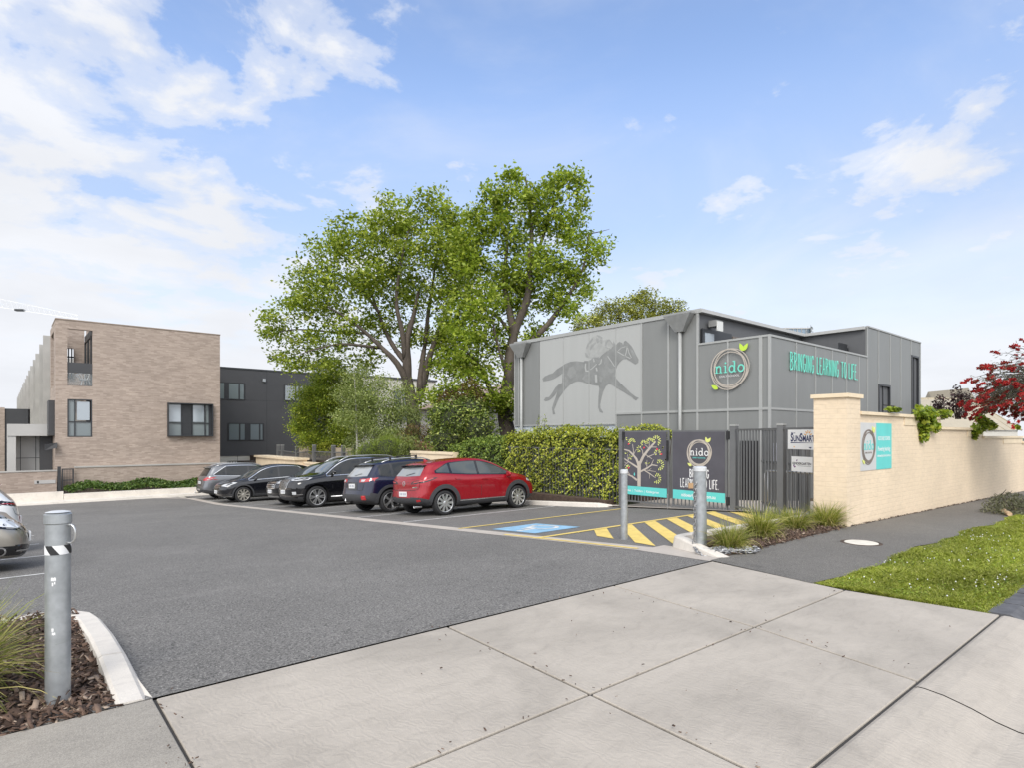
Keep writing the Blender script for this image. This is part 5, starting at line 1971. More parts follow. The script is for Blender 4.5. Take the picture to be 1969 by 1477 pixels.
# glass tower far away
tw_ = thing('glass_tower', 'distant blue glass tower with a rooftop dish peeking over the school roof', 'tower', tuple(P(1535, 838, 300)))
A = P(1508, 634, 300)
B = P(1558, 630, 300)
hz = P(1535, 630, 300).z
u = (B - A)
u.z = 0
wv = Vector((-u.y, u.x, 0)).normalized() * 14
base = [A, A + u, A + u + wv, A + wv]
m = MB()
m.add([Vector((p_.x, p_.y, -2)) for p_ in base] + [Vector((p_.x, p_.y, hz)) for p_ in base], [(0, 1, 5, 4), (1, 2, 6, 5), (2, 3, 7, 6), (3, 0, 4, 7), (4, 5, 6, 7)])
m.build('tower_glass', glass_mat('tower_glass', (0.13, 0.2, 0.27), 0.12), tw_)
m = MB()
for k in range(22):
    z = hz - .2 - k * 3.0
    cc = (base[0] + base[2]) / 2
    q_ = [p_ + (p_ - cc) * .02 for p_ in base]
    for i in range(4):
        a, b_ = q_[i], q_[(i + 1) % 4]
        m.bar((a.x, a.y, z), (b_.x, b_.y, z), .5, .5)
for i in range(7):
    p_ = A + u * (i / 6) - wv.normalized() * .2
    m.bar((p_.x, p_.y, -2), (p_.x, p_.y, hz), .25, .25)
m.build('floor_bands', MT['greyclad'], tw_)
m = MB()
d0 = P(1559, 634, 299)
m.lathe([(0, .0), (1.0, .2), (1.6, .7)], 16, Matrix.Translation(d0) @ Matrix.Rotation(R(80), 4, 'X'))
m.tube([d0 + Vector((0, 0, -4)), d0 + Vector((0, 0, 2.5))], .18, 6)
m.tube([d0 + Vector((-.5, 1.2, -4)), d0 + Vector((-.5, 1.2, 2))], .12, 6)
m.build('roof_dish', MT['galv'], tw_)
# tower crane boom, far away at the upper left
cr = thing('tower_crane', 'faint pale lattice crane boom above the townhouses at the far left', 'crane', tuple(P(-60, 838, 260)))
a0, a1, b0, b1 = P(-120, 549, 260), P(-120, 572, 260), P(150, 606, 260), P(150, 613, 260)
m = MB()
m.bar(a0, b0, .12, .12)
m.bar(a1, b1, .16, .16)
n = 26
for i in range(n):
    p, q, r_ = a1.lerp(b1, i / n), a0.lerp(b0, (i + .5) / n), a1.lerp(b1, (i + 1) / n)
    m.bar(p, q, .05, .05)
    m.bar(q, r_, .05, .05)
m.build('boom', mat('crane_paint', (0.85, 0.85, 0.85), 0.6, var=0.03), cr)
m = MB()
c_ = P(38, 596, 260)
m.bar(c_ + Vector((-1.4, 1, 0)), c_ + Vector((1.4, -1, 0)), 1.6, .8)
m.build('trolley', MT['dkframe'], cr)
mp = P(-125, 560, 260)
m = MB()
for dx_, dy_ in ((-1, -1), (1, -1), (1, 1), (-1, 1)):
    m.bar((mp.x + dx_, mp.y + dy_, -2), (mp.x + dx_, mp.y + dy_, mp.z + 8), .35, .35)
m.build('mast', MT['white'], cr)

# ------------------------------------------------------------------ cream retaining wall and post fence behind the cars
cw = thing('retaining_wall', 'cream rendered retaining wall stepping down behind the parked cars', 'wall', (13.15, 24, -1.5))
WT = 13.15
m = MB()
c_ = MB()
def rw(pa, pb, y, w=.25):
    a, b_ = on_t(pa, y, WT), on_t(pb, y, WT)
    z = (a.z + b_.z) / 2
    s0, s1 = sorted((a.y, b_.y))
    m.box(WT, WT + w, s0, s1, -1.9, z - .1)
    c_.box(WT - .04, WT + w + .04, s0, s1 - .001, z - .0995, z)
rw(872, 790, 869)
rw(789.9, 700, 886)
rw(699.9, 578, 893)
m.build('wall', MT['render_cream'], cw)
c_.build('coping', MT['coping_cream'], cw)
cp_ = thing('cream_pier', 'stout cream rendered pier with flat cap behind the second black car', 'pier', tuple(on_t(530, 890, WT - 1)))
a, b_ = on_t(492, 876, WT - .5), on_t(567, 900, WT - .5)
m = MB()
m.box(WT - .5, WT + .2, b_.y, a.y, -1.9, a.z - .12)
m.build('pier', MT['render_cream'], cp_)
m = MB()
m.box(WT - .6, WT + .3, b_.y - .1, a.y + .1, a.z - .1195, a.z)
m.build('cap', MT['coping_cream'], cp_)
pxs = [535, 543, 571, 604, 641, 660, 682, 716]
pz = [857, 857, 860, 857, 858, 858, 856, 858]
dsc = ['leftmost', 'second', 'third', 'fourth', 'fifth', 'sixth', 'seventh', 'eighth']
pp = []
for i, (px, py) in enumerate(zip(pxs, pz)):
    a = on_t(px, py, WT + .45)
    fence_post((a.x, a.y, .0), a.z, .17, dsc[i] + ' grey post of the wire fence behind the cars, from the left', group='posts of the wire fence', mt='fence')
    pp.append(a)
wf = thing('wire_fence', 'grey wire mesh fence panels strung between posts behind the cars', 'fence', tuple(pp[0]))
m = MB()
for a, b_ in zip(pp, pp[1:]):
    m.bar((a.x, a.y, a.z - .35), (b_.x, b_.y, b_.z - .35), .06, .06)
    n = max(2, int(abs(a.y - b_.y) / .1))
    for k in range(n):
        q = a.lerp(b_, k / n)
        m.bar((q.x, q.y, .2), (q.x, q.y, q.z - .35), .014, .014)
m.build('mesh_panel', MT['fence'], wf)
pf = thing('paling_fence', 'weathered timber paling fence behind the wire fence', 'fence', (14.6, 30, .15))
m = MB()
for k in range(90):
    s = 26.5 + k * .135
    m.box(14.6, 14.62, s, s + .11, .1, .9 + random.uniform(-.02, .02))
m.build('palings', MT['timber'], pf)
bf = thing('slatted_screen', 'red brown timber slat screen beside the dark shrub', 'screen', tuple(P(832, 860, 27)))
m = MB()
a, b_ = P(800, 852, 27), P(862, 852, 26.4)
for k in range(7):
    m.bar((a.x, a.y, .75 + k * .09), (b_.x, b_.y, .75 + k * .09), .02, .08, up=(0, 0, 1))
m.build('slats', MT['timber_red'], bf)
m = MB()
for u_ in (0.02, .5, .98):
    q = a.lerp(b_, u_)
    m.bar((q.x, q.y + .05, .1), (q.x, q.y + .05, 1.4), .07, .07)
m.build('screen_posts', MT['timber_red'], bf)
# ------------------------------------------------------------------ cars
def paint(name, col, metal=0.35, rough=0.28):
    m, t, b = _new(name)
    b.inputs['Base Color'].default_value = tuple(col) + (1,)
    b.inputs['Metallic'].default_value = metal
    b.inputs['Roughness'].default_value = rough
    b.inputs['Coat Weight'].default_value = 0.6
    b.inputs['Coat Roughness'].default_value = 0.02
    return m
MT['tyre'] = mat('tyre_rubber', (0.016, 0.016, 0.017), 0.75, var=0.1)
MT['clad'] = mat('grey_black_plastic', (0.042, 0.043, 0.046), 0.55, var=0.08, vs=9)
MT['well'] = mat('wheel_well', (0.008, 0.008, 0.008), 0.9, var=0)
MT['alloy'] = mat('machined_alloy', (0.60, 0.60, 0.59), 0.28, 0.85, var=0.06)
MT['alloy_dk'] = mat('dark_alloy', (0.035, 0.035, 0.037), 0.4, 0.5, var=0.1)
MT['alloy_gold'] = mat('warm_alloy', (0.50, 0.47, 0.41), 0.35, 0.7, var=0.06)
MT['chrome'] = mat('chrome', (0.72, 0.72, 0.72), 0.12, 1.0, var=0)
MT['tail_red'] = glass_mat('tail_lamp_red', (0.42, 0.012, 0.016), 0.08)
MT['lamp_clear'] = glass_mat('clear_lamp', (0.50, 0.51, 0.52), 0.06)
MT['lamp_bright'] = glass_mat('bright_lamp', (0.78, 0.79, 0.80), 0.05)
MT['trim_black'] = glass_mat('gloss_black_trim', (0.009, 0.009, 0.010), 0.12, 0.6)
MT['plate'] = mat('number_plate', (0.72, 0.73, 0.72), 0.4, var=0.03)
MT['plate_ink'] = mat('plate_ink', (0.30, 0.31, 0.36), 0.5, var=0.2, vs=40)

def interp(pts, x):
    if x <= pts[0][0]:
        return pts[0][1]
    for (a, va), (b_, vb) in zip(pts, pts[1:]):
        if x <= b_:
            u = (x - a) / (b_ - a)
            return va + (vb - va) * u
    return pts[-1][1]
def sinterp(pts, x):
    """monotone-ish smooth curve through points"""
    if x <= pts[0][0]:
        return pts[0][1]
    if x >= pts[-1][0]:
        return pts[-1][1]
    n = len(pts)
    for i in range(n - 1):
        if x <= pts[i + 1][0]:
            (x0, y0), (x1, y1) = pts[i], pts[i + 1]
            h = x1 - x0
            d0 = (y1 - pts[i - 1][1]) / (x1 - pts[i - 1][0]) if i > 0 else (y1 - y0) / h
            d1 = (pts[i + 2][1] - y0) / (pts[i + 2][0] - x0) if i + 2 < n else (y1 - y0) / h
            u = (x - x0) / h
            return (2 * u ** 3 - 3 * u ** 2 + 1) * y0 + (u ** 3 - 2 * u ** 2 + u) * h * d0 + (-2 * u ** 3 + 3 * u ** 2) * y1 + (u ** 3 - u ** 2) * h * d1

def wheel_parts(r, w, n, style, face, back):
    """tyre and rim meshes; the axle is y and the outer face looks to -y"""
    Ry = Matrix.Rotation(R(90), 4, 'X')     # local z -> -y
    ty = MB()
    ri = r * .735
    ty.lathe([(ri, -w / 2 + .0), (r * .86, -w / 2), (r * .95, -w / 2 + .012), (r * .99, -w / 2 + .035), (r, -w / 2 + .06), (r, w / 2 - .06), (r * .99, w / 2 - .035), (r * .95, w / 2 - .012), (r * .86, w / 2), (ri, w / 2 - .004), (ri * .98, w / 2 - .03)], 36, Ry)
    rm = MB()
    d = w / 2
    rm.lathe([(ri * 1.01, d - .006), (ri * .985, d + .002), (ri * .945, d - .002), (ri * .92, d - .03)], 36, Ry, 0)
    rm.lathe([(ri * .925, d - .02), (ri * .90, d - .09), (0, d - .10)], 36, Ry, 1)
    rm.lathe([(ri * .24, d - .07), (ri * .22, d - .012), (ri * .13, d - .004), (0, d - .002)], 18, Ry, 0 if style != 'two' else 0)
    for k in range(n):
        a = 2 * math.pi * k / n
        offs = (-.075, .075) if style == 'pair' else ((0,) if style != 'y' else (-.0,))
        for o in offs:
            ar = a + (o if style == 'pair' else 0)
            def q(rr, da, z):
                return Ry @ Vector((rr * math.cos(ar + da), rr * math.sin(ar + da), z))
            if style == 'y':
                segs = [(.16, 0, .55, 0, .10, .085), (.5, 0, .95, .16, .055, .05), (.5, 0, .95, -.16, .055, .05)]
            elif style == 'pair':
                segs = [(.18, o * 1.0, .95, o * 1.2, .05, .06)]
            else:
                segs = [(.15, 0, .95, 0, .075, .11)]
            for r0, a0, r1, a1, w0, w1 in segs:
                r0, r1, w0, w1 = r0 * ri, r1 * ri, w0 * ri * 1.25, w1 * ri * 1.25
                p0 = (r0 * math.cos(ar + a0), r0 * math.sin(ar + a0))
                p1 = (r1 * math.cos(ar + a1), r1 * math.sin(ar + a1))
                dx_, dy_ = p1[0] - p0[0], p1[1] - p0[1]
                l = math.hypot(dx_, dy_)
                nx, ny = -dy_ / l, dx_ / l
                vs = []
                for z0, z1 in ((d - .075, d - .05), (d - .012, d - .008)):
                    vs += [(p0[0] + nx * w0, p0[1] + ny * w0, z0), (p0[0] - nx * w0, p0[1] - ny * w0, z0), (p1[0] - nx * w1, p1[1] - ny * w1, z1), (p1[0] + nx * w1, p1[1] + ny * w1, z1)]
                vs = [Ry @ Vector(v) for v in vs]
                rm.add(vs, [(4, 5, 6, 7), (0, 1, 5, 4), (1, 2, 6, 5), (2, 3, 7, 6), (3, 0, 4, 7)], 0)
    return ty, rm

def car(label, S, tpos, spos, heading, name='parked_car'):
    n = Vector((0, -(gz(8, spos + .5) - gz(8, spos - .5)), 1)).normalized()
    ex = Vector((1, 0, 0)) if heading == 0 else Vector((-1, 0, 0))
    ey = n.cross(ex)
    M = Matrix((ex, ey, n)).transposed().to_4x4()
    M.translation = Vector((tpos, spos, gz(8, spos) + .001))
    root = thing(name, label, 'car', M=M, group='cars in the car park')
    L, Wd, wb, fo, r = S['L'], S['W'], S['wb'], S['fo'], S['r']
    x_front = wb / 2 + fo
    X = lambda xr: xr - (L - x_front)          # from "metres from the rear bumper" to local x
    prof = lambda x: sinterp(S['top'], x)
    belt = lambda x: interp(S['belt'], x)
    xr = lambda z: interp(S['xr'], z)
    xf = lambda z: interp(S['xf'], z)
    Ra = r + S.get('gap', .055)
    # body shell
    st = [0, .015, .05, .11, .2, .32] + list(np.linspace(.46, L - 1.15, 22)) + [L - .98, L - .8, L - .64, L - .5, L - .36, L - .24, L - .14, L - .07, L - .025, L]
    def wfac(x):
        return min(interp([(0, 0), (.015, .52), (.05, .77), (.11, .885), (.2, .945), (.32, .972), (.7, 1), (1, 1)], x),
                   interp([(0, 0), (.025, .46), (.07, .68), (.14, .81), (.24, .885), (.36, .93), (.5, .96), (.8, .99), (1.15, 1)], L - x))
    rings = []
    rows = []
    for x0 in st:
        a = max(0, 1 - x0 / (.42 * L)) ** 1.4
        b_ = max(0, (x0 - .72 * L) / (.28 * L)) ** 2
        def xat(z):
            return x0 + a * xr(z) + b_ * (xf(z) - L)
        zt = prof(x0)
        for _ in range(8):
            zt = prof(xat(zt))
        w = Wd / 2 * wfac(x0)
        zb = interp([(0, S['zr']), (.5, .22), (L - .5, .20), (L, S['zf'])], x0)
        zbelt = min(belt(x0), zt - .06)
        cab = max(0, min(1, (zt - zbelt - .06) / .35))
        tum = S.get('tum', .14)
        wr_ = w * (.90 - tum * cab)
        hb = zbelt - zb
        lev = [(0, zb), (.62 * w, zb), (.90 * w, zb + .015), (.965 * w, zb + .10), (.985 * w, zb + hb * .3), (w * .992, zb + hb * .52), (w, zb + hb * .72), (w * .99, zbelt - hb * .12), (w * .955, zbelt - .012),
               (w * .925, zbelt + .012 * cab + .0)]
        for k in (.33, .66):
            lev.append((w * .925 + (wr_ - w * .925) * k, zbelt + (zt - .055 - zbelt) * k))
        lev += [(wr_, zt - .055), (wr_ * .93, zt - .018), (wr_ * .72, zt), (wr_ * .36, zt + .012), (0, zt + .016)]
        ring = [(X(xat(z)), y, z) for y, z in lev] + [(X(xat(z)), -y, z) for y, z in lev[1:-1]][::-1]
        rows.append(ring)
    nr = len(rows[0])
    vs = [v for rg in rows for v in rg]
    fs = []
    for i in range(len(rows) - 1):
        for j in range(nr):
            j2 = (j + 1) % nr
            fs.append((i * nr + j, i * nr + j2, (i + 1) * nr + j2, (i + 1) * nr + j))
    me = bpy.data.meshes.new('shell')
    me.from_pydata(vs, [], fs)
    bm = bmesh.new()
    bm.from_mesh(me)
    bmesh.ops.remove_doubles(bm, verts=bm.verts, dist=1e-5)
    bmesh.ops.dissolve_degenerate(bm, dist=1e-5, edges=bm.edges)
    bmesh.ops.recalc_face_normals(bm, faces=bm.faces)
    bm.to_mesh(me)
    bm.free()
    tmp = bpy.data.objects.new('shell', me)
    COL.objects.link(tmp)
    sd = tmp.modifiers.new('s', 'SUBSURF')
    sd.levels = sd.render_levels = 1
    cut = MB()
    for ax in (wb / 2, -wb / 2):
        for sy in (1, -1):
            Mx = Matrix.Translation((ax, sy * Wd / 2 * .86, r)) @ Matrix.Rotation(R(90), 4, 'X')
            o = len(cut.v)
            nn = 40
            hw = Wd / 2 * .36
            vsx = [Mx @ Vector((Ra * math.cos(2 * math.pi * k / nn), Ra * math.sin(2 * math.pi * k / nn), zz)) for zz in (-hw, hw) for k in range(nn)]
            cut.add(vsx, [tuple(range(nn))[::-1], tuple(range(nn, 2 * nn))] + [(k, (k + 1) % nn, nn + (k + 1) % nn, nn + k) for k in range(nn)])
    co = cut.build('cut', [])
    bo = tmp.modifiers.new('b', 'BOOLEAN')
    bo.operation = 'DIFFERENCE'
    bo.solver = 'EXACT'
    bo.object = co
    dg = bpy.context.evaluated_depsgraph_get()
    em = bpy.data.meshes.new_from_object(tmp.evaluated_get(dg))
    bpy.data.objects.remove(tmp)
    bpy.data.objects.remove(co)
    em.materials.clear()
    V = [v.co.copy() for v in em.vertices]
    polys = [tuple(p.vertices) for p in em.polygons]
    bvh = BVHTree.FromPolygons(V, polys)
    groups = {'body': [], 'cladding': [], 'wheel_well': []}
    for p in em.polygons:
        c = p.center
        key = 'body'
        dmin = min(math.hypot(c.x - ax, c.z - r) for ax in (wb / 2, -wb / 2))
        if dmin < Ra + .003 and abs(c.y) > Wd * .2:
            key = 'wheel_well'
        elif c.z < interp(S['clad'], c.x + (L - x_front)):
            key = 'cladding'
        groups[key].append(tuple(p.vertices))
    for key, fl_ in groups.items():
        if not fl_:
            continue
        used = sorted({i for f in fl_ for i in f})
        mp_ = {i: k for k, i in enumerate(used)}
        mb = MB()
        mb.add([V[i] for i in used], [tuple(mp_[i] for i in f) for f in fl_])
        mb.build(key, {'body': S['paint'], 'cladding': MT['clad'], 'wheel_well': MT['well']}[key], root, world=False, smooth=True)
    bpy.data.meshes.remove(em)
    bpy.data.meshes.remove(me)

    # draping flat artwork onto the shell
    dirs = {'R': (lambda u, v: Vector((X(u), -3, v)), Vector((0, 1, 0))), 'L': (lambda u, v: Vector((X(u), 3, v)), Vector((0, -1, 0))),
            'rear': (lambda u, v: Vector((-6, u, v)), Vector((1, 0, 0))), 'front': (lambda u, v: Vector((6, u, v)), Vector((-1, 0, 0))), 'top': (lambda u, v: Vector((X(u), v, 4)), Vector((0, 0, -1)))}
    def drape(mb, side, name, mt, off=.004, parent=None, smooth=True):
        fn, d = dirs[side]
        vs, ok = [], []
        for v in mb.v:
            h = bvh.ray_cast(fn(v[0], v[1]), d)
            if h[0] is None:
                ok.append(False)
                vs.append((0, 0, 0))
            else:
                nn = h[1]
                if nn.dot(d) > 0:
                    nn = -nn
                ok.append(True)
                vs.append(h[0] + nn * (off + v[2]))
        o = MB()
        fl_ = [f for f in mb.f if all(ok[i] for i in f)]
        if not fl_:
            return None
        used = sorted({i for f in fl_ for i in f})
        mp_ = {i: k for k, i in enumerate(used)}
        flip = side in ('L', 'rear')
        o.add([vs[i] for i in used], [tuple(mp_[i] for i in (f[::-1] if flip else f)) for f in fl_])
        return o.build(name, mt, parent or root, world=False, smooth=smooth)
    def sheet(poly, step=.07):
        """dense flat mesh of a polygon, with a short rim turned in"""
        pts = []
        n_ = len(poly)
        for i in range(n_):
            a, b2 = Vector(poly[i]), Vector(poly[(i + 1) % n_])
            k = max(1, int((b2 - a).length / step))
            pts += [a.lerp(b2, j / k) for j in range(k)]
        nb = len(pts)
        us, vs_ = [p.x for p in pts], [p.y for p in pts]
        inner = []
        def inside(x, y):
            c = False
            for i in range(nb):
                a, b2 = pts[i], pts[(i + 1) % nb]
                if (a.y > y) != (b2.y > y) and x < (b2.x - a.x) * (y - a.y) / (b2.y - a.y) + a.x:
                    c = not c
            return c
        u = min(us) + step * .6
        while u < max(us):
            v = min(vs_) + step * .6
            while v < max(vs_):
                if inside(u, v) and min((Vector((u, v)) - p).length for p in pts) > step * .45:
                    inner.append(Vector((u, v)))
                v += step
            u += step
        res = geometry.delaunay_2d_cdt(pts + inner, [(i, (i + 1) % nb) for i in range(nb)], [], 1, 1e-5)
        mb = MB()
        vv, ff = res[0], res[2]
        fs_ = []
        for f in ff:
            a, b2, c = vv[f[0]], vv[f[1]], vv[f[2]]
            fs_.append(tuple(f) if (b2 - a).cross(c - a) > 0 else tuple(f)[::-1])
        mb.add([(p.x, p.y, 0) for p in vv], fs_)
        area = sum(pts[i].x * pts[(i + 1) % nb].y - pts[(i + 1) % nb].x * pts[i].y for i in range(nb))
        base = len(mb.v)
        mb.v += [(p.x, p.y, 0) for p in pts] + [(p.x, p.y, -.012) for p in pts]
        for i in range(nb):
            j = (i + 1) % nb
            f = (base + i, base + nb + i, base + nb + j, base + j)
            mb.f.append(f if area > 0 else f[::-1])
            mb.m.append(0)
        return mb
    def decal(poly, side, name, mt, off=.004, parent=None, step=.07):
        sd_ = sheet(poly, step)
        return drape(sd_, side, name, mt, off, parent)
    # side glazing
    g0, g1 = S['glass']              # rear and front ends of the side glass
    def band(x0, x1, lo=.0, hi=.0):
        n_ = max(4, int((x1 - x0) / .07))
        bot, top = [], []
        for i in range(n_ + 1):
            x = x0 + (x1 - x0) * i / n_
            zb2 = belt(x) + .035 - lo
            zt2 = prof(x) - S.get('cant', .105) + hi
            if S.get('qtaper'):
                zt2 = min(zt2, belt(x) + .035 + hi + (x - g0) * S['qtaper'] + .05)
            if zt2 - zb2 > .012:
                bot.append((x, zb2))
                top.append((x, zt2))
        return bot + top[::-1]
    for side in ('R', 'L'):
        decal(band(g0 - .05, g1 + .03, .022, .022), side, 'window_surround', S.get('surround', MT['trim_black']), .003)
        cuts = [g0] + S['pillars'] + [g1]
        for i in range(len(cuts) - 1):
            a, b_ = cuts[i] + (.03 if i else 0), cuts[i + 1] - (.05 if i < len(cuts) - 2 else 0)
            bd = band(a, b_)
            if len(bd) >= 4:
                decal(bd, side, 'side_window', S.get('sglass', MT['glass_car']), .0075)
        if S.get('chrome'):
            bd = band(g0 - .05, g1 + .06, .03, .03)
            mb = MB()
            for q in ribbon(bd, .02, True):
                mb.add([(p.x, p.y, 0) for p in q], [(0, 1, 2, 3)])
            drape(mb, side, 'chrome_trim', MT['chrome'], .009)
        # door shut lines
        mb = MB()
        for xs in S['doors']:
            z0_, z1_ = S['clad_z'] + .06, belt(xs) + .01
            for q in ribbon([(xs, z0_), (xs + .01, (z0_ + z1_) / 2), (xs, z1_)], .011):
                mb.add([(p.x, p.y, 0) for p in q], [(0, 1, 2, 3)])
        drape(mb, side, 'shut_line', MT['black'], .002)
        for xs in S['handles']:
            decal([(xs, belt(xs) - .135), (xs + .19, belt(xs) - .13), (xs + .19, belt(xs) - .095), (xs, belt(xs) - .10)], side, 'door_handle', S.get('handle', S['paint']), .022, step=.05)
        if S.get('crease'):
            mb = MB()
            for q in ribbon(S['crease'], .018):
                mb.add([(p.x, p.y, 0) for p in q], [(0, 1, 2, 3)])
        # wheel arch lips
        for ax in (wb / 2, -wb / 2):
            xc = ax + (L - x_front)
            poly = []
            ro = Ra + S.get('arch', .07)
            for k in range(0, 25):
                a = R(-22 + k * 224 / 24)
                poly.append((xc + ro * math.cos(a), max(.16, r + ro * math.sin(a))))
            for k in range(24, -1, -1):
                a = R(-22 + k * 224 / 24)
                poly.append((xc + (Ra + .004) * math.cos(a), max(.16, r + (Ra + .004) * math.sin(a))))
            cl = []
            for p in poly:
                if not cl or (Vector(cl[-1]) - Vector(p)).length > .004:
                    cl.append(p)
            if S.get('arch', .07) > 0:
                decal(cl, side, 'wheel_arch', S.get('arch_mat', MT['clad']), .012, step=.06)
        if S.get('sill_chrome'):
            mb = MB()
            x0, x1 = L - x_front - wb / 2 + Ra + .1, L - x_front + wb / 2 - Ra - .12
            for q in ribbon([(x0, S['sill_chrome']), (x1, S['sill_chrome'] + .005)], .028):
                n_ = 10
                for i in range(n_):
                    a, b_ = i / n_, (i + 1) / n_
                    mb.add([tuple(q[0].lerp(q[1], a)) + (0,), tuple(q[0].lerp(q[1], b_)) + (0,), tuple(q[3].lerp(q[2], b_)) + (0,), tuple(q[3].lerp(q[2], a)) + (0,)], [(0, 1, 2, 3)])
            drape(mb, side, 'sill_strip', MT['chrome'], .012)
    # screens
    zc, zw = S['cowl']
    hw0, hw1 = Wd / 2 * .80, Wd / 2 * .63
    decal([(-hw0, zc), (0, zc - .02), (hw0, zc), (hw1, zw - .01), (0, zw + .012), (-hw1, zw - .01)], 'front', 'windscreen', MT['glass_car_lt'], .005, step=.08)
    z0, z1 = S['rglass']
    ra, rb = Wd / 2 * S.get('rgw', .74), Wd / 2 * .60
    rg_ = decal([(-ra, z0), (0, z0 - .015), (ra, z0), (rb, z1), (0, z1 + .01), (-rb, z1)], 'rear', 'rear_window', S.get('rglass_mat', MT['glass_car']), .005, step=.08)
    if rg_:
        mb = MB()
        for q in ribbon([(.02, z0 + .01), (-.34, z0 + .07)], .016):
            mb.add([(p.x, p.y, 0) for p in q], [(0, 1, 2, 3)])
        drape(mb, 'rear', 'wiper', MT['black'], .015, rg_)
        if S.get('spoiler'):
            mb = MB()
            xs = [p for p in S['xr'] if True]
            zt = S['top'][0][1]
            xt = interp(S['xr'], zt)
            mb.v = []
            ws = Wd / 2 * .64
            y_ = [-ws, -ws * .5, 0, ws * .5, ws]
            top_, bot_, fr_ = [], [], []
            for yy in y_:
                dr = .03 * (yy / ws) ** 2
                top_.append((X(xt - .16 + dr * 2), yy, zt - .035 - dr * .5))
                bot_.append((X(xt - .14 + dr * 2), yy, zt - .065 - dr * .5))
                fr_.append((X(xt + .30), yy * 1.02, zt + .022 - dr * .9))
            n_ = len(y_)
            bk = [(X(xt + .12), y, z - .05) for (x, y, z) in bot_]
            vs_ = top_ + bot_ + fr_ + bk
            fs_ = []
            for i in range(n_ - 1):
                fs_ += [(i, i + 1, 2 * n_ + i + 1, 2 * n_ + i), (n_ + i, n_ + i + 1, i + 1, i), (3 * n_ + i, 3 * n_ + i + 1, n_ + i + 1, n_ + i)]
            fs_ += [(0, 2 * n_, 3 * n_, n_), (n_ - 1, 2 * n_ - 1, 4 * n_ - 1, 3 * n_ - 1)]
            mb.add(vs_, fs_)
            mb.build('spoiler', S.get('spoiler_mat', S['paint']), root, world=False)
    # lamps, grilles, plates and badges: lists of (name, side, polygon, material, offset)
    for nm_, side, poly, mt, off in S['art']:
        decal(poly, side, nm_, mt, off, step=.06)
    for nm_, side, lines, wd, mt, off in S.get('lines', []):
        mb = MB()
        for pts in lines:
            dn = []
            for a, b_ in zip(pts, pts[1:]):
                a, b_ = Vector(a), Vector(b_)
                k = max(1, int((b_ - a).length / .08))
                dn += [a.lerp(b_, j / k) for j in range(k)]
            dn.append(Vector(pts[-1]))
            for q in ribbon(dn, wd):
                mb.add([(p.x, p.y, 0) for p in q], [(0, 1, 2, 3)])
        drape(mb, side, nm_, mt, off)
    for side, y, z, tilt in S.get('plates', []):
        pw, ph_ = .372, .134
        fn, d = dirs[side]
        h = bvh.ray_cast(fn(y, z), d)
        if h[0] is None:
            continue
        sgn = -1 if side == 'rear' else 1
        o = h[0] + Vector((sgn * .022, 0, 0))
        Mx = frame(o, Vector((0, sgn, 0)), Vector((0, 0, 1)))
        mb = MB()
        mb.box(-pw / 2, pw / 2, -ph_ / 2, ph_ / 2, -.02, .004)
        mb.v = [tuple(Mx @ Vector(v)) for v in mb.v]
        pl_ = mb.build('number_plate', MT['plate'], root, world=False)
        mb = MB()
        for k in range(6):
            x = -.14 + k * .052 + (.02 if k > 2 else 0)
            mb.box(x, x + .026 + .008 * (k % 2), -.03, .03, .0041, .0055)
        mb.v = [tuple(Mx @ Vector(v)) for v in mb.v]
        mb.build('plate_blur', MT['plate_ink'], pl_, world=False)
    # mirrors
    for sy in (1, -1):
        xm = X(S['mirror'][0])
        zm = S['mirror'][1]
        ym = sy * (Wd / 2 * .93)
        bm = bmesh.new()
        bmesh.ops.create_uvsphere(bm, u_segments=14, v_segments=8, radius=1)
        for v in bm.verts:
            x, y, z = v.co
            v.co = (xm + x * .075 * (1 if x > 0 else .45), ym + sy * .10 + y * .115, zm + z * .082 * (1 - .15 * sy * y))
        me_ = bpy.data.meshes.new('mirror')
        bm.to_mesh(me_)
        bm.free()
        me_.materials.append(S.get('mirror_mat', S['paint']))
        me_.polygons.foreach_set('use_smooth', [True] * len(me_.polygons))
        mo = link('mirror', me_, root, False)
        mb = MB()
        mb.bar((xm + .02, ym - sy * .06, zm - .05), (xm + .01, ym + sy * .06, zm - .06), .05, .04)
        mb.build('mirror_foot', MT['black'], mo, world=False)
    # roof furniture
    if S.get('rails'):
        for sy in (1, -1):
            mb = MB()
            pts = []
            x0, x1 = S['rails']
            for i in range(13):
                x = x0 + (x1 - x0) * i / 12
                h = bvh.ray_cast(Vector((X(x), sy * Wd / 2 * .645, 4)), Vector((0, 0, -1)))
                e = min(1, min(i, 12 - i) / 2)
                pts.append(h[0] + Vector((0, 0, -.01 + .055 * e)))
            mb.tube(pts, .017, 8)
            mb.build('roof_rail', S.get('rail_mat', MT['chrome']), root, world=False, smooth=True)
    for x in S.get('racks', []):
        mb = MB()
        zz = prof(x) + .10
        mb.bar((X(x), -Wd / 2 * .68, zz), (X(x), Wd / 2 * .68, zz), .055, .03)
        for sy in (1, -1):
            mb.bar((X(x), sy * Wd / 2 * .645, zz - .012), (X(x), sy * Wd / 2 * .645, prof(x) + .0), .07, .05, up=(1, 0, 0))
        mb.build('roof_bar', MT['black'], root, world=False)
    if S.get('fin'):
        x = S['fin']
        mb = MB()
        z = prof(x)
        mb.add([(X(x), -.025, z), (X(x + .16), -.025, z + .005), (X(x + .16), .025, z + .005), (X(x), .025, z), (X(x - .02), 0, z + .085), (X(x + .02), 0, z + .08)], [(0, 1, 5, 4), (2, 3, 4, 5), (1, 2, 5), (3, 0, 4), (3, 2, 1, 0)])
        mb.build('antenna_fin', S['paint'], root, world=False)
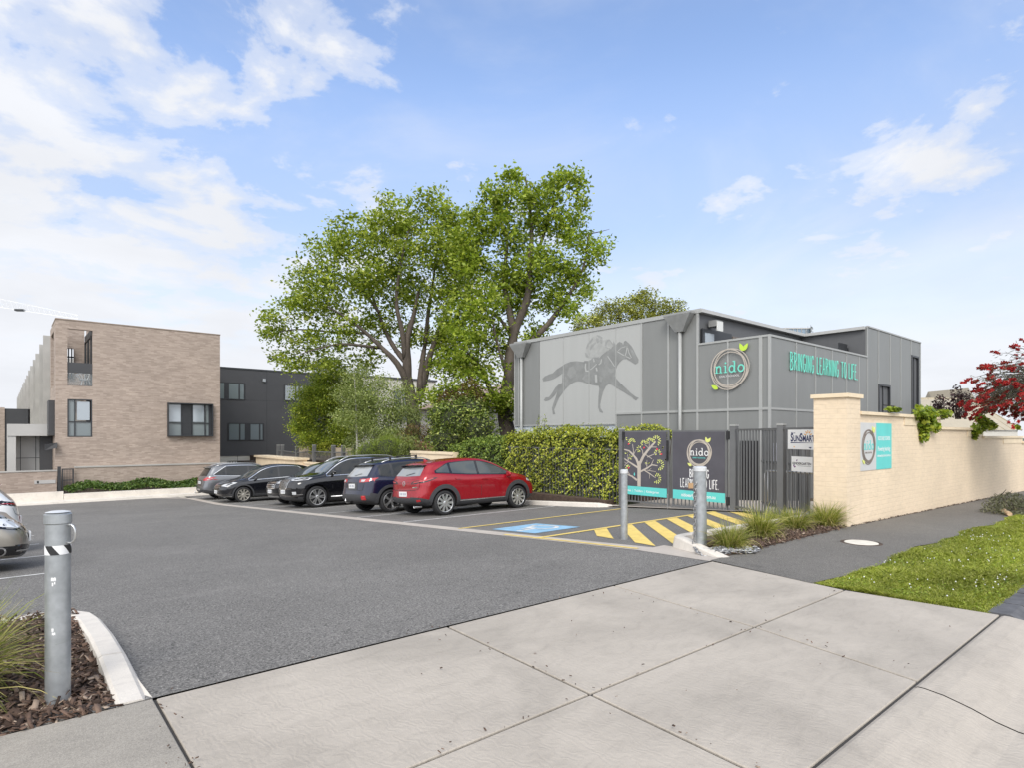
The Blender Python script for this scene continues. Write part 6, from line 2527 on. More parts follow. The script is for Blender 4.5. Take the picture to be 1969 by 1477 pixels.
    if S.get('step'):
        for sy in (1, -1):
            mb = MB()
            mb.tube([(-wb / 2 + Ra + .05, sy * (Wd / 2 - .02), .36), (wb / 2 - Ra - .05, sy * (Wd / 2 - .02), .36)], .028, 8)
            mb.build('side_step', MT['alloy'], root, world=False, smooth=True)
    if S.get('exhaust'):
        mb = MB()
        for yy in S['exhaust']:
            mb.tube([(X(.02), yy, .27), (X(.25), yy, .27)], .038, 12, cap=False)
            mb.tube([(X(.05), yy, .27), (X(.06), yy, .27)], .037, 12)
        mb.build('exhaust_tip', MT['chrome'], root, world=False, smooth=True)
    if S.get('tow'):
        mb = MB()
        mb.tube([(X(.12), 0, .36), (X(-.1), 0, .34), (X(-.14), 0, .38), (X(-.14), 0, .43)], .022, 8)
        mb.lathe([(0, .05), (.025, .025), (0, 0)], 10, Matrix.Translation((X(-.14), 0, .41)))
        mb.build('tow_bar', MT['chrome'], root, world=False, smooth=True)
    # wheels
    ty, rm = wheel_parts(r, S.get('tw', .215), S['spokes'], S['spoke_style'], None, None)
    tyo = None
    for ax in (wb / 2, -wb / 2):
        for sy in (-1, 1):
            Mx = Matrix.Translation((ax, sy * (Wd / 2 - S.get('tw', .215) / 2 - .018), r))
            if sy == 1:
                Mx = Mx @ Matrix.Rotation(R(180), 4, 'Z')
            if tyo is None:
                tyo = ty.build('wheel', MT['tyre'], root, world=False, smooth=True, M=Mx)
                rmo = rm.build('rim', [S.get('rim', MT['alloy']), MT['alloy_dk']], tyo, world=False)
            else:
                o = tyo.copy()
                COL.objects.link(o)
                o.matrix_basis = Mx
                o.parent = root
                q = rmo.copy()
                COL.objects.link(q)
                q.parent = o
    return root

def mir(poly):
    return [(-x, z) for x, z in poly][::-1]
# --- red hatch-backed crossover
red = paint('red_metallic_paint', (0.31, 0.004, 0.012), 0.3, 0.18)
L_ = 4.27
tl1 = [(.33, .86), (.55, .87), (.80, .91), (.86, .955), (.60, .96), (.40, .925)]
tl1s = [(.03, .86), (.30, .925), (.60, 1.02), (.48, 1.03), (.12, .955)]
SPEC_RED = dict(L=L_, W=1.765, wb=2.57, fo=.89, r=.335, gap=.05, zr=.36, zf=.24, paint=red, tum=.17,
    top=[(.44, 1.40), (.9, 1.475), (1.7, 1.53), (2.2, 1.505), (2.6, 1.405), (3.0, 1.22), (3.25, 1.085), (3.55, 1.03), (3.9, .94), (4.12, .82), (4.27, .68)],
    belt=[(.3, 1.13), (.9, 1.10), (1.6, 1.045), (3.0, .99), (3.5, .955), (4.27, .7)],
    xr=[(.3, .10), (.42, .015), (.55, .0), (.62, .06), (.80, .07), (.90, .05), (1.0, .09), (1.05, .13), (1.42, .44)],
    xf=[(.24, 4.10), (.35, 4.22), (.5, 4.27), (.65, 4.24), (.8, 4.12), (1.0, 4.0)],
    clad=[(0, .50), (.55, .49), (.75, .40), (3.3, .40), (3.5, .44), (4.27, .40)], clad_z=.40, glass=(.60, 3.08), pillars=[1.06, 1.98], doors=[1.12, 2.02, 3.02], handles=[1.16, 2.08],
    cowl=(1.10, 1.40), rglass=(1.08, 1.35), rgw=.70, rglass_mat=glass_mat('pale_rear_glass', (0.22, 0.235, 0.24), 0.03), spoiler=True, spoiler_mat=MT['trim_black'], sglass=MT['glass_car_lt'], qtaper=.50,
    arch=.115, sill_chrome=.37, mirror=(2.98, 1.02), fin=.72, exhaust=[-.55, .55], spokes=10, spoke_style='one', plates=[('rear', 0, .60, 0)],
    art=[('tail_lamp', 'rear', tl1, MT['trim_black'], .006), ('tail_lamp', 'rear', mir(tl1), MT['trim_black'], .006), ('tail_lamp', 'R', tl1s, MT['trim_black'], .006), ('tail_lamp', 'L', tl1s, MT['trim_black'], .006),
         ('lamp_lens', 'R', [(.10, .91), (.34, .965), (.50, 1.01), (.44, 1.015), (.16, .96)], MT['tail_red'], .011), ('lamp_lens', 'rear', mir([(.42, .885), (.78, .93), (.80, .945), (.5, .925)]), MT['tail_red'], .011),
         ('lamp_lens', 'rear', [(.42, .885), (.78, .93), (.80, .945), (.5, .925)], MT['tail_red'], .011),
         ('plate_recess', 'rear', [(-.36, .50), (.36, .50), (.33, .70), (-.33, .70)], red, .002),
         ('reflector', 'rear', mir([(.60, .40), (.72, .41), (.72, .46), (.60, .45)]), MT['tail_red'], .008),
         ('headlamp', 'R', [(3.78, .80), (4.14, .72), (4.16, .76), (3.86, .87)], MT['lamp_clear'], .006)],
    lines=[('badge', 'rear', [[(.07 * math.cos(R(a)), .875 + .055 * math.sin(R(a))) for a in range(0, 361, 24)], [(-.05, .89), (0, .85), (.05, .89)]], .014, MT['chrome'], .008),
           ('script', 'rear', [[(-.62, .78), (-.42, .775)]], .03, MT['chrome'], .006),
           ('shut_line', 'rear', [[(-.74, 1.0), (-.66, .74), (-.5, .70), (.5, .70), (.66, .74), (.74, 1.0)]], .012, MT['black'], .003)])
car('red crossover hatchback with black wheel arches, nearest to the hedge', SPEC_RED, 10.33, 14.25, 0)

# --- dark blue crossover wagon with roof bars
nav = paint('dark_blue_paint', (0.008, 0.011, 0.034), 0.2, 0.2)
t2 = [(.40, .93), (.62, .925), (.86, .95), (.88, 1.02), (.62, 1.03), (.42, 1.02)]
SPEC_NAVY = dict(L=4.46, W=1.80, wb=2.665, fo=.90, r=.345, gap=.055, zr=.36, zf=.26, paint=nav, tum=.15,
    top=[(.50, 1.47), (1.0, 1.545), (1.8, 1.585), (2.4, 1.55), (2.75, 1.45), (3.1, 1.26), (3.35, 1.10), (3.7, 1.02), (4.1, .93), (4.35, .78), (4.46, .68)],
    belt=[(.3, 1.08), (1.0, 1.04), (3.1, .98), (3.6, .95), (4.46, .7)],
    xr=[(.3, .12), (.42, .0), (.62, .0), (.70, .07), (.95, .09), (1.06, .14), (1.47, .52)],
    xf=[(.24, 4.28), (.4, 4.42), (.6, 4.46), (.8, 4.36), (1.0, 4.2)],
    clad=[(0, .60), (.5, .56), (.75, .34), (3.5, .34), (4.46, .42)], clad_z=.34, glass=(.62, 3.2), pillars=[1.0, 2.05], doors=[1.15, 2.1, 3.12], handles=[1.2, 2.16],
    cowl=(1.12, 1.47), rglass=(1.10, 1.42), rglass_mat=glass_mat('pale_rear_glass2', (0.3, 0.31, 0.31), 0.03), spoiler=True, spoiler_mat=MT['trim_black'], arch=.09,
    mirror=(3.05, 1.05), rails=(.75, 2.5), rail_mat=MT['alloy'], racks=[1.05, 1.95], tow=True, spokes=5, spoke_style='y', plates=[('rear', 0, .82, 0)],
    art=[('tail_lamp', 'rear', t2, MT['tail_red'], .007), ('tail_lamp', 'rear', mir(t2), MT['tail_red'], .007),
         ('tail_lamp', 'R', [(.04, .935), (.40, .99), (.52, 1.05), (.10, 1.03)], MT['tail_red'], .007), ('tail_lamp', 'L', [(.04, .935), (.40, .99), (.52, 1.05), (.10, 1.03)], MT['tail_red'], .007),
         ('reverse_lamp', 'rear', mir([(.50, .945), (.66, .945), (.70, 1.005), (.52, 1.005)]), MT['lamp_clear'], .011), ('reverse_lamp', 'rear', [(.50, .945), (.66, .945), (.70, 1.005), (.52, 1.005)], MT['lamp_clear'], .011),
         ('plate_recess', 'rear', [(-.34, .70), (.34, .70), (.31, .93), (-.31, .93)], MT['trim_black'], .004),
         ('reflector', 'rear', mir([(.62, .42), (.76, .42), (.76, .54), (.62, .54)]), MT['tail_red'], .010)],
    lines=[('shut_line', 'rear', [[(-.70, 1.02), (-.62, .70), (.62, .70), (.70, 1.02)]], .012, MT['black'], .003)])
car('dark blue wagon with roof bars, parked tail outwards beside the red one', SPEC_NAVY, 10.14, 16.75, 0)

# --- big black four-wheel drive, nose outwards
blk = paint('black_paint', (0.0055, 0.0055, 0.007), 0.0, 0.12)
oct_ = [(-.20, 1.13), (.20, 1.13), (.36, 1.08), (.40, .92), (.30, .72), (.14, .66), (-.14, .66), (-.30, .72), (-.40, .92), (-.36, 1.08)]
dia = []
for i in range(-6, 7):
    for sgn in (1, -1):
        x = i * .085
        seg = [(x - sgn * .24, .66), (x + sgn * .24, 1.13)]
        o = []
        for k in range(25):
            u = k / 24
            p = (seg[0][0] + (seg[1][0] - seg[0][0]) * u, seg[0][1] + (seg[1][1] - seg[0][1]) * u)
            lim = interp([(.66, .13), (.72, .29), (.92, .385), (1.08, .35), (1.13, .19)], p[1])
            if abs(p[0]) < lim:
                o.append(p)
        if len(o) > 2:
            dia.append([o[0], o[-1]])
SPEC_SUV = dict(L=4.85, W=1.96, wb=2.865, fo=.89, r=.385, gap=.06, zr=.42, zf=.30, paint=blk, tum=.13, tw=.25,
    top=[(.35, 1.70), (.9, 1.775), (1.9, 1.80), (2.6, 1.77), (3.0, 1.64), (3.35, 1.42), (3.62, 1.23), (3.9, 1.17), (4.3, 1.12), (4.6, 1.06), (4.78, .95), (4.85, .84)],
    belt=[(.2, 1.20), (1.5, 1.15), (3.4, 1.11), (3.9, 1.06), (4.85, .9)],
    xr=[(.3, .1), (.5, .0), (.8, .02), (1.15, .08), (1.7, .38)], xf=[(.28, 4.70), (.45, 4.82), (.7, 4.85), (.95, 4.80), (1.15, 4.68)],
    clad=[(0, .42), (.8, .36), (4.1, .36), (4.85, .40)], clad_z=.36, glass=(.40, 3.52), pillars=[1.1, 2.2], doors=[1.2, 2.25, 3.38], handles=[1.25, 2.32], chrome=True, handle=MT['chrome'],
    cowl=(1.25, 1.69), rglass=(1.22, 1.62), arch=.055, arch_mat=blk, mirror=(3.32, 1.24), mirror_mat=blk, rails=(.6, 3.0), rail_mat=MT['alloy'], step=True, spokes=6, spoke_style='pair',
    plates=[('front', -.0, .60, 0)],
    art=[('grille', 'front', oct_, MT['trim_black'], .006),
         ('headlamp', 'front', [(.42, 1.0), (.74, .98), (.88, 1.0), (.86, 1.07), (.42, 1.09)], MT['lamp_clear'], .006), ('headlamp', 'front', mir([(.42, 1.0), (.74, .98), (.88, 1.0), (.86, 1.07), (.42, 1.09)]), MT['lamp_clear'], .006),
         ('headlamp', 'L', [(4.32, 1.03), (4.70, .98), (4.70, 1.03), (4.40, 1.085)], MT['lamp_clear'], .006),
         ('lamp_mask', 'L', [(4.38, 1.04), (4.66, 1.0), (4.66, 1.015), (4.42, 1.065)], MT['trim_black'], .010),
         ('air_intake', 'front', [(-.62, .42), (.62, .42), (.56, .52), (-.56, .52)], MT['trim_black'], .006),
         ('fog_lamp', 'front', [(.66, .50), (.80, .50), (.80, .60), (.66, .60)], MT['lamp_clear'], .006)],
    lines=[('grille_mesh', 'front', dia, .014, MT['alloy'], .011), ('grille_frame', 'front', [oct_ + [oct_[0]]], .035, MT['chrome'], .013),
           ('chrome_strip', 'L', [[(4.2, .50), (4.72, .49)]], .02, MT['chrome'], .008)])
car('big black four-wheel drive with diamond mesh chrome grille, nose outwards', SPEC_SUV, 10.02, 21.75, 180)

# --- second black car mostly hidden behind it
S3 = dict(SPEC_SUV)
bars = [[(-.42, z), (.42, z)] for z in (.74, .82, .90, .98)]
S3.update(L=4.62, wb=2.7, fo=.92, W=1.86, r=.36, rails=None, step=False, chrome=True,
    top=[(.35, 1.56), (.9, 1.63), (1.8, 1.66), (2.4, 1.63), (2.85, 1.50), (3.2, 1.29), (3.45, 1.14), (3.75, 1.09), (4.1, 1.03), (4.4, .95), (4.56, .85), (4.62, .74)],
    belt=[(.2, 1.1), (1.5, 1.05), (3.2, 1.03), (3.7, .98), (4.62, .82)],
    xr=[(.3, .1), (.5, .0), (.8, .02), (1.1, .08), (1.56, .38)], xf=[(.28, 4.48), (.45, 4.59), (.7, 4.62), (.9, 4.57), (1.1, 4.44)],
    clad=[(0, .42), (.8, .34), (3.9, .34), (4.62, .40)], glass=(.40, 3.34), pillars=[1.05, 2.1], doors=[1.15, 2.15, 3.2], handles=[1.2, 2.2], cowl=(1.16, 1.55), rglass=(1.12, 1.48), mirror=(3.16, 1.14),
    plates=[('front', 0, .56, 0)],
    art=[('grille', 'front', [(-.45, .68), (.45, .68), (.50, .98), (-.50, .98)], MT['trim_black'], .006), ('headlamp', 'front', [(.52, .86), (.84, .88), (.84, .95), (.52, .97)], MT['lamp_clear'], .006),
         ('headlamp', 'front', mir([(.52, .86), (.84, .88), (.84, .95), (.52, .97)]), MT['lamp_clear'], .006), ('headlamp', 'L', [(4.1, .92), (4.46, .86), (4.46, .92), (4.2, .97)], MT['lamp_clear'], .006)],
    lines=[('grille_bar', 'front', bars, .035, MT['chrome'], .012), ('grille_frame', 'front', [[(-.5, .98), (-.45, .68), (.45, .68), (.5, .98), (-.5, .98)]], .03, MT['chrome'], .011), ('skid_plate', 'front', [[(-.6, .36), (.6, .36)]], .07, MT['alloy'], .01)])
car('black car with horizontal chrome grille bars, mostly hidden by the big four-wheel drive', S3, 10.35, 24.3, 180)

# --- third black car, compact SUV with light wheels
blk2 = paint('blue_black_paint', (0.007, 0.0075, 0.010), 0.0, 0.13)
S4 = dict(SPEC_SUV)
S4.update(L=4.53, W=1.82, wb=2.62, fo=.94, r=.352, gap=.055, tw=.225, paint=blk2, mirror_mat=blk2, handle=blk2, rails=None, step=False, tum=.16,
    top=[(.45, 1.50), (.9, 1.60), (1.7, 1.655), (2.3, 1.62), (2.75, 1.47), (3.1, 1.26), (3.4, 1.09), (3.75, 1.02), (4.1, .93), (4.36, .82), (4.53, .68)],
    belt=[(.3, 1.13), (1.2, 1.07), (3.0, .99), (3.6, .95), (4.53, .75)],
    xr=[(.3, .1), (.5, .0), (.8, .02), (1.1, .1), (1.5, .48)], xf=[(.24, 4.36), (.42, 4.50), (.6, 4.53), (.8, 4.44), (1.0, 4.30)],
    clad=[(0, .46), (.8, .36), (3.8, .36), (4.2, .40), (4.53, .36)], clad_z=.36, glass=(.50, 3.28), pillars=[1.0, 2.0], doors=[1.15, 2.08, 3.1], handles=[1.18, 2.12], qtaper=.6,
    cowl=(1.11, 1.53), rglass=(1.12, 1.42), arch=.06, arch_mat=MT['clad'], mirror=(3.05, 1.06), spokes=9, spoke_style='one', rim=MT['alloy_gold'], plates=[('front', 0, .50, 0)],
    art=[('grille', 'front', [(-.48, .66), (.48, .66), (.52, .80), (-.52, .80)], MT['trim_black'], .006),
         ('headlamp', 'front', [(.44, .76), (.78, .74), (.84, .86), (.60, .85)], MT['lamp_clear'], .006), ('headlamp', 'front', mir([(.44, .76), (.78, .74), (.84, .86), (.60, .85)]), MT['lamp_clear'], .006),
         ('headlamp', 'L', [(3.82, .90), (4.30, .73), (4.38, .76), (4.20, .85), (3.98, .92)], MT['lamp_clear'], .006), ('lamp_mask', 'L', [(3.98, .88), (4.24, .78), (4.3, .79), (4.06, .89)], MT['trim_black'], .010),
         ('air_intake', 'front', [(-.55, .34), (.55, .34), (.5, .46), (-.5, .46)], MT['trim_black'], .006),
         ('tail_lamp', 'L', [(.12, 1.15), (.34, 1.16), (.5, 1.34), (.36, 1.36)], MT['tail_red'], .006)],
    lines=[('chrome_strip', 'front', [[(-.5, .70), (.5, .70)], [(-.46, .76), (.46, .76)]], .022, MT['chrome'], .011), ('chrome_strip', 'L', [[(4.05, .30), (4.45, .31)]], .03, MT['alloy'], .01)])
car('black compact four-wheel drive with pale ten-spoke wheels, beside the silver tail-out wagon', S4, 9.56, 29.1, 180)

# --- grey wagon, tail outwards, the farthest of the row
gry = paint('silver_grey_paint', (0.17, 0.175, 0.185), 0.6, 0.3)
t5 = [(.44, .95), (.70, .93), (.90, .96), (.90, 1.05), (.64, 1.06)]
S5 = dict(SPEC_NAVY)
S5.update(L=4.64, W=1.82, wb=2.705, fo=.94, r=.355, paint=gry, racks=[], rails=(.6, 2.9), tow=True, chrome=True, qtaper=.7, arch=.05, arch_mat=gry,
    top=[(.42, 1.60), (.9, 1.665), (1.8, 1.695), (2.5, 1.655), (2.9, 1.53), (3.25, 1.31), (3.5, 1.15), (3.8, 1.08), (4.2, .99), (4.5, .86), (4.64, .72)],
    belt=[(.3, 1.17), (1.2, 1.12), (3.2, 1.03), (3.7, 1.0), (4.64, .75)],
    xr=[(.3, .12), (.45, .0), (.66, .0), (.78, .06), (1.0, .08), (1.12, .13), (1.6, .44)], xf=[(.24, 4.46), (.4, 4.60), (.6, 4.64), (.8, 4.54), (1.0, 4.4)],
    clad=[(0, .50), (.5, .48), (.75, .34), (3.7, .34), (4.64, .40)], glass=(.55, 3.38), pillars=[1.05, 2.1], doors=[1.2, 2.15, 3.25], handles=[1.25, 2.2], cowl=(1.18, 1.55), rglass=(1.16, 1.54), rglass_mat=MT['glass_car'], spoiler_mat=gry,
    mirror=(3.2, 1.1), fin=.8, plates=[('rear', 0, .84, 0)],
    art=[('tail_lamp', 'rear', t5, MT['tail_red'], .007), ('tail_lamp', 'rear', mir(t5), MT['tail_red'], .007), ('tail_lamp', 'R', [(.03, .96), (.35, 1.0), (.62, 1.10), (.2, 1.09)], MT['tail_red'], .007),
         ('reverse_lamp', 'R', [(.18, .975), (.4, 1.015), (.45, 1.04), (.22, 1.0)], MT['lamp_clear'], .011), ('plate_recess', 'rear', [(-.34, .70), (.34, .70), (.31, .95), (-.31, .95)], MT['trim_black'], .004)],
    lines=[('shut_line', 'rear', [[(-.70, 1.02), (-.62, .68), (.62, .68), (.70, 1.02)]], .012, MT['black'], .003)])
car('silver grey wagon with red tail lamps, parked tail outwards by the planting', S5, 9.6, 31.9, 0)

# --- left side: beige sedan nose and a white hatchback beyond it
bei = paint('beige_metallic_paint', (0.36, 0.33, 0.28), 0.6, 0.3)
S6 = dict(SPEC_RED)
hl = [(.34, .66), (.66, .64), (.78, .70), (.70, .78), (.42, .72)]
S6.update(L=4.5, W=1.72, wb=2.6, fo=.92, r=.315, paint=bei, tum=.15, spoiler=False, sill_chrome=None, arch=0, fin=None, qtaper=None, sglass=MT['glass_car'], zf=.18, exhaust=None,
    top=[(.15, 1.02), (.6, 1.06), (.95, 1.22), (1.4, 1.41), (2.0, 1.465), (2.5, 1.43), (2.9, 1.26), (3.3, 1.04), (3.6, .97), (4.0, .90), (4.3, .80), (4.5, .62)],
    belt=[(.2, .96), (1.5, .96), (3.2, .93), (3.7, .88), (4.5, .66)],
    xr=[(.3, .1), (.5, 0), (.8, .03), (1.02, .14)], xf=[(.18, 4.42), (.30, 4.50), (.5, 4.49), (.62, 4.44), (.8, 4.25), (1.0, 4.1)],
    clad=[(0, .1), (4.5, .1)], clad_z=.26, glass=(1.05, 3.15), pillars=[1.3, 2.1], doors=[1.2, 2.15, 3.1], handles=[1.3, 2.2], cowl=(1.05, 1.36), rglass=(1.10, 1.36), mirror=(3.0, 1.0),
    plates=[('front', 0, .47, 0)],
    art=[('headlamp', 'front', hl, MT['lamp_clear'], .006), ('headlamp', 'front', mir(hl), MT['lamp_clear'], .006), ('lamp_mask', 'R', [(3.78, .73), (4.38, .60), (4.45, .66), (4.26, .80), (3.92, .85)], MT['trim_black'], .004), ('headlamp', 'R', [(3.86, .74), (4.34, .64), (4.40, .68), (4.22, .78), (3.98, .82)], MT['lamp_bright'], .008),
         ('grille', 'front', [(-.36, .58), (.36, .58), (.40, .70), (-.40, .70)], MT['trim_black'], .006), ('air_intake', 'front', [(-.42, .22), (.42, .22), (.40, .36), (-.40, .36)], MT['trim_black'], .006),
         ('fog_recess', 'front', mir([(.46, .24), (.70, .26), (.72, .40), (.44, .38)]), MT['trim_black'], .006), ('fog_recess', 'front', [(.46, .24), (.70, .26), (.72, .40), (.44, .38)], MT['trim_black'], .006),
         ('fog_recess', 'R', [(4.02, .26), (4.36, .24), (4.36, .38), (4.06, .40)], MT['trim_black'], .006)],
    lines=[('grille_bar', 'front', [[(-.37, .62), (.37, .62)], [(-.38, .66), (.38, .66)]], .012, MT['chrome'], .011), ('fog_trim', 'front', [[(-.70, .31), (-.46, .30)], [(.70, .31), (.46, .30)]], .018, MT['chrome'], .012),
           ('fog_ring', 'R', [[(4.12 + .07 * math.cos(R(a)), .32 + .06 * math.sin(R(a))) for a in range(0, 361, 30)]], .02, MT['chrome'], .012)])
car('beige sedan nosing in from the left edge behind the nearest bollard', S6, .36 - 2.22, 12.35, 0)
S7 = dict(SPEC_RED)
wht = paint('white_paint_car', (0.70, 0.70, 0.69), 0.0, 0.3)
S7.update(L=4.0, W=1.70, wb=2.5, fo=.80, r=.30, paint=wht, spoiler_mat=MT['tail_red'], sglass=MT['glass_car'], sill_chrome=None, arch=0, exhaust=None, fin=None,
    clad=[(0, .1), (4.0, .1)], top=[(.44, 1.34), (.9, 1.42), (1.7, 1.46), (2.2, 1.44), (2.5, 1.34), (2.9, 1.15), (3.1, 1.02), (3.4, .96), (3.7, .86), (3.9, .72), (4.0, .6)],
    xr=[(.3, .1), (.45, 0), (.7, .02), (.95, .08), (1.34, .44)], xf=[(.24, 3.85), (.4, 3.97), (.6, 4.0), (.8, 3.9), (1.0, 3.8)],
    belt=[(.3, 1.0), (1.6, .95), (2.9, .92), (4.0, .68)], glass=(.65, 2.95), pillars=[1.05, 1.9], doors=[1.1, 1.95, 2.85], handles=[1.14, 2.0], cowl=(1.02, 1.35), rglass=(1.0, 1.28), mirror=(2.8, 1.0))
car('white hatchback at the left edge beyond the beige sedan, tail towards the aisle', S7, .30 - 1.95, 15.2, 180)
# ------------------------------------------------------------------ foliage helpers
def np_mesh(name, verts, faces, mt, parent=None, world=True, smooth=False):
    me = bpy.data.meshes.new(name)
    nv, nf, k = len(verts), len(faces), faces.shape[1]
    me.vertices.add(nv)
    me.vertices.foreach_set('co', verts.astype(np.float32).ravel())
    me.loops.add(nf * k)
    me.loops.foreach_set('vertex_index', faces.astype(np.int32).ravel())
    me.polygons.add(nf)
    me.polygons.foreach_set('loop_start', np.arange(nf, dtype=np.int32) * k)
    me.update(calc_edges=True)
    me.materials.append(mt)
    if smooth:
        me.polygons.foreach_set('use_smooth', [True] * nf)
    return link(name, me, parent, world)
def unit(a):
    return a / np.maximum(np.linalg.norm(a, axis=1, keepdims=True), 1e-9)
def leaf_mesh(name, pts, size, mt, parent=None, aspect=.62, up=.5, out=None, droop=0.0, axis=None):
    """one small folded leaf (two faces) at every point"""
    n = len(pts)
    nrm = rng.normal(size=(n, 3))
    nrm[:, 2] = np.abs(nrm[:, 2]) + up
    if out is not None:
        nrm += out
    nrm = unit(nrm)
    a = rng.normal(size=(n, 3)) if axis is None else axis + rng.normal(size=(n, 3)) * .25
    a[:, 2] -= droop
    a = unit(a - nrm * np.sum(a * nrm, 1, keepdims=True))
    b = np.cross(nrm, a)
    s = (size * rng.uniform(.65, 1.25, n))[:, None]
    tip, base = pts + a * s * .5, pts - a * s * .5
    fold = nrm * s * .10
    l, r_ = pts + b * s * aspect * .5 - fold + a * s * .04, pts - b * s * aspect * .5 - fold + a * s * .04
    v = np.stack([base, r_, tip, l], 1).reshape(-1, 3)
    i = np.arange(n)[:, None] * 4
    f = np.concatenate([i + np.array([[0, 1, 2]]), i + np.array([[0, 2, 3]])], 1).reshape(-1, 3)
    return np_mesh(name, v, f, mt, parent)
def in_ball(n, bias=.45):
    d = unit(rng.normal(size=(n, 3)))
    return d * (rng.uniform(0, 1, n) ** bias)[:, None]
def tree(name, label, cat, limbs, blobs, mt_leaf, mt_bark, leaf=.16, per=28, spread=.32, up=.5, twig=.012, group=None, droop=.3, aspect=.62, base=None):
    """limbs: [(points, r0, r1)]; blobs: [(centre, radii, clump count)]; twigs grow from the limbs to every clump"""
    loc = limbs[0][0][0] if base is None else base
    t = thing(name, label, cat, tuple(loc), group=group)
    m = MB()
    nodes, rad = [], []
    for pts, r0, r1 in limbs:
        pts = [Vector(p) for p in pts]
        dn, rr = [], []
        for i in range(len(pts) - 1):
            k = max(2, int((pts[i + 1] - pts[i]).length / .35))
            for j in range(k):
                u = (i + j / k) / (len(pts) - 1)
                p = pts[i].lerp(pts[i + 1], j / k)
                w = (r0 + (r1 - r0) * u) * .35
                dn.append(p + Vector((random.uniform(-w, w), random.uniform(-w, w), 0)))
                rr.append((r0 + (r1 - r0) * u) * random.uniform(.92, 1.08))
        dn.append(pts[-1])
        rr.append(r1)
        # soften corners
        for _ in range(2):
            dn = [dn[0]] + [dn[i - 1] * .25 + dn[i] * .5 + dn[i + 1] * .25 for i in range(1, len(dn) - 1)] + [dn[-1]]
        m.tube(dn, rr, 9)
        nodes += [tuple(p) for p in dn[len(dn) // 4:]]
        rad += rr[len(dn) // 4:]
    cl = []
    for c, rr, n in blobs:
        p = in_ball(n, .5) * np.array(rr) + np.array(c)
        cl.append(p)
    cl = np.concatenate(cl)
    N = np.array(nodes)
    Rd = list(rad)
    D = np.min(np.linalg.norm(cl[:, None] - N[None], axis=2), axis=1)
    for i in np.argsort(D):
        p = cl[i]
        dist = np.linalg.norm(N - p, axis=1) + np.maximum(0, N[:, 2] - p[2] + .1) * .8
        j = int(np.argmin(dist))
        a, b_ = Vector(N[j]), Vector(p)
        d = (b_ - a).length
        if d < .08:
            continue
        r0 = min(Rd[j] * .62, twig + .012 * d)
        k = max(2, min(7, int(d / .45)))
        bend = Vector((random.uniform(-1, 1), random.uniform(-1, 1), random.uniform(-.3, 1.0))) * (d * .13)
        pts = [a.lerp(b_, u / k) + bend * (4 * (u / k) * (1 - u / k)) for u in range(k + 1)]
        rs = [r0 * (1 - .72 * u / k) for u in range(k + 1)]
        m.tube(pts, rs, 5, cap=False)
        N = np.concatenate([N, np.array([tuple(q) for q in pts[1:]])])
        Rd += rs[1:]
    m.build('trunk', mt_bark, t, smooth=True)
    n = len(cl)
    k = rng.integers(int(per * .5), int(per * 1.5), n)
    pts = np.repeat(cl, k, axis=0) + rng.normal(size=(int(k.sum()), 3)) * np.array([spread, spread, spread * .7])
    leaf_mesh('crown', pts, leaf, mt_leaf, t, aspect, up, droop=droop)
    return t
def bush(name, label, cat, blobs, mt_leaf, leaf=.09, dens=260, core=None, group=None, aspect=.62, up=.4, stems=True, base_z=None, part='foliage'):
    """blobs: [(centre, radii)]; leaves gather near each blob's skin, stems inside"""
    c0 = Vector(blobs[0][0])
    zb = base_z if base_z is not None else min(b_[0][2] - b_[1][2] for b_ in blobs)
    t = thing(name, label, cat, (c0.x, c0.y, zb), group=group)
    P_ = []
    for c, rr in blobs:
        area = 4 * math.pi * ((rr[0] * rr[1] + rr[0] * rr[2] + rr[1] * rr[2]) / 3)
        n = max(30, int(area * dens))
        d = unit(rng.normal(size=(n, 3)))
        rad = 1 - np.abs(rng.normal(size=n)) * .22
        rad *= 1 + .16 * np.sin(d[:, 0] * 5 + c[0]) * np.cos(d[:, 1] * 4 + d[:, 2] * 6 + c[1])
        P_.append(d * rad[:, None] * np.array(rr) + np.array(c))
    P_ = np.concatenate(P_)
    P_ = P_[P_[:, 2] > zb]
    leaf_mesh(part, P_, leaf, mt_leaf, t, aspect, up)
    if stems:
        m = MB()
        for c, rr in blobs:
            for k in range(7):
                d = in_ball(1)[0] * np.array(rr) * .85
                e = Vector(np.array(c) + d)
                b_ = Vector((c[0] + random.uniform(-.2, .2) * rr[0], c[1] + random.uniform(-.2, .2) * rr[1], zb - .05))
                mid = b_.lerp(e, .5) + Vector((random.uniform(-.08, .08), random.uniform(-.08, .08), .05))
                m.tube([b_, mid, e], [.022, .015, .006], 5)
        m.build('stems', MT['bark_dk'], t)
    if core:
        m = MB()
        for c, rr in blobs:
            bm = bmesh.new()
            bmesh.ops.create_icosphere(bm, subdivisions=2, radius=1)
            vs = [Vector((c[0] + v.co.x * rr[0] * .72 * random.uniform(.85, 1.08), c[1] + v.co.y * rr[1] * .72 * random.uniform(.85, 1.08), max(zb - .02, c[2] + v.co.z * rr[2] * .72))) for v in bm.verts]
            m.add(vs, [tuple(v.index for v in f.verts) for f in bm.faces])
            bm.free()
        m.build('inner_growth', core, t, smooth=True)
    return t
MT['lf_plane'] = leaf_mat('plane_leaf', (0.095, 0.145, 0.016), (0.33, 0.40, 0.058), (0.56, 0.58, 0.14), .28, .48)
MT['lf_plane2'] = leaf_mat('plane_leaf_bright', (0.10, 0.155, 0.015), (0.33, 0.41, 0.055), (0.56, 0.59, 0.14), .26, .47)
MT['lf_robinia'] = leaf_mat('robinia_leaf', (0.11, 0.17, 0.015), (0.33, 0.40, 0.045), (0.56, 0.56, 0.09), .2, .35)
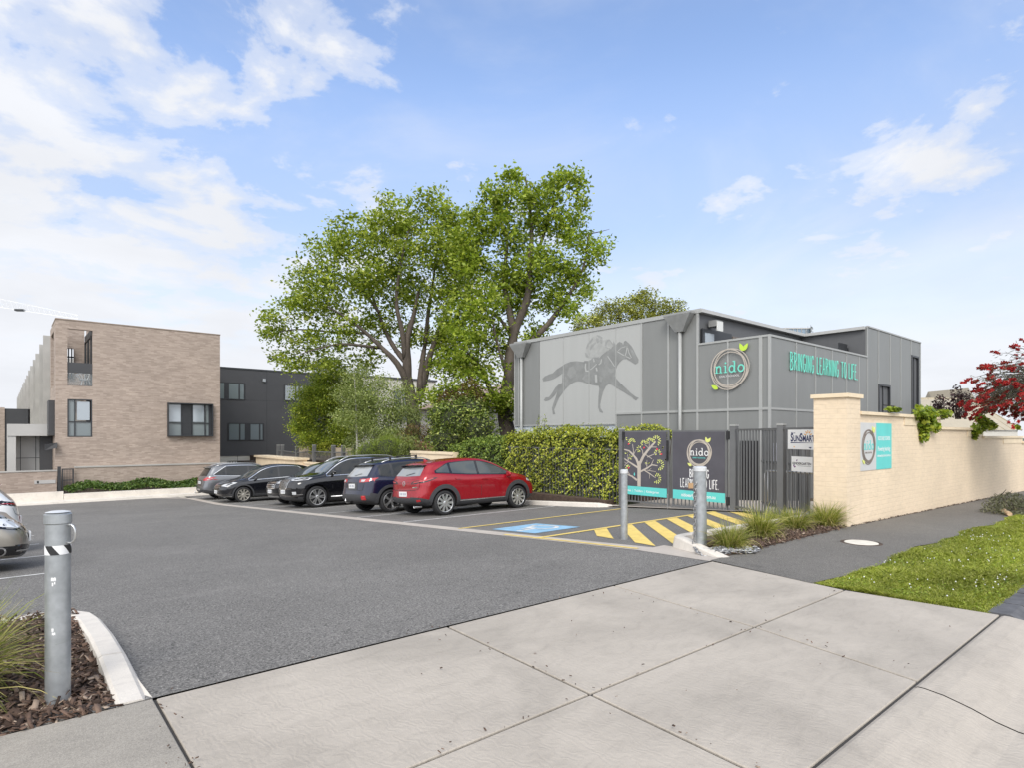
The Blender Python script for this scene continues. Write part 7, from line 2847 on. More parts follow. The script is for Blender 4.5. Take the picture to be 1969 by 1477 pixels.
MT['lf_birch'] = leaf_mat('birch_leaf', (0.15, 0.20, 0.06), (0.34, 0.39, 0.13), (0.50, 0.52, 0.24), .15, .35)
MT['lf_olive'] = leaf_mat('cypress_leaf', (0.15, 0.165, 0.03), (0.40, 0.42, 0.085), (0.60, 0.58, 0.15), .2, .2)
MT['lf_hedge'] = leaf_mat('hedge_leaf', (0.10, 0.14, 0.015), (0.40, 0.44, 0.05), (0.68, 0.66, 0.12), .36, .3, .4)
MT['lf_ivy'] = leaf_mat('dark_climber_leaf', (0.06, 0.11, 0.018), (0.23, 0.31, 0.055), (0.42, 0.48, 0.11), .2, .25, .35)
MT['lf_shrub'] = leaf_mat('dark_shrub_leaf', (0.045, 0.075, 0.015), (0.20, 0.26, 0.05), (0.52, 0.54, 0.17), .22, .25, .35)
MT['lf_copper'] = leaf_mat('copper_leaf', (0.06, 0.035, 0.02), (0.16, 0.10, 0.04), (0.30, 0.28, 0.06), .25, .3)
MT['lf_feather'] = leaf_mat('feathery_leaf', (0.11, 0.16, 0.018), (0.27, 0.34, 0.05), None, 0, .3)
MT['lf_plum'] = leaf_mat('plum_leaf', (0.022, 0.012, 0.014), (0.07, 0.038, 0.04), (0.15, 0.09, 0.085), .15, .2)
MT['lf_vine'] = leaf_mat('vine_leaf', (0.11, 0.17, 0.02), (0.27, 0.34, 0.04), (0.44, 0.46, 0.06), .3, .35, .4)
MT['lf_cover'] = leaf_mat('ground_cover_leaf', (0.035, 0.075, 0.014), (0.115, 0.18, 0.04), (0.24, 0.31, 0.08), .15, .25)
MT['lf_brush'] = leaf_mat('grey_green_needle', (0.07, 0.075, 0.04), (0.17, 0.17, 0.10), (0.26, 0.25, 0.17), .2, .25)
MT['red_brush'] = leaf_mat('red_bottlebrush', (0.19, 0.014, 0.014), (0.52, 0.036, 0.034), None, 0, .25, .7)
MT['blade'] = leaf_mat('tussock_blade', (0.075, 0.115, 0.014), (0.30, 0.33, 0.05), (0.56, 0.47, 0.20), .42, .3, .45)
MT['blade_dry'] = leaf_mat('dry_blade', (0.22, 0.17, 0.08), (0.46, 0.38, 0.2), None, 0, .3, .6)
MT['lawn'] = leaf_mat('lawn_blade', (0.17, 0.21, 0.03), (0.42, 0.46, 0.075), (0.60, 0.57, 0.22), .2, .35, .5)
MT['inner'] = mat('interior_twigs', (0.035, 0.042, 0.018), 0.95, var=0.5, vs=14)  # dark brown-green of the twigs inside hedges and shrubs

# ------------------------------------------------------------------ the two big plane trees
ZL, ZR = 32.0, 28.5
def pz(px, py, Z, dz=0.0):
    return P(px, py, Z + dz)
def blob(px, py, rx, ry, Z, dz, n, depth=None):
    k = Z / F
    return (tuple(P(px, py, Z + dz)), ((rx * k), (rx * k) if depth is None else depth, ry * k), n)
LL = [([(798, 846), (795, 800), (790, 771), (783, 724), (783, 692), (782, 645), (795, 610), (805, 560)], .42, .07, 0),
      ([(785, 750), (775, 712), (752, 685), (735, 669), (706, 640), (670, 612), (630, 590)], .2, .035, -.6),
      ([(783, 700), (760, 672), (742, 640), (728, 600), (712, 560), (690, 510)], .16, .03, .7),
      ([(780, 690), (775, 640), (760, 590), (765, 540), (775, 480), (790, 430)], .15, .03, -.4),
      ([(800, 775), (812, 735), (822, 700), (832, 665), (850, 620), (868, 570), (880, 520)], .24, .04, .5),
      ([(806, 752), (810, 700), (818, 660), (822, 610), (830, 560), (838, 500), (845, 430)], .17, .03, .9),
      ([(735, 669), (700, 665), (660, 660), (615, 668), (580, 680)], .09, .025, -1.2),
      ([(706, 640), (660, 640), (610, 635), (560, 632), (530, 640)], .08, .02, .3),
      ([(728, 600), (700, 560), (660, 530), (620, 520), (585, 520)], .09, .02, 1.2)]
limbs = [([pz(x, y, ZL, dz * min(1, i / 2)) for i, (x, y) in enumerate(pts)], r0, r1) for pts, r0, r1, dz in LL]
bl_l = [(600, 535, 55, 45, .5), (655, 470, 60, 45, -.5), (700, 440, 60, 40, .8), (760, 410, 60, 38, 0), (830, 405, 55, 35, .6), (560, 590, 45, 38, -.4), (620, 580, 60, 45, .8), (690, 540, 70, 50, -.6), (760, 500, 70, 55, .6), (830, 480, 60, 55, -.5),
        (535, 640, 30, 28, .3), (590, 660, 50, 28, .6), (650, 640, 60, 36, -.4), (720, 620, 50, 40, 1.2), (790, 570, 60, 45, 1.0), (860, 560, 50, 60, -.2), (870, 470, 40, 50, .5), (575, 700, 30, 20, 0), (640, 700, 45, 25, .5), (860, 640, 40, 40, .8), (700, 690, 40, 22, .9), (745, 545, 60, 50, 1.6), (880, 420, 34, 36, .9), (872, 655, 40, 42, .4), (895, 690, 34, 30, 0), (845, 700, 34, 26, .6), (890, 520, 44, 60, 1.2), (800, 640, 50, 36, 1.3), (770, 450, 50, 40, 1.4),
        (545, 690, 20, 14, .1), (520, 610, 16, 12, .2)]
blobs = [blob(x, y, rx, ry, ZL, dz, int(rx * ry / 60) + 4, rx * ZL / F * 1.15) for x, y, rx, ry, dz in bl_l]
tree('plane_tree', 'broad spreading leafy tree with forked trunk, left of the two big trees', 'tree', limbs, blobs, MT['lf_plane'], MT['bark'], .205, 31, .27, group='two big leafy trees')
RR = [([(977, 850), (974, 800), (973, 771), (978, 735), (981, 704), (985, 660), (990, 630), (1010, 595), (1018, 560), (1018, 515), (1023, 470), (1022, 430), (1016, 378), (1010, 340)], .36, .035, 0),
      ([(974, 808), (962, 785), (948, 765), (940, 740), (925, 705), (905, 680), (880, 665)], .2, .03, -.5),
      ([(986, 645), (982, 610), (978, 586), (970, 555), (967, 530), (973, 500), (976, 455), (960, 415), (945, 390)], .2, .03, .5),
      ([(984, 690), (1010, 665), (1037, 641), (1061, 614), (1078, 590), (1092, 570), (1110, 540), (1124, 515), (1128, 480), (1132, 449)], .16, .03, -.3),
      ([(1018, 515), (1040, 470), (1055, 420), (1068, 380), (1085, 340)], .1, .025, .5),
      ([(1124, 515), (1150, 490), (1165, 470)], .05, .015, -.3), ([(1132, 449), (1150, 446), (1172, 440)], .03, .008, -.4),
      ([(985, 655), (970, 620), (950, 605), (920, 590), (895, 560)], .1, .025, .8), ([(948, 765), (915, 755), (880, 748), (850, 755)], .09, .02, -.8), ([(977, 730), (965, 690), (950, 640), (945, 600)], .1, .03, -.8)]
limbs = [([pz(x, y, ZR, dz * min(1, i / 2)) for i, (x, y) in enumerate(pts)], r0, r1) for pts, r0, r1, dz in RR]
bl_r = [(985, 335, 20, 18, 0), (1085, 335, 22, 16, .4), (1060, 365, 35, 28, .2), (1105, 350, 14, 18, .3), (955, 390, 42, 32, .5), (1010, 385, 40, 32, -.4), (925, 440, 40, 42, .6), (985, 450, 50, 42, .3), (1050, 430, 48, 40, .5), (1100, 440, 30, 40, -.3),
        (1135, 490, 26, 28, -.2), (1160, 470, 10, 8, -.3), (905, 510, 36, 45, .4), (965, 530, 55, 48, .9), (1040, 510, 50, 44, -.4), (1095, 530, 36, 34, .2), (1125, 560, 16, 18, -.3), (930, 590, 52, 44, -.3), (1000, 590, 40, 36, .8), (1060, 580, 38, 34, .1), (1095, 600, 22, 24, -.3),
        (905, 650, 48, 38, -.6), (960, 650, 36, 34, .5), (1035, 645, 32, 24, .4), (885, 700, 46, 30, -.8), (930, 715, 42, 32, -.7), (870, 755, 42, 24, -1.0), (915, 770, 30, 26, -.8), (830, 765, 22, 16, -1.0), (960, 770, 24, 40, -.9), (985, 790, 8, 30, -.4), (1115, 390, 14, 20, 0), (900, 470, 40, 50, .8), (880, 600, 40, 44, .6), (1010, 540, 40, 40, 1.2)]
blobs = [blob(x, y, rx, ry, ZR, dz, int(rx * ry / 52) + 4, rx * ZR / F * 1.1) for x, y, rx, ry, dz in bl_r]
tree('plane_tree', 'taller leafy tree with twin trunks rising beside the grey school', 'tree', limbs, blobs, MT['lf_plane2'], MT['bark'], .20, 32, .25, group='two big leafy trees')

# cypress-like tree behind the school
zc2 = 42
lim = [([P(1215, 838, zc2), P(1215, 700, zc2), P(1225, 600, zc2)], .35, .08)]
lim += [([P(1215, 720, zc2), P(x, y + 20, zc2), P(x, y, zc2)], .12, .03) for x, y in ((1150, 610), (1190, 590), (1260, 580), (1300, 600), (1130, 640))]
bl3 = [(1130, 625, 28, 24), (1165, 605, 32, 26), (1200, 590, 34, 24), (1240, 575, 28, 18), (1225, 610, 50, 36), (1270, 590, 26, 18), (1290, 610, 28, 24), (1300, 590, 16, 10), (1180, 640, 60, 34), (1255, 630, 40, 30), (1110, 640, 16, 14), (1238, 565, 12, 8)]
tree('cypress_tree', 'olive yellow conifer with bunched foliage rising behind the school roof', 'tree', lim, [blob(x, y, rx, ry, zc2, 0, int(rx * ry / 22) + 4) for x, y, rx, ry in bl3], MT['lf_olive'], MT['bark_dk'], .17, 30, .22, .8)
# robinia left of the birches
zr2 = 35.5
lim = [([P(640, 880, zr2), P(640, 800, zr2), P(636, 740, zr2)], .13, .04), ([P(640, 830, zr2), P(610, 790, zr2), P(585, 770, zr2)], .06, .02), ([P(640, 820, zr2), P(670, 770, zr2), P(685, 740, zr2)], .06, .02)]
bl4 = [(640, 735, 45, 26), (600, 760, 40, 26), (680, 745, 40, 28), (585, 800, 34, 26), (640, 795, 55, 40), (690, 800, 34, 40), (600, 840, 36, 26), (650, 850, 40, 24), (575, 825, 18, 16), (625, 705, 30, 16), (620, 770, 40, 30), (665, 830, 30, 30)]
tree('robinia_tree', 'bushy bright green young tree in front of the charcoal building', 'tree', lim, [blob(x, y, rx, ry, zr2, dz_, int(rx * ry / 15) + 4) for (x, y, rx, ry), dz_ in zip(bl4, (.3, -.3, .5, -.4, .8, .5, -.2, .2, 0, .6, -1.0, -.9))], MT['lf_robinia'], MT['bark_dk'], .135, 48, .22, .5, droop=.6, aspect=.5)
bush('bright_shrub', 'low yellow green shrub at the foot of the bushy young tree', 'shrub', [(tuple(P(640, 862, 35)), (1.0, .7, .5)), (tuple(P(612, 866, 35)), (.6, .5, .4))], MT['lf_hedge'], .10, 160)
# birches
for (x, ytop, lean, lab) in ((684, 700, 4, 'leftmost slender white trunked birch behind the cars'), (727, 720, -3, 'middle slender white trunked birch behind the cars'), (773, 735, 3, 'rightmost slender white trunked birch behind the cars')):
    zb2 = 29.5
    lim = [([P(x + 3, 880, zb2), P(x + 2, 820, zb2), P(x, 770, zb2), P(x - lean, ytop, zb2)], .062, .015)]
    bl5 = [(x, ytop + 20, 22, 26, 0), (x - 12, ytop + 60, 28, 30, .3), (x + 14, ytop + 66, 26, 30, -.2), (x - 14, ytop + 105, 30, 26, -.3), (x + 16, ytop + 112, 28, 26, .3)]
    tree('birch_tree', lab, 'tree', lim, [blob(a, b_, c, d_, zb2, e, int(c * d_ / 22) + 3) for a, b_, c, d_, e in bl5], MT['lf_birch'], MT['bark_birch'], .095, 42, .22, .3, twig=.006, group='slender birches behind the cars', droop=.9)
# shrubs behind the cars
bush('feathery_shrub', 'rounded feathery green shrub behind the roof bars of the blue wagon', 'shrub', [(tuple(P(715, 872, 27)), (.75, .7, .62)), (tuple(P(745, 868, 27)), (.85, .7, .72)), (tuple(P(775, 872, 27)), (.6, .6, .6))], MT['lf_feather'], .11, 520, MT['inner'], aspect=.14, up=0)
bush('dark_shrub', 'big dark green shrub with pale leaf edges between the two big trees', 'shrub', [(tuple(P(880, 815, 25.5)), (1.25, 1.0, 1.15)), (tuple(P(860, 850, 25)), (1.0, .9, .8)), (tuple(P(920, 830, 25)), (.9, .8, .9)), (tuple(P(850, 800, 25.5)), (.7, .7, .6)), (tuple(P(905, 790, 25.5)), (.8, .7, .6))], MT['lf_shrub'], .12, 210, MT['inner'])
bush('copper_shrub', 'brown and yellow leaved shrub rising behind the dark shrub', 'shrub', [(tuple(P(903, 765, 26.5)), (.7, .6, .9)), (tuple(P(862, 770, 26.5)), (.5, .5, .5))], MT['lf_copper'], .11, 170, base_z=.2)
bush('brown_shrub', 'low brownish shrub at the foot of the forked tree', 'shrub', [(tuple(P(803, 840, 28)), (.9, .8, .6)), (tuple(P(835, 846, 28)), (.7, .6, .5))], MT['lf_copper'], .09, 190)
bush('white_flower_shrub', 'small green shrub with pale tips right of the rightmost birch', 'shrub', [(tuple(P(790, 862, 26.5)), (.55, .5, .6)), (tuple(P(760, 850, 28)), (.8, .6, .7)), (tuple(P(700, 856, 30)), (1.2, .6, .7))], MT['lf_birch'], .08, 240)

# ------------------------------------------------------------------ hedge on the car park fence
def hedge(name, label, s0, s1, tf, depth, z0, top, mt, n, leaf, core=True, bulge=.12):
    t = thing(name, label, 'hedge', (tf, s0, z0))
    L = s1 - s0
    s = rng.uniform(s0, s1, n)
    tp = np.interp(s, [p[0] for p in top], [p[1] for p in top]) + .08 * np.sin(s * 5.3) + .07 * np.sin(s * 13 + 1) + .04 * np.sin(s * 31)
    zb = np.array([gz(0, x) for x in s]) + z0
    k = int(n * .68)
    z = zb + (tp - zb) * rng.uniform(0, 1, n) ** .9
    tt = tf + np.abs(rng.normal(size=n)) * .10 + .13 * np.maximum(0, np.sin(s * 11 + 3 * np.sin(z * 7)) * np.sin(z * 9 + s * 3)) - bulge * np.sin(np.pi * (z - zb) / np.maximum(tp - zb, .1)) * (.6 + .4 * np.sin(s * 4 + z * 3)) - .05 * np.sin(s * 9 + z * 6)
    z[k:] = tp[k:] + rng.normal(size=n - k) * .05
    tt[k:] = tf + rng.uniform(-.05, depth, n - k)
    thin = (rng.uniform(0, 1, n) < .42) & (s < s0 + 3.4) & (z < zb + .45 * (tp - zb) + .25 * np.sin(s * 4.5)) & (np.arange(n) < k) & (name == 'hedge')
    tt, s, z = tt[~thin], s[~thin], z[~thin]
    k -= int(thin[:k].sum())
    pts = np.stack([tt, s, z], 1)
    out = np.zeros((len(pts), 3))
    out[:k, 0] = -1.1
    leaf_mesh('foliage', pts, leaf, mt, t, .6, .45, out=out)
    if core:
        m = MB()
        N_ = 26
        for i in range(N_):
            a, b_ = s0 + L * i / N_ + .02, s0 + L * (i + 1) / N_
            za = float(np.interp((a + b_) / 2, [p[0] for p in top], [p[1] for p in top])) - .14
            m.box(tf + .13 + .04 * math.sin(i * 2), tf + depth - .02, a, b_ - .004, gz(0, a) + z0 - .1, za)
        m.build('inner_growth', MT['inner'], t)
    return t
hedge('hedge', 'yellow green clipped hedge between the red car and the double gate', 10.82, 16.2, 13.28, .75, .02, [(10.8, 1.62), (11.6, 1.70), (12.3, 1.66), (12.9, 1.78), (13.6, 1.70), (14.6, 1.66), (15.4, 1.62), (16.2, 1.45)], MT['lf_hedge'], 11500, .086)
picket_fence((13.385, 16.0), (13.385, 10.9), -.62, 1.2, 'dark grey bar fence half buried in the yellow green hedge', .13, 'hedge_fence', 'fence', .03)
hedge('climber_hedge', 'darker green climber hedge behind the nose of the red car', 15.9, 19.6, 13.3, .8, .05, [(15.9, 1.50), (16.6, 1.42), (17.5, 1.38), (18.5, 1.28), (19.6, 1.0)], MT['lf_ivy'], 9000, .085)
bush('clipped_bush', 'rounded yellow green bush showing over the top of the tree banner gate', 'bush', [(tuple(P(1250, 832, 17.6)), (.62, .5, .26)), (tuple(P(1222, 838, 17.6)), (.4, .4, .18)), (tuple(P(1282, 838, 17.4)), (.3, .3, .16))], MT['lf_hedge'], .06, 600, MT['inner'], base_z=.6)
for x, y0, y1, lab in ((1034, 798, 838, 'tall leafy shoot sticking up from the hedge, left of the pair'), (1047, 800, 838, 'tall leafy shoot sticking up from the hedge, right of the pair'), (1078, 818, 838, 'short leafy shoot above the hedge beside the tall pair')):
    t = thing('hedge_shoot', lab, 'plant', tuple(P(x, 838, 19.6)), group='shoots above the hedge')
    m = MB()
    a, b_ = P(x - 2, 842, 19.6), P(x + 2, y0, 19.6)
    m.tube([a, a.lerp(b_, .5) + Vector((.02, .02, 0)), b_], [.012, .009, .004], 5)
    m.build('stem', MT['bark_dk'], t)
    n = 46 if y0 < 810 else 16
    pts = np.array([tuple(a.lerp(b_, random.random())) for _ in range(n)]) + rng.normal(size=(n, 3)) * .055
    leaf_mesh('leaves', pts, .085, MT['lf_birch'], t, .5, .2)
# ground cover in the bed by the brick townhouse
t = thing('ground_cover_hedge', 'low dark green ground cover bed along the brick plinth wall', 'hedge', tuple(on_s(250, 950, 37.2)))
x0, x1 = on_s(128, 950, 37).x, on_s(395, 940, 37).x
n = 6500
pts = np.stack([rng.uniform(x0, x1, n), rng.uniform(36.66, 38.9, n), np.zeros(n)], 1)
pts[:, 2] = -1.45 + (.42 + .12 * np.sin(pts[:, 0] * 2.3) + .1 * np.sin(pts[:, 1] * 3 + pts[:, 0])) * rng.uniform(.3, 1.05, n) ** .5 + .08 * np.minimum(1, (pts[:, 1] - 36.6))
leaf_mesh('foliage', pts, .15, MT['lf_cover'], t, .6, .5)
# vine clumps hanging over the cream wall
def vine(label, parts, n, leaf):
    c = on_s(parts[0][0], parts[0][1], WS)
    t = thing('wall_vine', label, 'vine', tuple(c), group='vines over the cream wall')
    P_ = []
    for px, py, rx, ry, dp, wt in parts:
        c = on_s(px, py, WS)
        k = c.x * .0 + (c - Vector((0, 0, CAMH))).dot(Vector((sa, ca, 0))) / F
        kk = int(n * wt)
        p = in_ball(kk, .4) * np.array((rx * k * 1.35, dp, ry * k))
        p[:, 1] = -np.abs(p[:, 1])
        P_.append(p + np.array((c.x, WS + .02, c.z)))
    pts = np.concatenate(P_)
    out = np.zeros((len(pts), 3))
    out[:, 1] = -.9
    leaf_mesh('leaves', pts, leaf, MT['lf_vine'], t, .85, .5, out=out)
    m = MB()
    for k in range(5):
        px, py, rx, ry, dp, wt = parts[min(k, len(parts) - 1)]
        a, b_ = on_s(parts[0][0], parts[0][1] - 4, WS), on_s(px, py + ry * .6, WS)
        m.tube([a + Vector((0, .15, .05)), a + Vector((0, -.06, .02)), b_ + Vector((0, -.06, 0))], .008, 5)
    m.build('stems', MT['bark_dk'], t)
    return t
vine('large lime green vine clump hanging furthest down the cream wall', [(1774, 796, 46, 16, .26, .42), (1778, 814, 32, 17, .22, .28), (1774, 834, 12, 18, .14, .13), (1794, 820, 18, 12, .18, .1), (1812, 796, 26, 9, .2, .12)], 900, .115)
vine('flat strip of vine lying on top of the cream wall before the large clump', [(1715, 788, 26, 4, .16, 1.0)], 190, .085)
vine('second vine clump at the step of the cream wall under the red tree', [(1888, 816, 22, 14, .24, .4), (1872, 830, 9, 16, .18, .26), (1880, 806, 14, 10, .2, .2), (1902, 818, 12, 12, .2, .14)], 520, .125)
vine('small vine sprig on the cream wall at the right edge', [(1955, 822, 8, 5, .14, 1.0)], 60, .11)
bush('plum_bush', 'dark plum leaved bush over the cream wall, shorter one on the left', 'bush', [(tuple(P(1812, 785, 24)), (.42, .4, .42)), (tuple(P(1806, 775, 24)), (.2, .2, .35)), (tuple(P(1800, 790, 24)), (.3, .3, .2))], MT['lf_plum'], .10, 190, group='plum bushes behind the cream wall')
bush('plum_bush', 'taller upright plum leaved bush over the cream wall', 'bush', [(tuple(P(1845, 780, 24)), (.42, .4, .5)), (tuple(P(1840, 762, 24)), (.22, .22, .45)), (tuple(P(1856, 768, 24)), (.22, .22, .35))], MT['lf_plum'], .10, 200, group='plum bushes behind the cream wall')

# ------------------------------------------------------------------ bottlebrush tree at the right edge
bt0 = P(2075, 960, 15.0)
bt0.z = gz(bt0.x, 2) - .02
bb = thing('bottlebrush_tree', 'drooping bottlebrush tree with red flower spikes at the right edge', 'tree', tuple(bt0))
cc_ = P(2045, 762, 15.0)
m = MB()
m.tube([bt0, bt0.lerp(cc_, .5) + Vector((.1, 0, 0)), cc_ + Vector((0, 0, -.4)), cc_ + Vector((0, 0, .3))], [.13, .11, .08, .03], 8)
nd, fl_, fo2, fax = [], [], [], []
for k in range(330):
    d = Vector(unit(rng.normal(size=(1, 3)))[0])
    d.z = abs(d.z) * .95 - .55
    d.normalize()
    R0 = random.uniform(1.4, 2.25)
    tip = cc_ + Vector((d.x * R0 * 1.0, d.y * R0 * .92, d.z * R0 * .74 + .18 - .16 * (R0 - 1.5)))
    mid = cc_.lerp(tip, .55) + Vector((0, 0, .32))
    pts = [cc_.lerp(mid, .15), mid, mid.lerp(tip, .6) + Vector((0, 0, .06)), tip]
    m.tube(pts, [.016, .011, .007, .003], 4, cap=False)
    dd = (tip - pts[2]).normalized()
    nfl = random.choice((1, 2, 3, 3, 4))
    for j in range(nfl):
        off = Vector((random.uniform(-.14, .14), random.uniform(-.14, .14), random.uniform(-.1, .1))) * (1 if j else .3)
        d3 = (dd + Vector((random.uniform(-.4, .4), random.uniform(-.4, .4), random.uniform(-.25, .35)))).normalized()
        fl_.append((tip + off, d3, random.uniform(.09, .17)))
    for u in np.linspace(.35, 1.0, 8):
        q = mid.lerp(tip, u)
        nd.append(q)
        fax.append(dd)
m.build('trunk', MT['bark_dk'], bb, smooth=True)
pts = np.repeat(np.array([tuple(q) for q in nd]), 3, axis=0) + rng.normal(size=(len(nd) * 3, 3)) * .07
leaf_mesh('crown', pts, .10, MT['lf_brush'], bb, .16, .2, axis=np.repeat(np.array([tuple(q) for q in fax]), 3, axis=0))
vs, fs = [], []
B_ = []
for c, d, ln_ in fl_:
    u = d.cross(Vector((.2, .3, 1))).normalized()
    w = d.cross(u)
    for k in range(54):
        a = random.uniform(0, 6.28)
        p = c + d * random.uniform(-.5, .5) * ln_
        e = p + (u * math.cos(a) + w * math.sin(a)) * random.uniform(.028, .042) + d * .012
        s_ = d * .009
        B_ += [tuple(p - s_), tuple(p + s_), tuple(e + s_), tuple(e - s_)]
B_ = np.array(B_)
np_mesh('blossom', B_, np.arange(len(B_)).reshape(-1, 4), MT['red_brush'], bb)
# cut branches on the grass at its foot
cb = G(1962, 992)
cb.z = gz(cb.x, 2)
hp = thing('pruned_branches', 'heap of cut leafy branches on the grass at the right edge', 'cut branches', tuple(cb))
k = 1600
pp_ = in_ball(k, .6) * np.array((.95, .5, .42))
pp_[:, 2] = np.abs(pp_[:, 2])
pp_ += np.array((cb.x + .45, cb.y + .25, cb.z + .02))
leaf_mesh('leaves', pp_, .10, MT['lf_brush'], hp, .2, .2)
m = MB()
for k in range(26):
    a = Vector((cb.x + random.uniform(-.5, 1.2), cb.y + random.uniform(-.2, .6), cb.z + random.uniform(.02, .35)))
    m.tube([a, a + Vector((random.uniform(-.5, .5), random.uniform(-.3, .3), random.uniform(-.05, .2)))], [.010, .004], 5)
m.build('twigs', MT['bark_dk'], hp)
lg = G(1938, 993)
m = MB()
m.tube([lg + Vector((-.1, -.05, .05)), lg + Vector((.3, .12, .07))], [.045, .05], 9)
lgt = thing('cut_log', 'short pale cut log lying beside the heap of branches', 'log', tuple(lg))
m.build('bark_wood', mat('pale_cut_wood', (0.60, 0.42, 0.26), 0.8, var=0.2, vs=15), lgt)

# ------------------------------------------------------------------ tussock grasses
def tussock(label, c, n, h, spread, seed_dry=.16):
    t = thing('tussock_grass', label, 'grass plant', tuple(c), group='ornamental tussock grasses')
    for part, nn, mt, hs in (('blades', n, MT['blade'], 1.0), ('dry_blades', int(n * seed_dry), MT['blade_dry'], .9)):
        az = rng.uniform(0, 2 * np.pi, nn)
        lean = np.abs(rng.normal(size=nn)) * .5 + .08
        if part == 'dry_blades':
            lean += .45
        L = h * hs * rng.uniform(.5, 1.15, nn)
        b0 = np.stack([np.cos(az), np.sin(az)], 1) * (rng.uniform(0, 1, nn) ** .7 * .13)[:, None]
        seg = 5
        V_, F_ = [], []
        dirh = np.stack([np.cos(az + rng.normal(size=nn) * .5), np.sin(az + rng.normal(size=nn) * .5)], 1)
        pos = np.stack([c[0] + b0[:, 0], c[1] + b0[:, 1], np.full(nn, c[2] - .02)], 1)
        ang = lean.copy() * .5
        cur = rng.uniform(.05, .32, nn) * (1 + lean) * spread
        wv = np.stack([-dirh[:, 1], dirh[:, 0], np.zeros(nn)], 1)
        wv = unit(wv + rng.normal(size=(nn, 3)) * .5)
        rows_ = []
        for k in range(seg + 1):
            wd = .0042 * (1 - (k / seg) ** 1.6) + .0006
            rows_.append((pos - wv * wd, pos + wv * wd))
            st_ = (L / seg)[:, None]
            pos = pos + st_ * np.stack([dirh[:, 0] * np.sin(ang), dirh[:, 1] * np.sin(ang), np.cos(ang)], 1)
            ang = np.minimum(ang + cur, 2.6)
        V_ = np.stack([x for ab in rows_ for x in ab], 1).reshape(-1, 3)
        i = np.arange(nn)[:, None] * (2 * (seg + 1))
        F_ = np.concatenate([i + np.array([[2 * k, 2 * k + 1, 2 * k + 3, 2 * k + 2]]) for k in range(seg)], 1).reshape(-1, 4)
        V_[:, 2] = np.maximum(V_[:, 2], c[2] + .004)
        np_mesh(part, V_, F_, mt, t)
    return t
tz = lambda px, py: G(px, py, .02)
tussock('ornamental tussock grass nearest the chained bollard', tz(1405, 1058), 620, .46, 1.0)
tussock('largest ornamental tussock, second along from the chained bollard', tz(1462, 1036), 820, .56, 1.0)
tussock('ornamental tussock between the largest one and the pillar end one', tz(1528, 1020), 640, .46, 1.1)
tussock('ornamental tussock grass at the corner of the cream pillar', tz(1588, 1014), 760, .50, .9)
tussock('small half-hidden tussock grass behind the largest one', tz(1500, 1008) , 300, .36, 1.1)
tussock('big tussock grass in the bark bed at the left edge', Vector((-.28, 4.86, .01)), 1300, .66, .95, .1)
tussock('second tussock behind the big one at the left edge', Vector((-.72, 5.35, .01)), 700, .55, .95, .1)

# ------------------------------------------------------------------ mulch beds
def chips(name, label, region, n, smin, smax, zf, mt):
    V_ = []
    c = np.array([region() for _ in range(n)])
    z = np.array([zf(a, b_) for a, b_ in c])
    l = rng.uniform(smin, smax, n)
    w = l * rng.uniform(.18, .45, n)
    az = rng.uniform(0, 6.28, n)
    tilt = rng.normal(size=n) * .35
    u = np.stack([np.cos(az) * np.cos(tilt), np.sin(az) * np.cos(tilt), np.sin(tilt)], 1) * l[:, None] * .5
    v = np.stack([-np.sin(az), np.cos(az), rng.normal(size=n) * .4], 1) * w[:, None] * .5
    h = np.cross(u, v)
    h = unit(h) * (rng.uniform(.002, .006, n))[:, None]
    p = np.stack([c[:, 0], c[:, 1], z + rng.uniform(.002, .022, n) + np.abs(u[:, 2])], 1)
    V_ = np.stack([p - u - v * .7, p + u * .8 - v, p + u + v * .8, p - u * .9 + v, p - u - v * .7 + h, p + u * .8 - v + h, p + u + v * .8 + h, p - u * .9 + v + h], 1).reshape(-1, 3)
    i = np.arange(n)[:, None] * 8
    F_ = np.concatenate([i + np.array([f]) for f in ((4, 5, 6, 7), (0, 1, 5, 4), (1, 2, 6, 5), (2, 3, 7, 6), (3, 0, 4, 7))], 1).reshape(-1, 4)
    o = np_mesh(name, V_, F_, mt)
    tag(o, label, 'leaf litter' if 'leaf' in name else 'bark mulch', kind='stuff')
    return o
MT['chip'] = leaf_mat('bark_chip', (0.035, 0.022, 0.016), (0.165, 0.105, 0.075), (0.38, 0.30, 0.23), .16, 0.0, .9)
m = MB()
m.add([(-6, 4.215, -.012), (.53, 4.215, -.012), (.53, 7.0, -.03), (-6, 7.0, -.03)], [(0, 1, 2, 3)])
struct(m.build('mulch_bed', MT['soil']))
m = MB()
bedp = [(7.30, 4.23), (11.2, 4.23), (11.2, 4.86), (12.9, 4.9), (12.9, 5.36), (7.98, 5.36), (7.80, 5.26), (7.64, 5.02)]
m.prism(bedp, -.2, .004)
struct(m.build('mulch_bed', MT['soil']))
chips('bark_mulch', 'brown bark chips covering the bed at the lower left corner', lambda: (random.uniform(-1.6, .52), 4.2 + abs(random.gauss(0, 1)) * .9 if random.random() < .5 else random.uniform(4.21, 6.9)), 6500, .02, .085, lambda a, b_: -.012, MT['chip'])
def r2():
    t = 7.2 + random.random() * 4.0
    s = random.uniform(4.16 if random.random() < .25 else 4.24, 4.95 if t < 11.2 else 4.8)
    return (max(t, 7.47 + (s - 4.24) * .45 + random.random() * .1), s)
chips('bark_mulch', 'reddish brown bark chips under the tussocks by the pillar', r2, 4200, .02, .07, lambda a, b_: .004, MT['chip'])

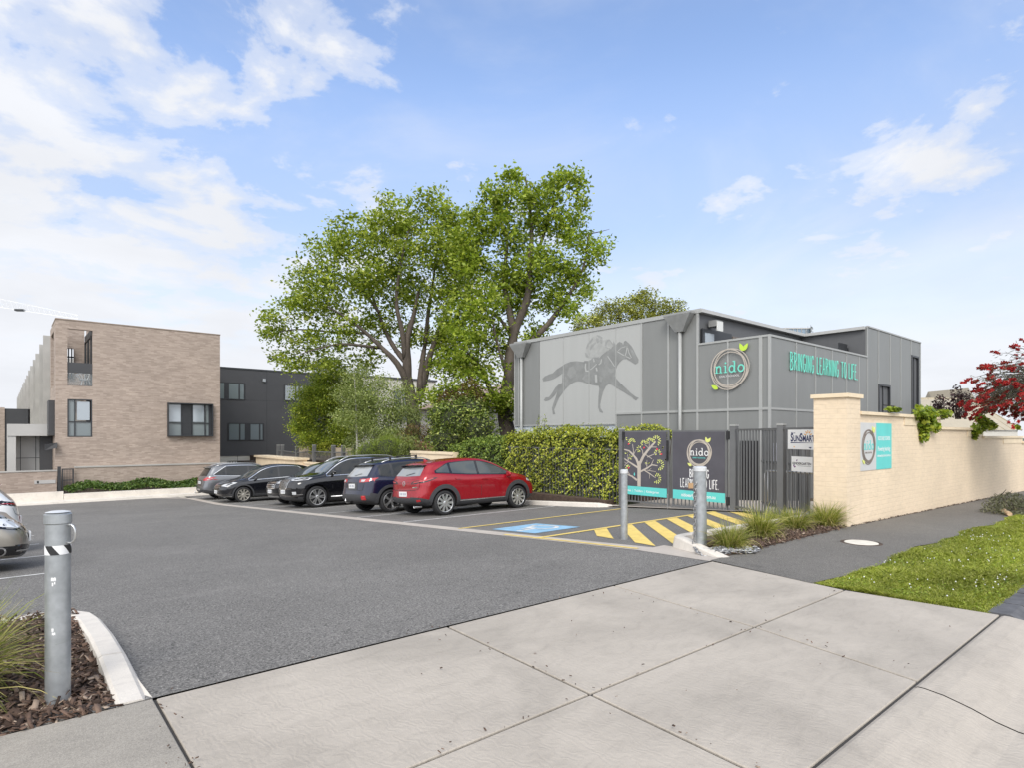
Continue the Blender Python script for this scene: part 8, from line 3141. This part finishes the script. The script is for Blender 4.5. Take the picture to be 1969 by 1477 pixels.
# ------------------------------------------------------------------ grass verge with clover
n = 90000
u = rng.uniform(0, 1, n)
tt = 6.72 + 14 * u ** 1.7
ed = np.array([path_edge(x) for x in tt])
ssv = 1.36 + (ed - 1.36 + .02) * rng.uniform(0, 1, n)
k = (ssv - 1.36) / (ed - 1.36)
keep = tt > np.interp(ssv, [1.28, 2.53, 4.2], [6.815, 6.675, 6.9])
tt, ssv = tt[keep], ssv[keep]
n = len(tt)
den = .5 + .5 * np.sin(tt * 2.7 + 1.2 * np.sin(ssv * 4)) * np.sin(ssv * 5 + tt)
zb = -.016 * np.maximum(0, tt - 11) - .008
hgt = (.016 + .042 * den) * rng.uniform(.5, 1.3, n) * np.clip(.55 + .6 * np.minimum(ssv - 1.36, ed[keep] - ssv) / .3, .45, 1.2)
az = rng.uniform(0, 6.28, n)
ln2 = rng.normal(size=(n, 2)) * .75
w = rng.uniform(.0018, .0042, n) * (1 + (tt - 6.7) * .10)
p = np.stack([tt, ssv, zb], 1)
wv = np.stack([np.cos(az), np.sin(az), np.zeros(n)], 1) * w[:, None]
tip = p + np.stack([ln2[:, 0] * hgt, ln2[:, 1] * hgt, hgt], 1)
mid = p + np.stack([ln2[:, 0] * hgt * .35, ln2[:, 1] * hgt * .35, hgt * .6], 1)
V_ = np.stack([p - wv, p + wv, mid + wv * .8, tip, mid - wv * .8], 1).reshape(-1, 3)
i = np.arange(n)[:, None] * 5
F_ = (i + np.array([[0, 1, 2, 3, 4]])).reshape(-1, 5)
go = np_mesh('grass', V_, F_, MT['lawn'])
tag(go, 'green lawn grass of the nature strip beside the footpath', 'grass', kind='stuff')
# clover leaves and flowers
n = 9000
tt = 6.8 + 11 * rng.uniform(0, 1, n) ** 1.5
ssv = rng.uniform(1.4, 2.75, n)
patch = np.sin(tt * 1.9 + 2) * np.sin(ssv * 4.2 + tt * .6) + rng.normal(size=n) * .4
kp = patch > .1
pts = np.stack([tt[kp], ssv[kp], -.016 * np.maximum(0, tt[kp] - 11) + rng.uniform(.005, .035, kp.sum())], 1)
co_ = leaf_mesh('clover', pts, .024, leaf_mat('clover_leaf', (0.13, 0.19, 0.02), (0.30, 0.38, 0.04), None, 0, .3), None, .9, 1.2)
tag(co_, 'round clover leaves growing through the lawn', 'clover', kind='stuff')
m = MB()
for _ in range(430):
    t = 7.0 + 8.5 * random.random() ** 1.25
    s = random.uniform(1.5, 2.7)
    if math.sin(t * 1.9 + 2) * math.sin(s * 4.2 + t * .6) + random.gauss(0, .45) < .25:
        continue
    z = -.016 * max(0, t - 11) + random.uniform(.04, .06)
    r = random.uniform(.005, .0095)
    m.add([(t - r, s, z), (t, s - r, z), (t + r, s, z), (t, s + r, z), (t, s, z + r), (t, s, z - r)], [(0, 1, 4), (1, 2, 4), (2, 3, 4), (3, 0, 4), (1, 0, 5), (2, 1, 5), (3, 2, 5), (0, 3, 5)])
cf = m.build('clover_flowers', MT['white'])
tag(cf, 'tiny white clover flowers scattered through the lawn', 'clover flowers', kind='stuff')
# dry leaves and grit blown over the paving
def litter():
    r = random.random()
    if r < .45:
        return (random.choice((.70, 2.78, 4.8)) + random.gauss(0, .05), random.uniform(1.3, 4.2))
    if r < .75:
        return (random.uniform(-1, 6.8), random.choice((2.53, 4.21)) + random.gauss(0, .04))
    return (random.uniform(-1, 6.7), random.uniform(1.3, 4.2))
chips('leaf_litter', 'scattered dry leaf bits along the paving joints', litter, 170, .006, .022, lambda a, b_: .001, MT['chip'])
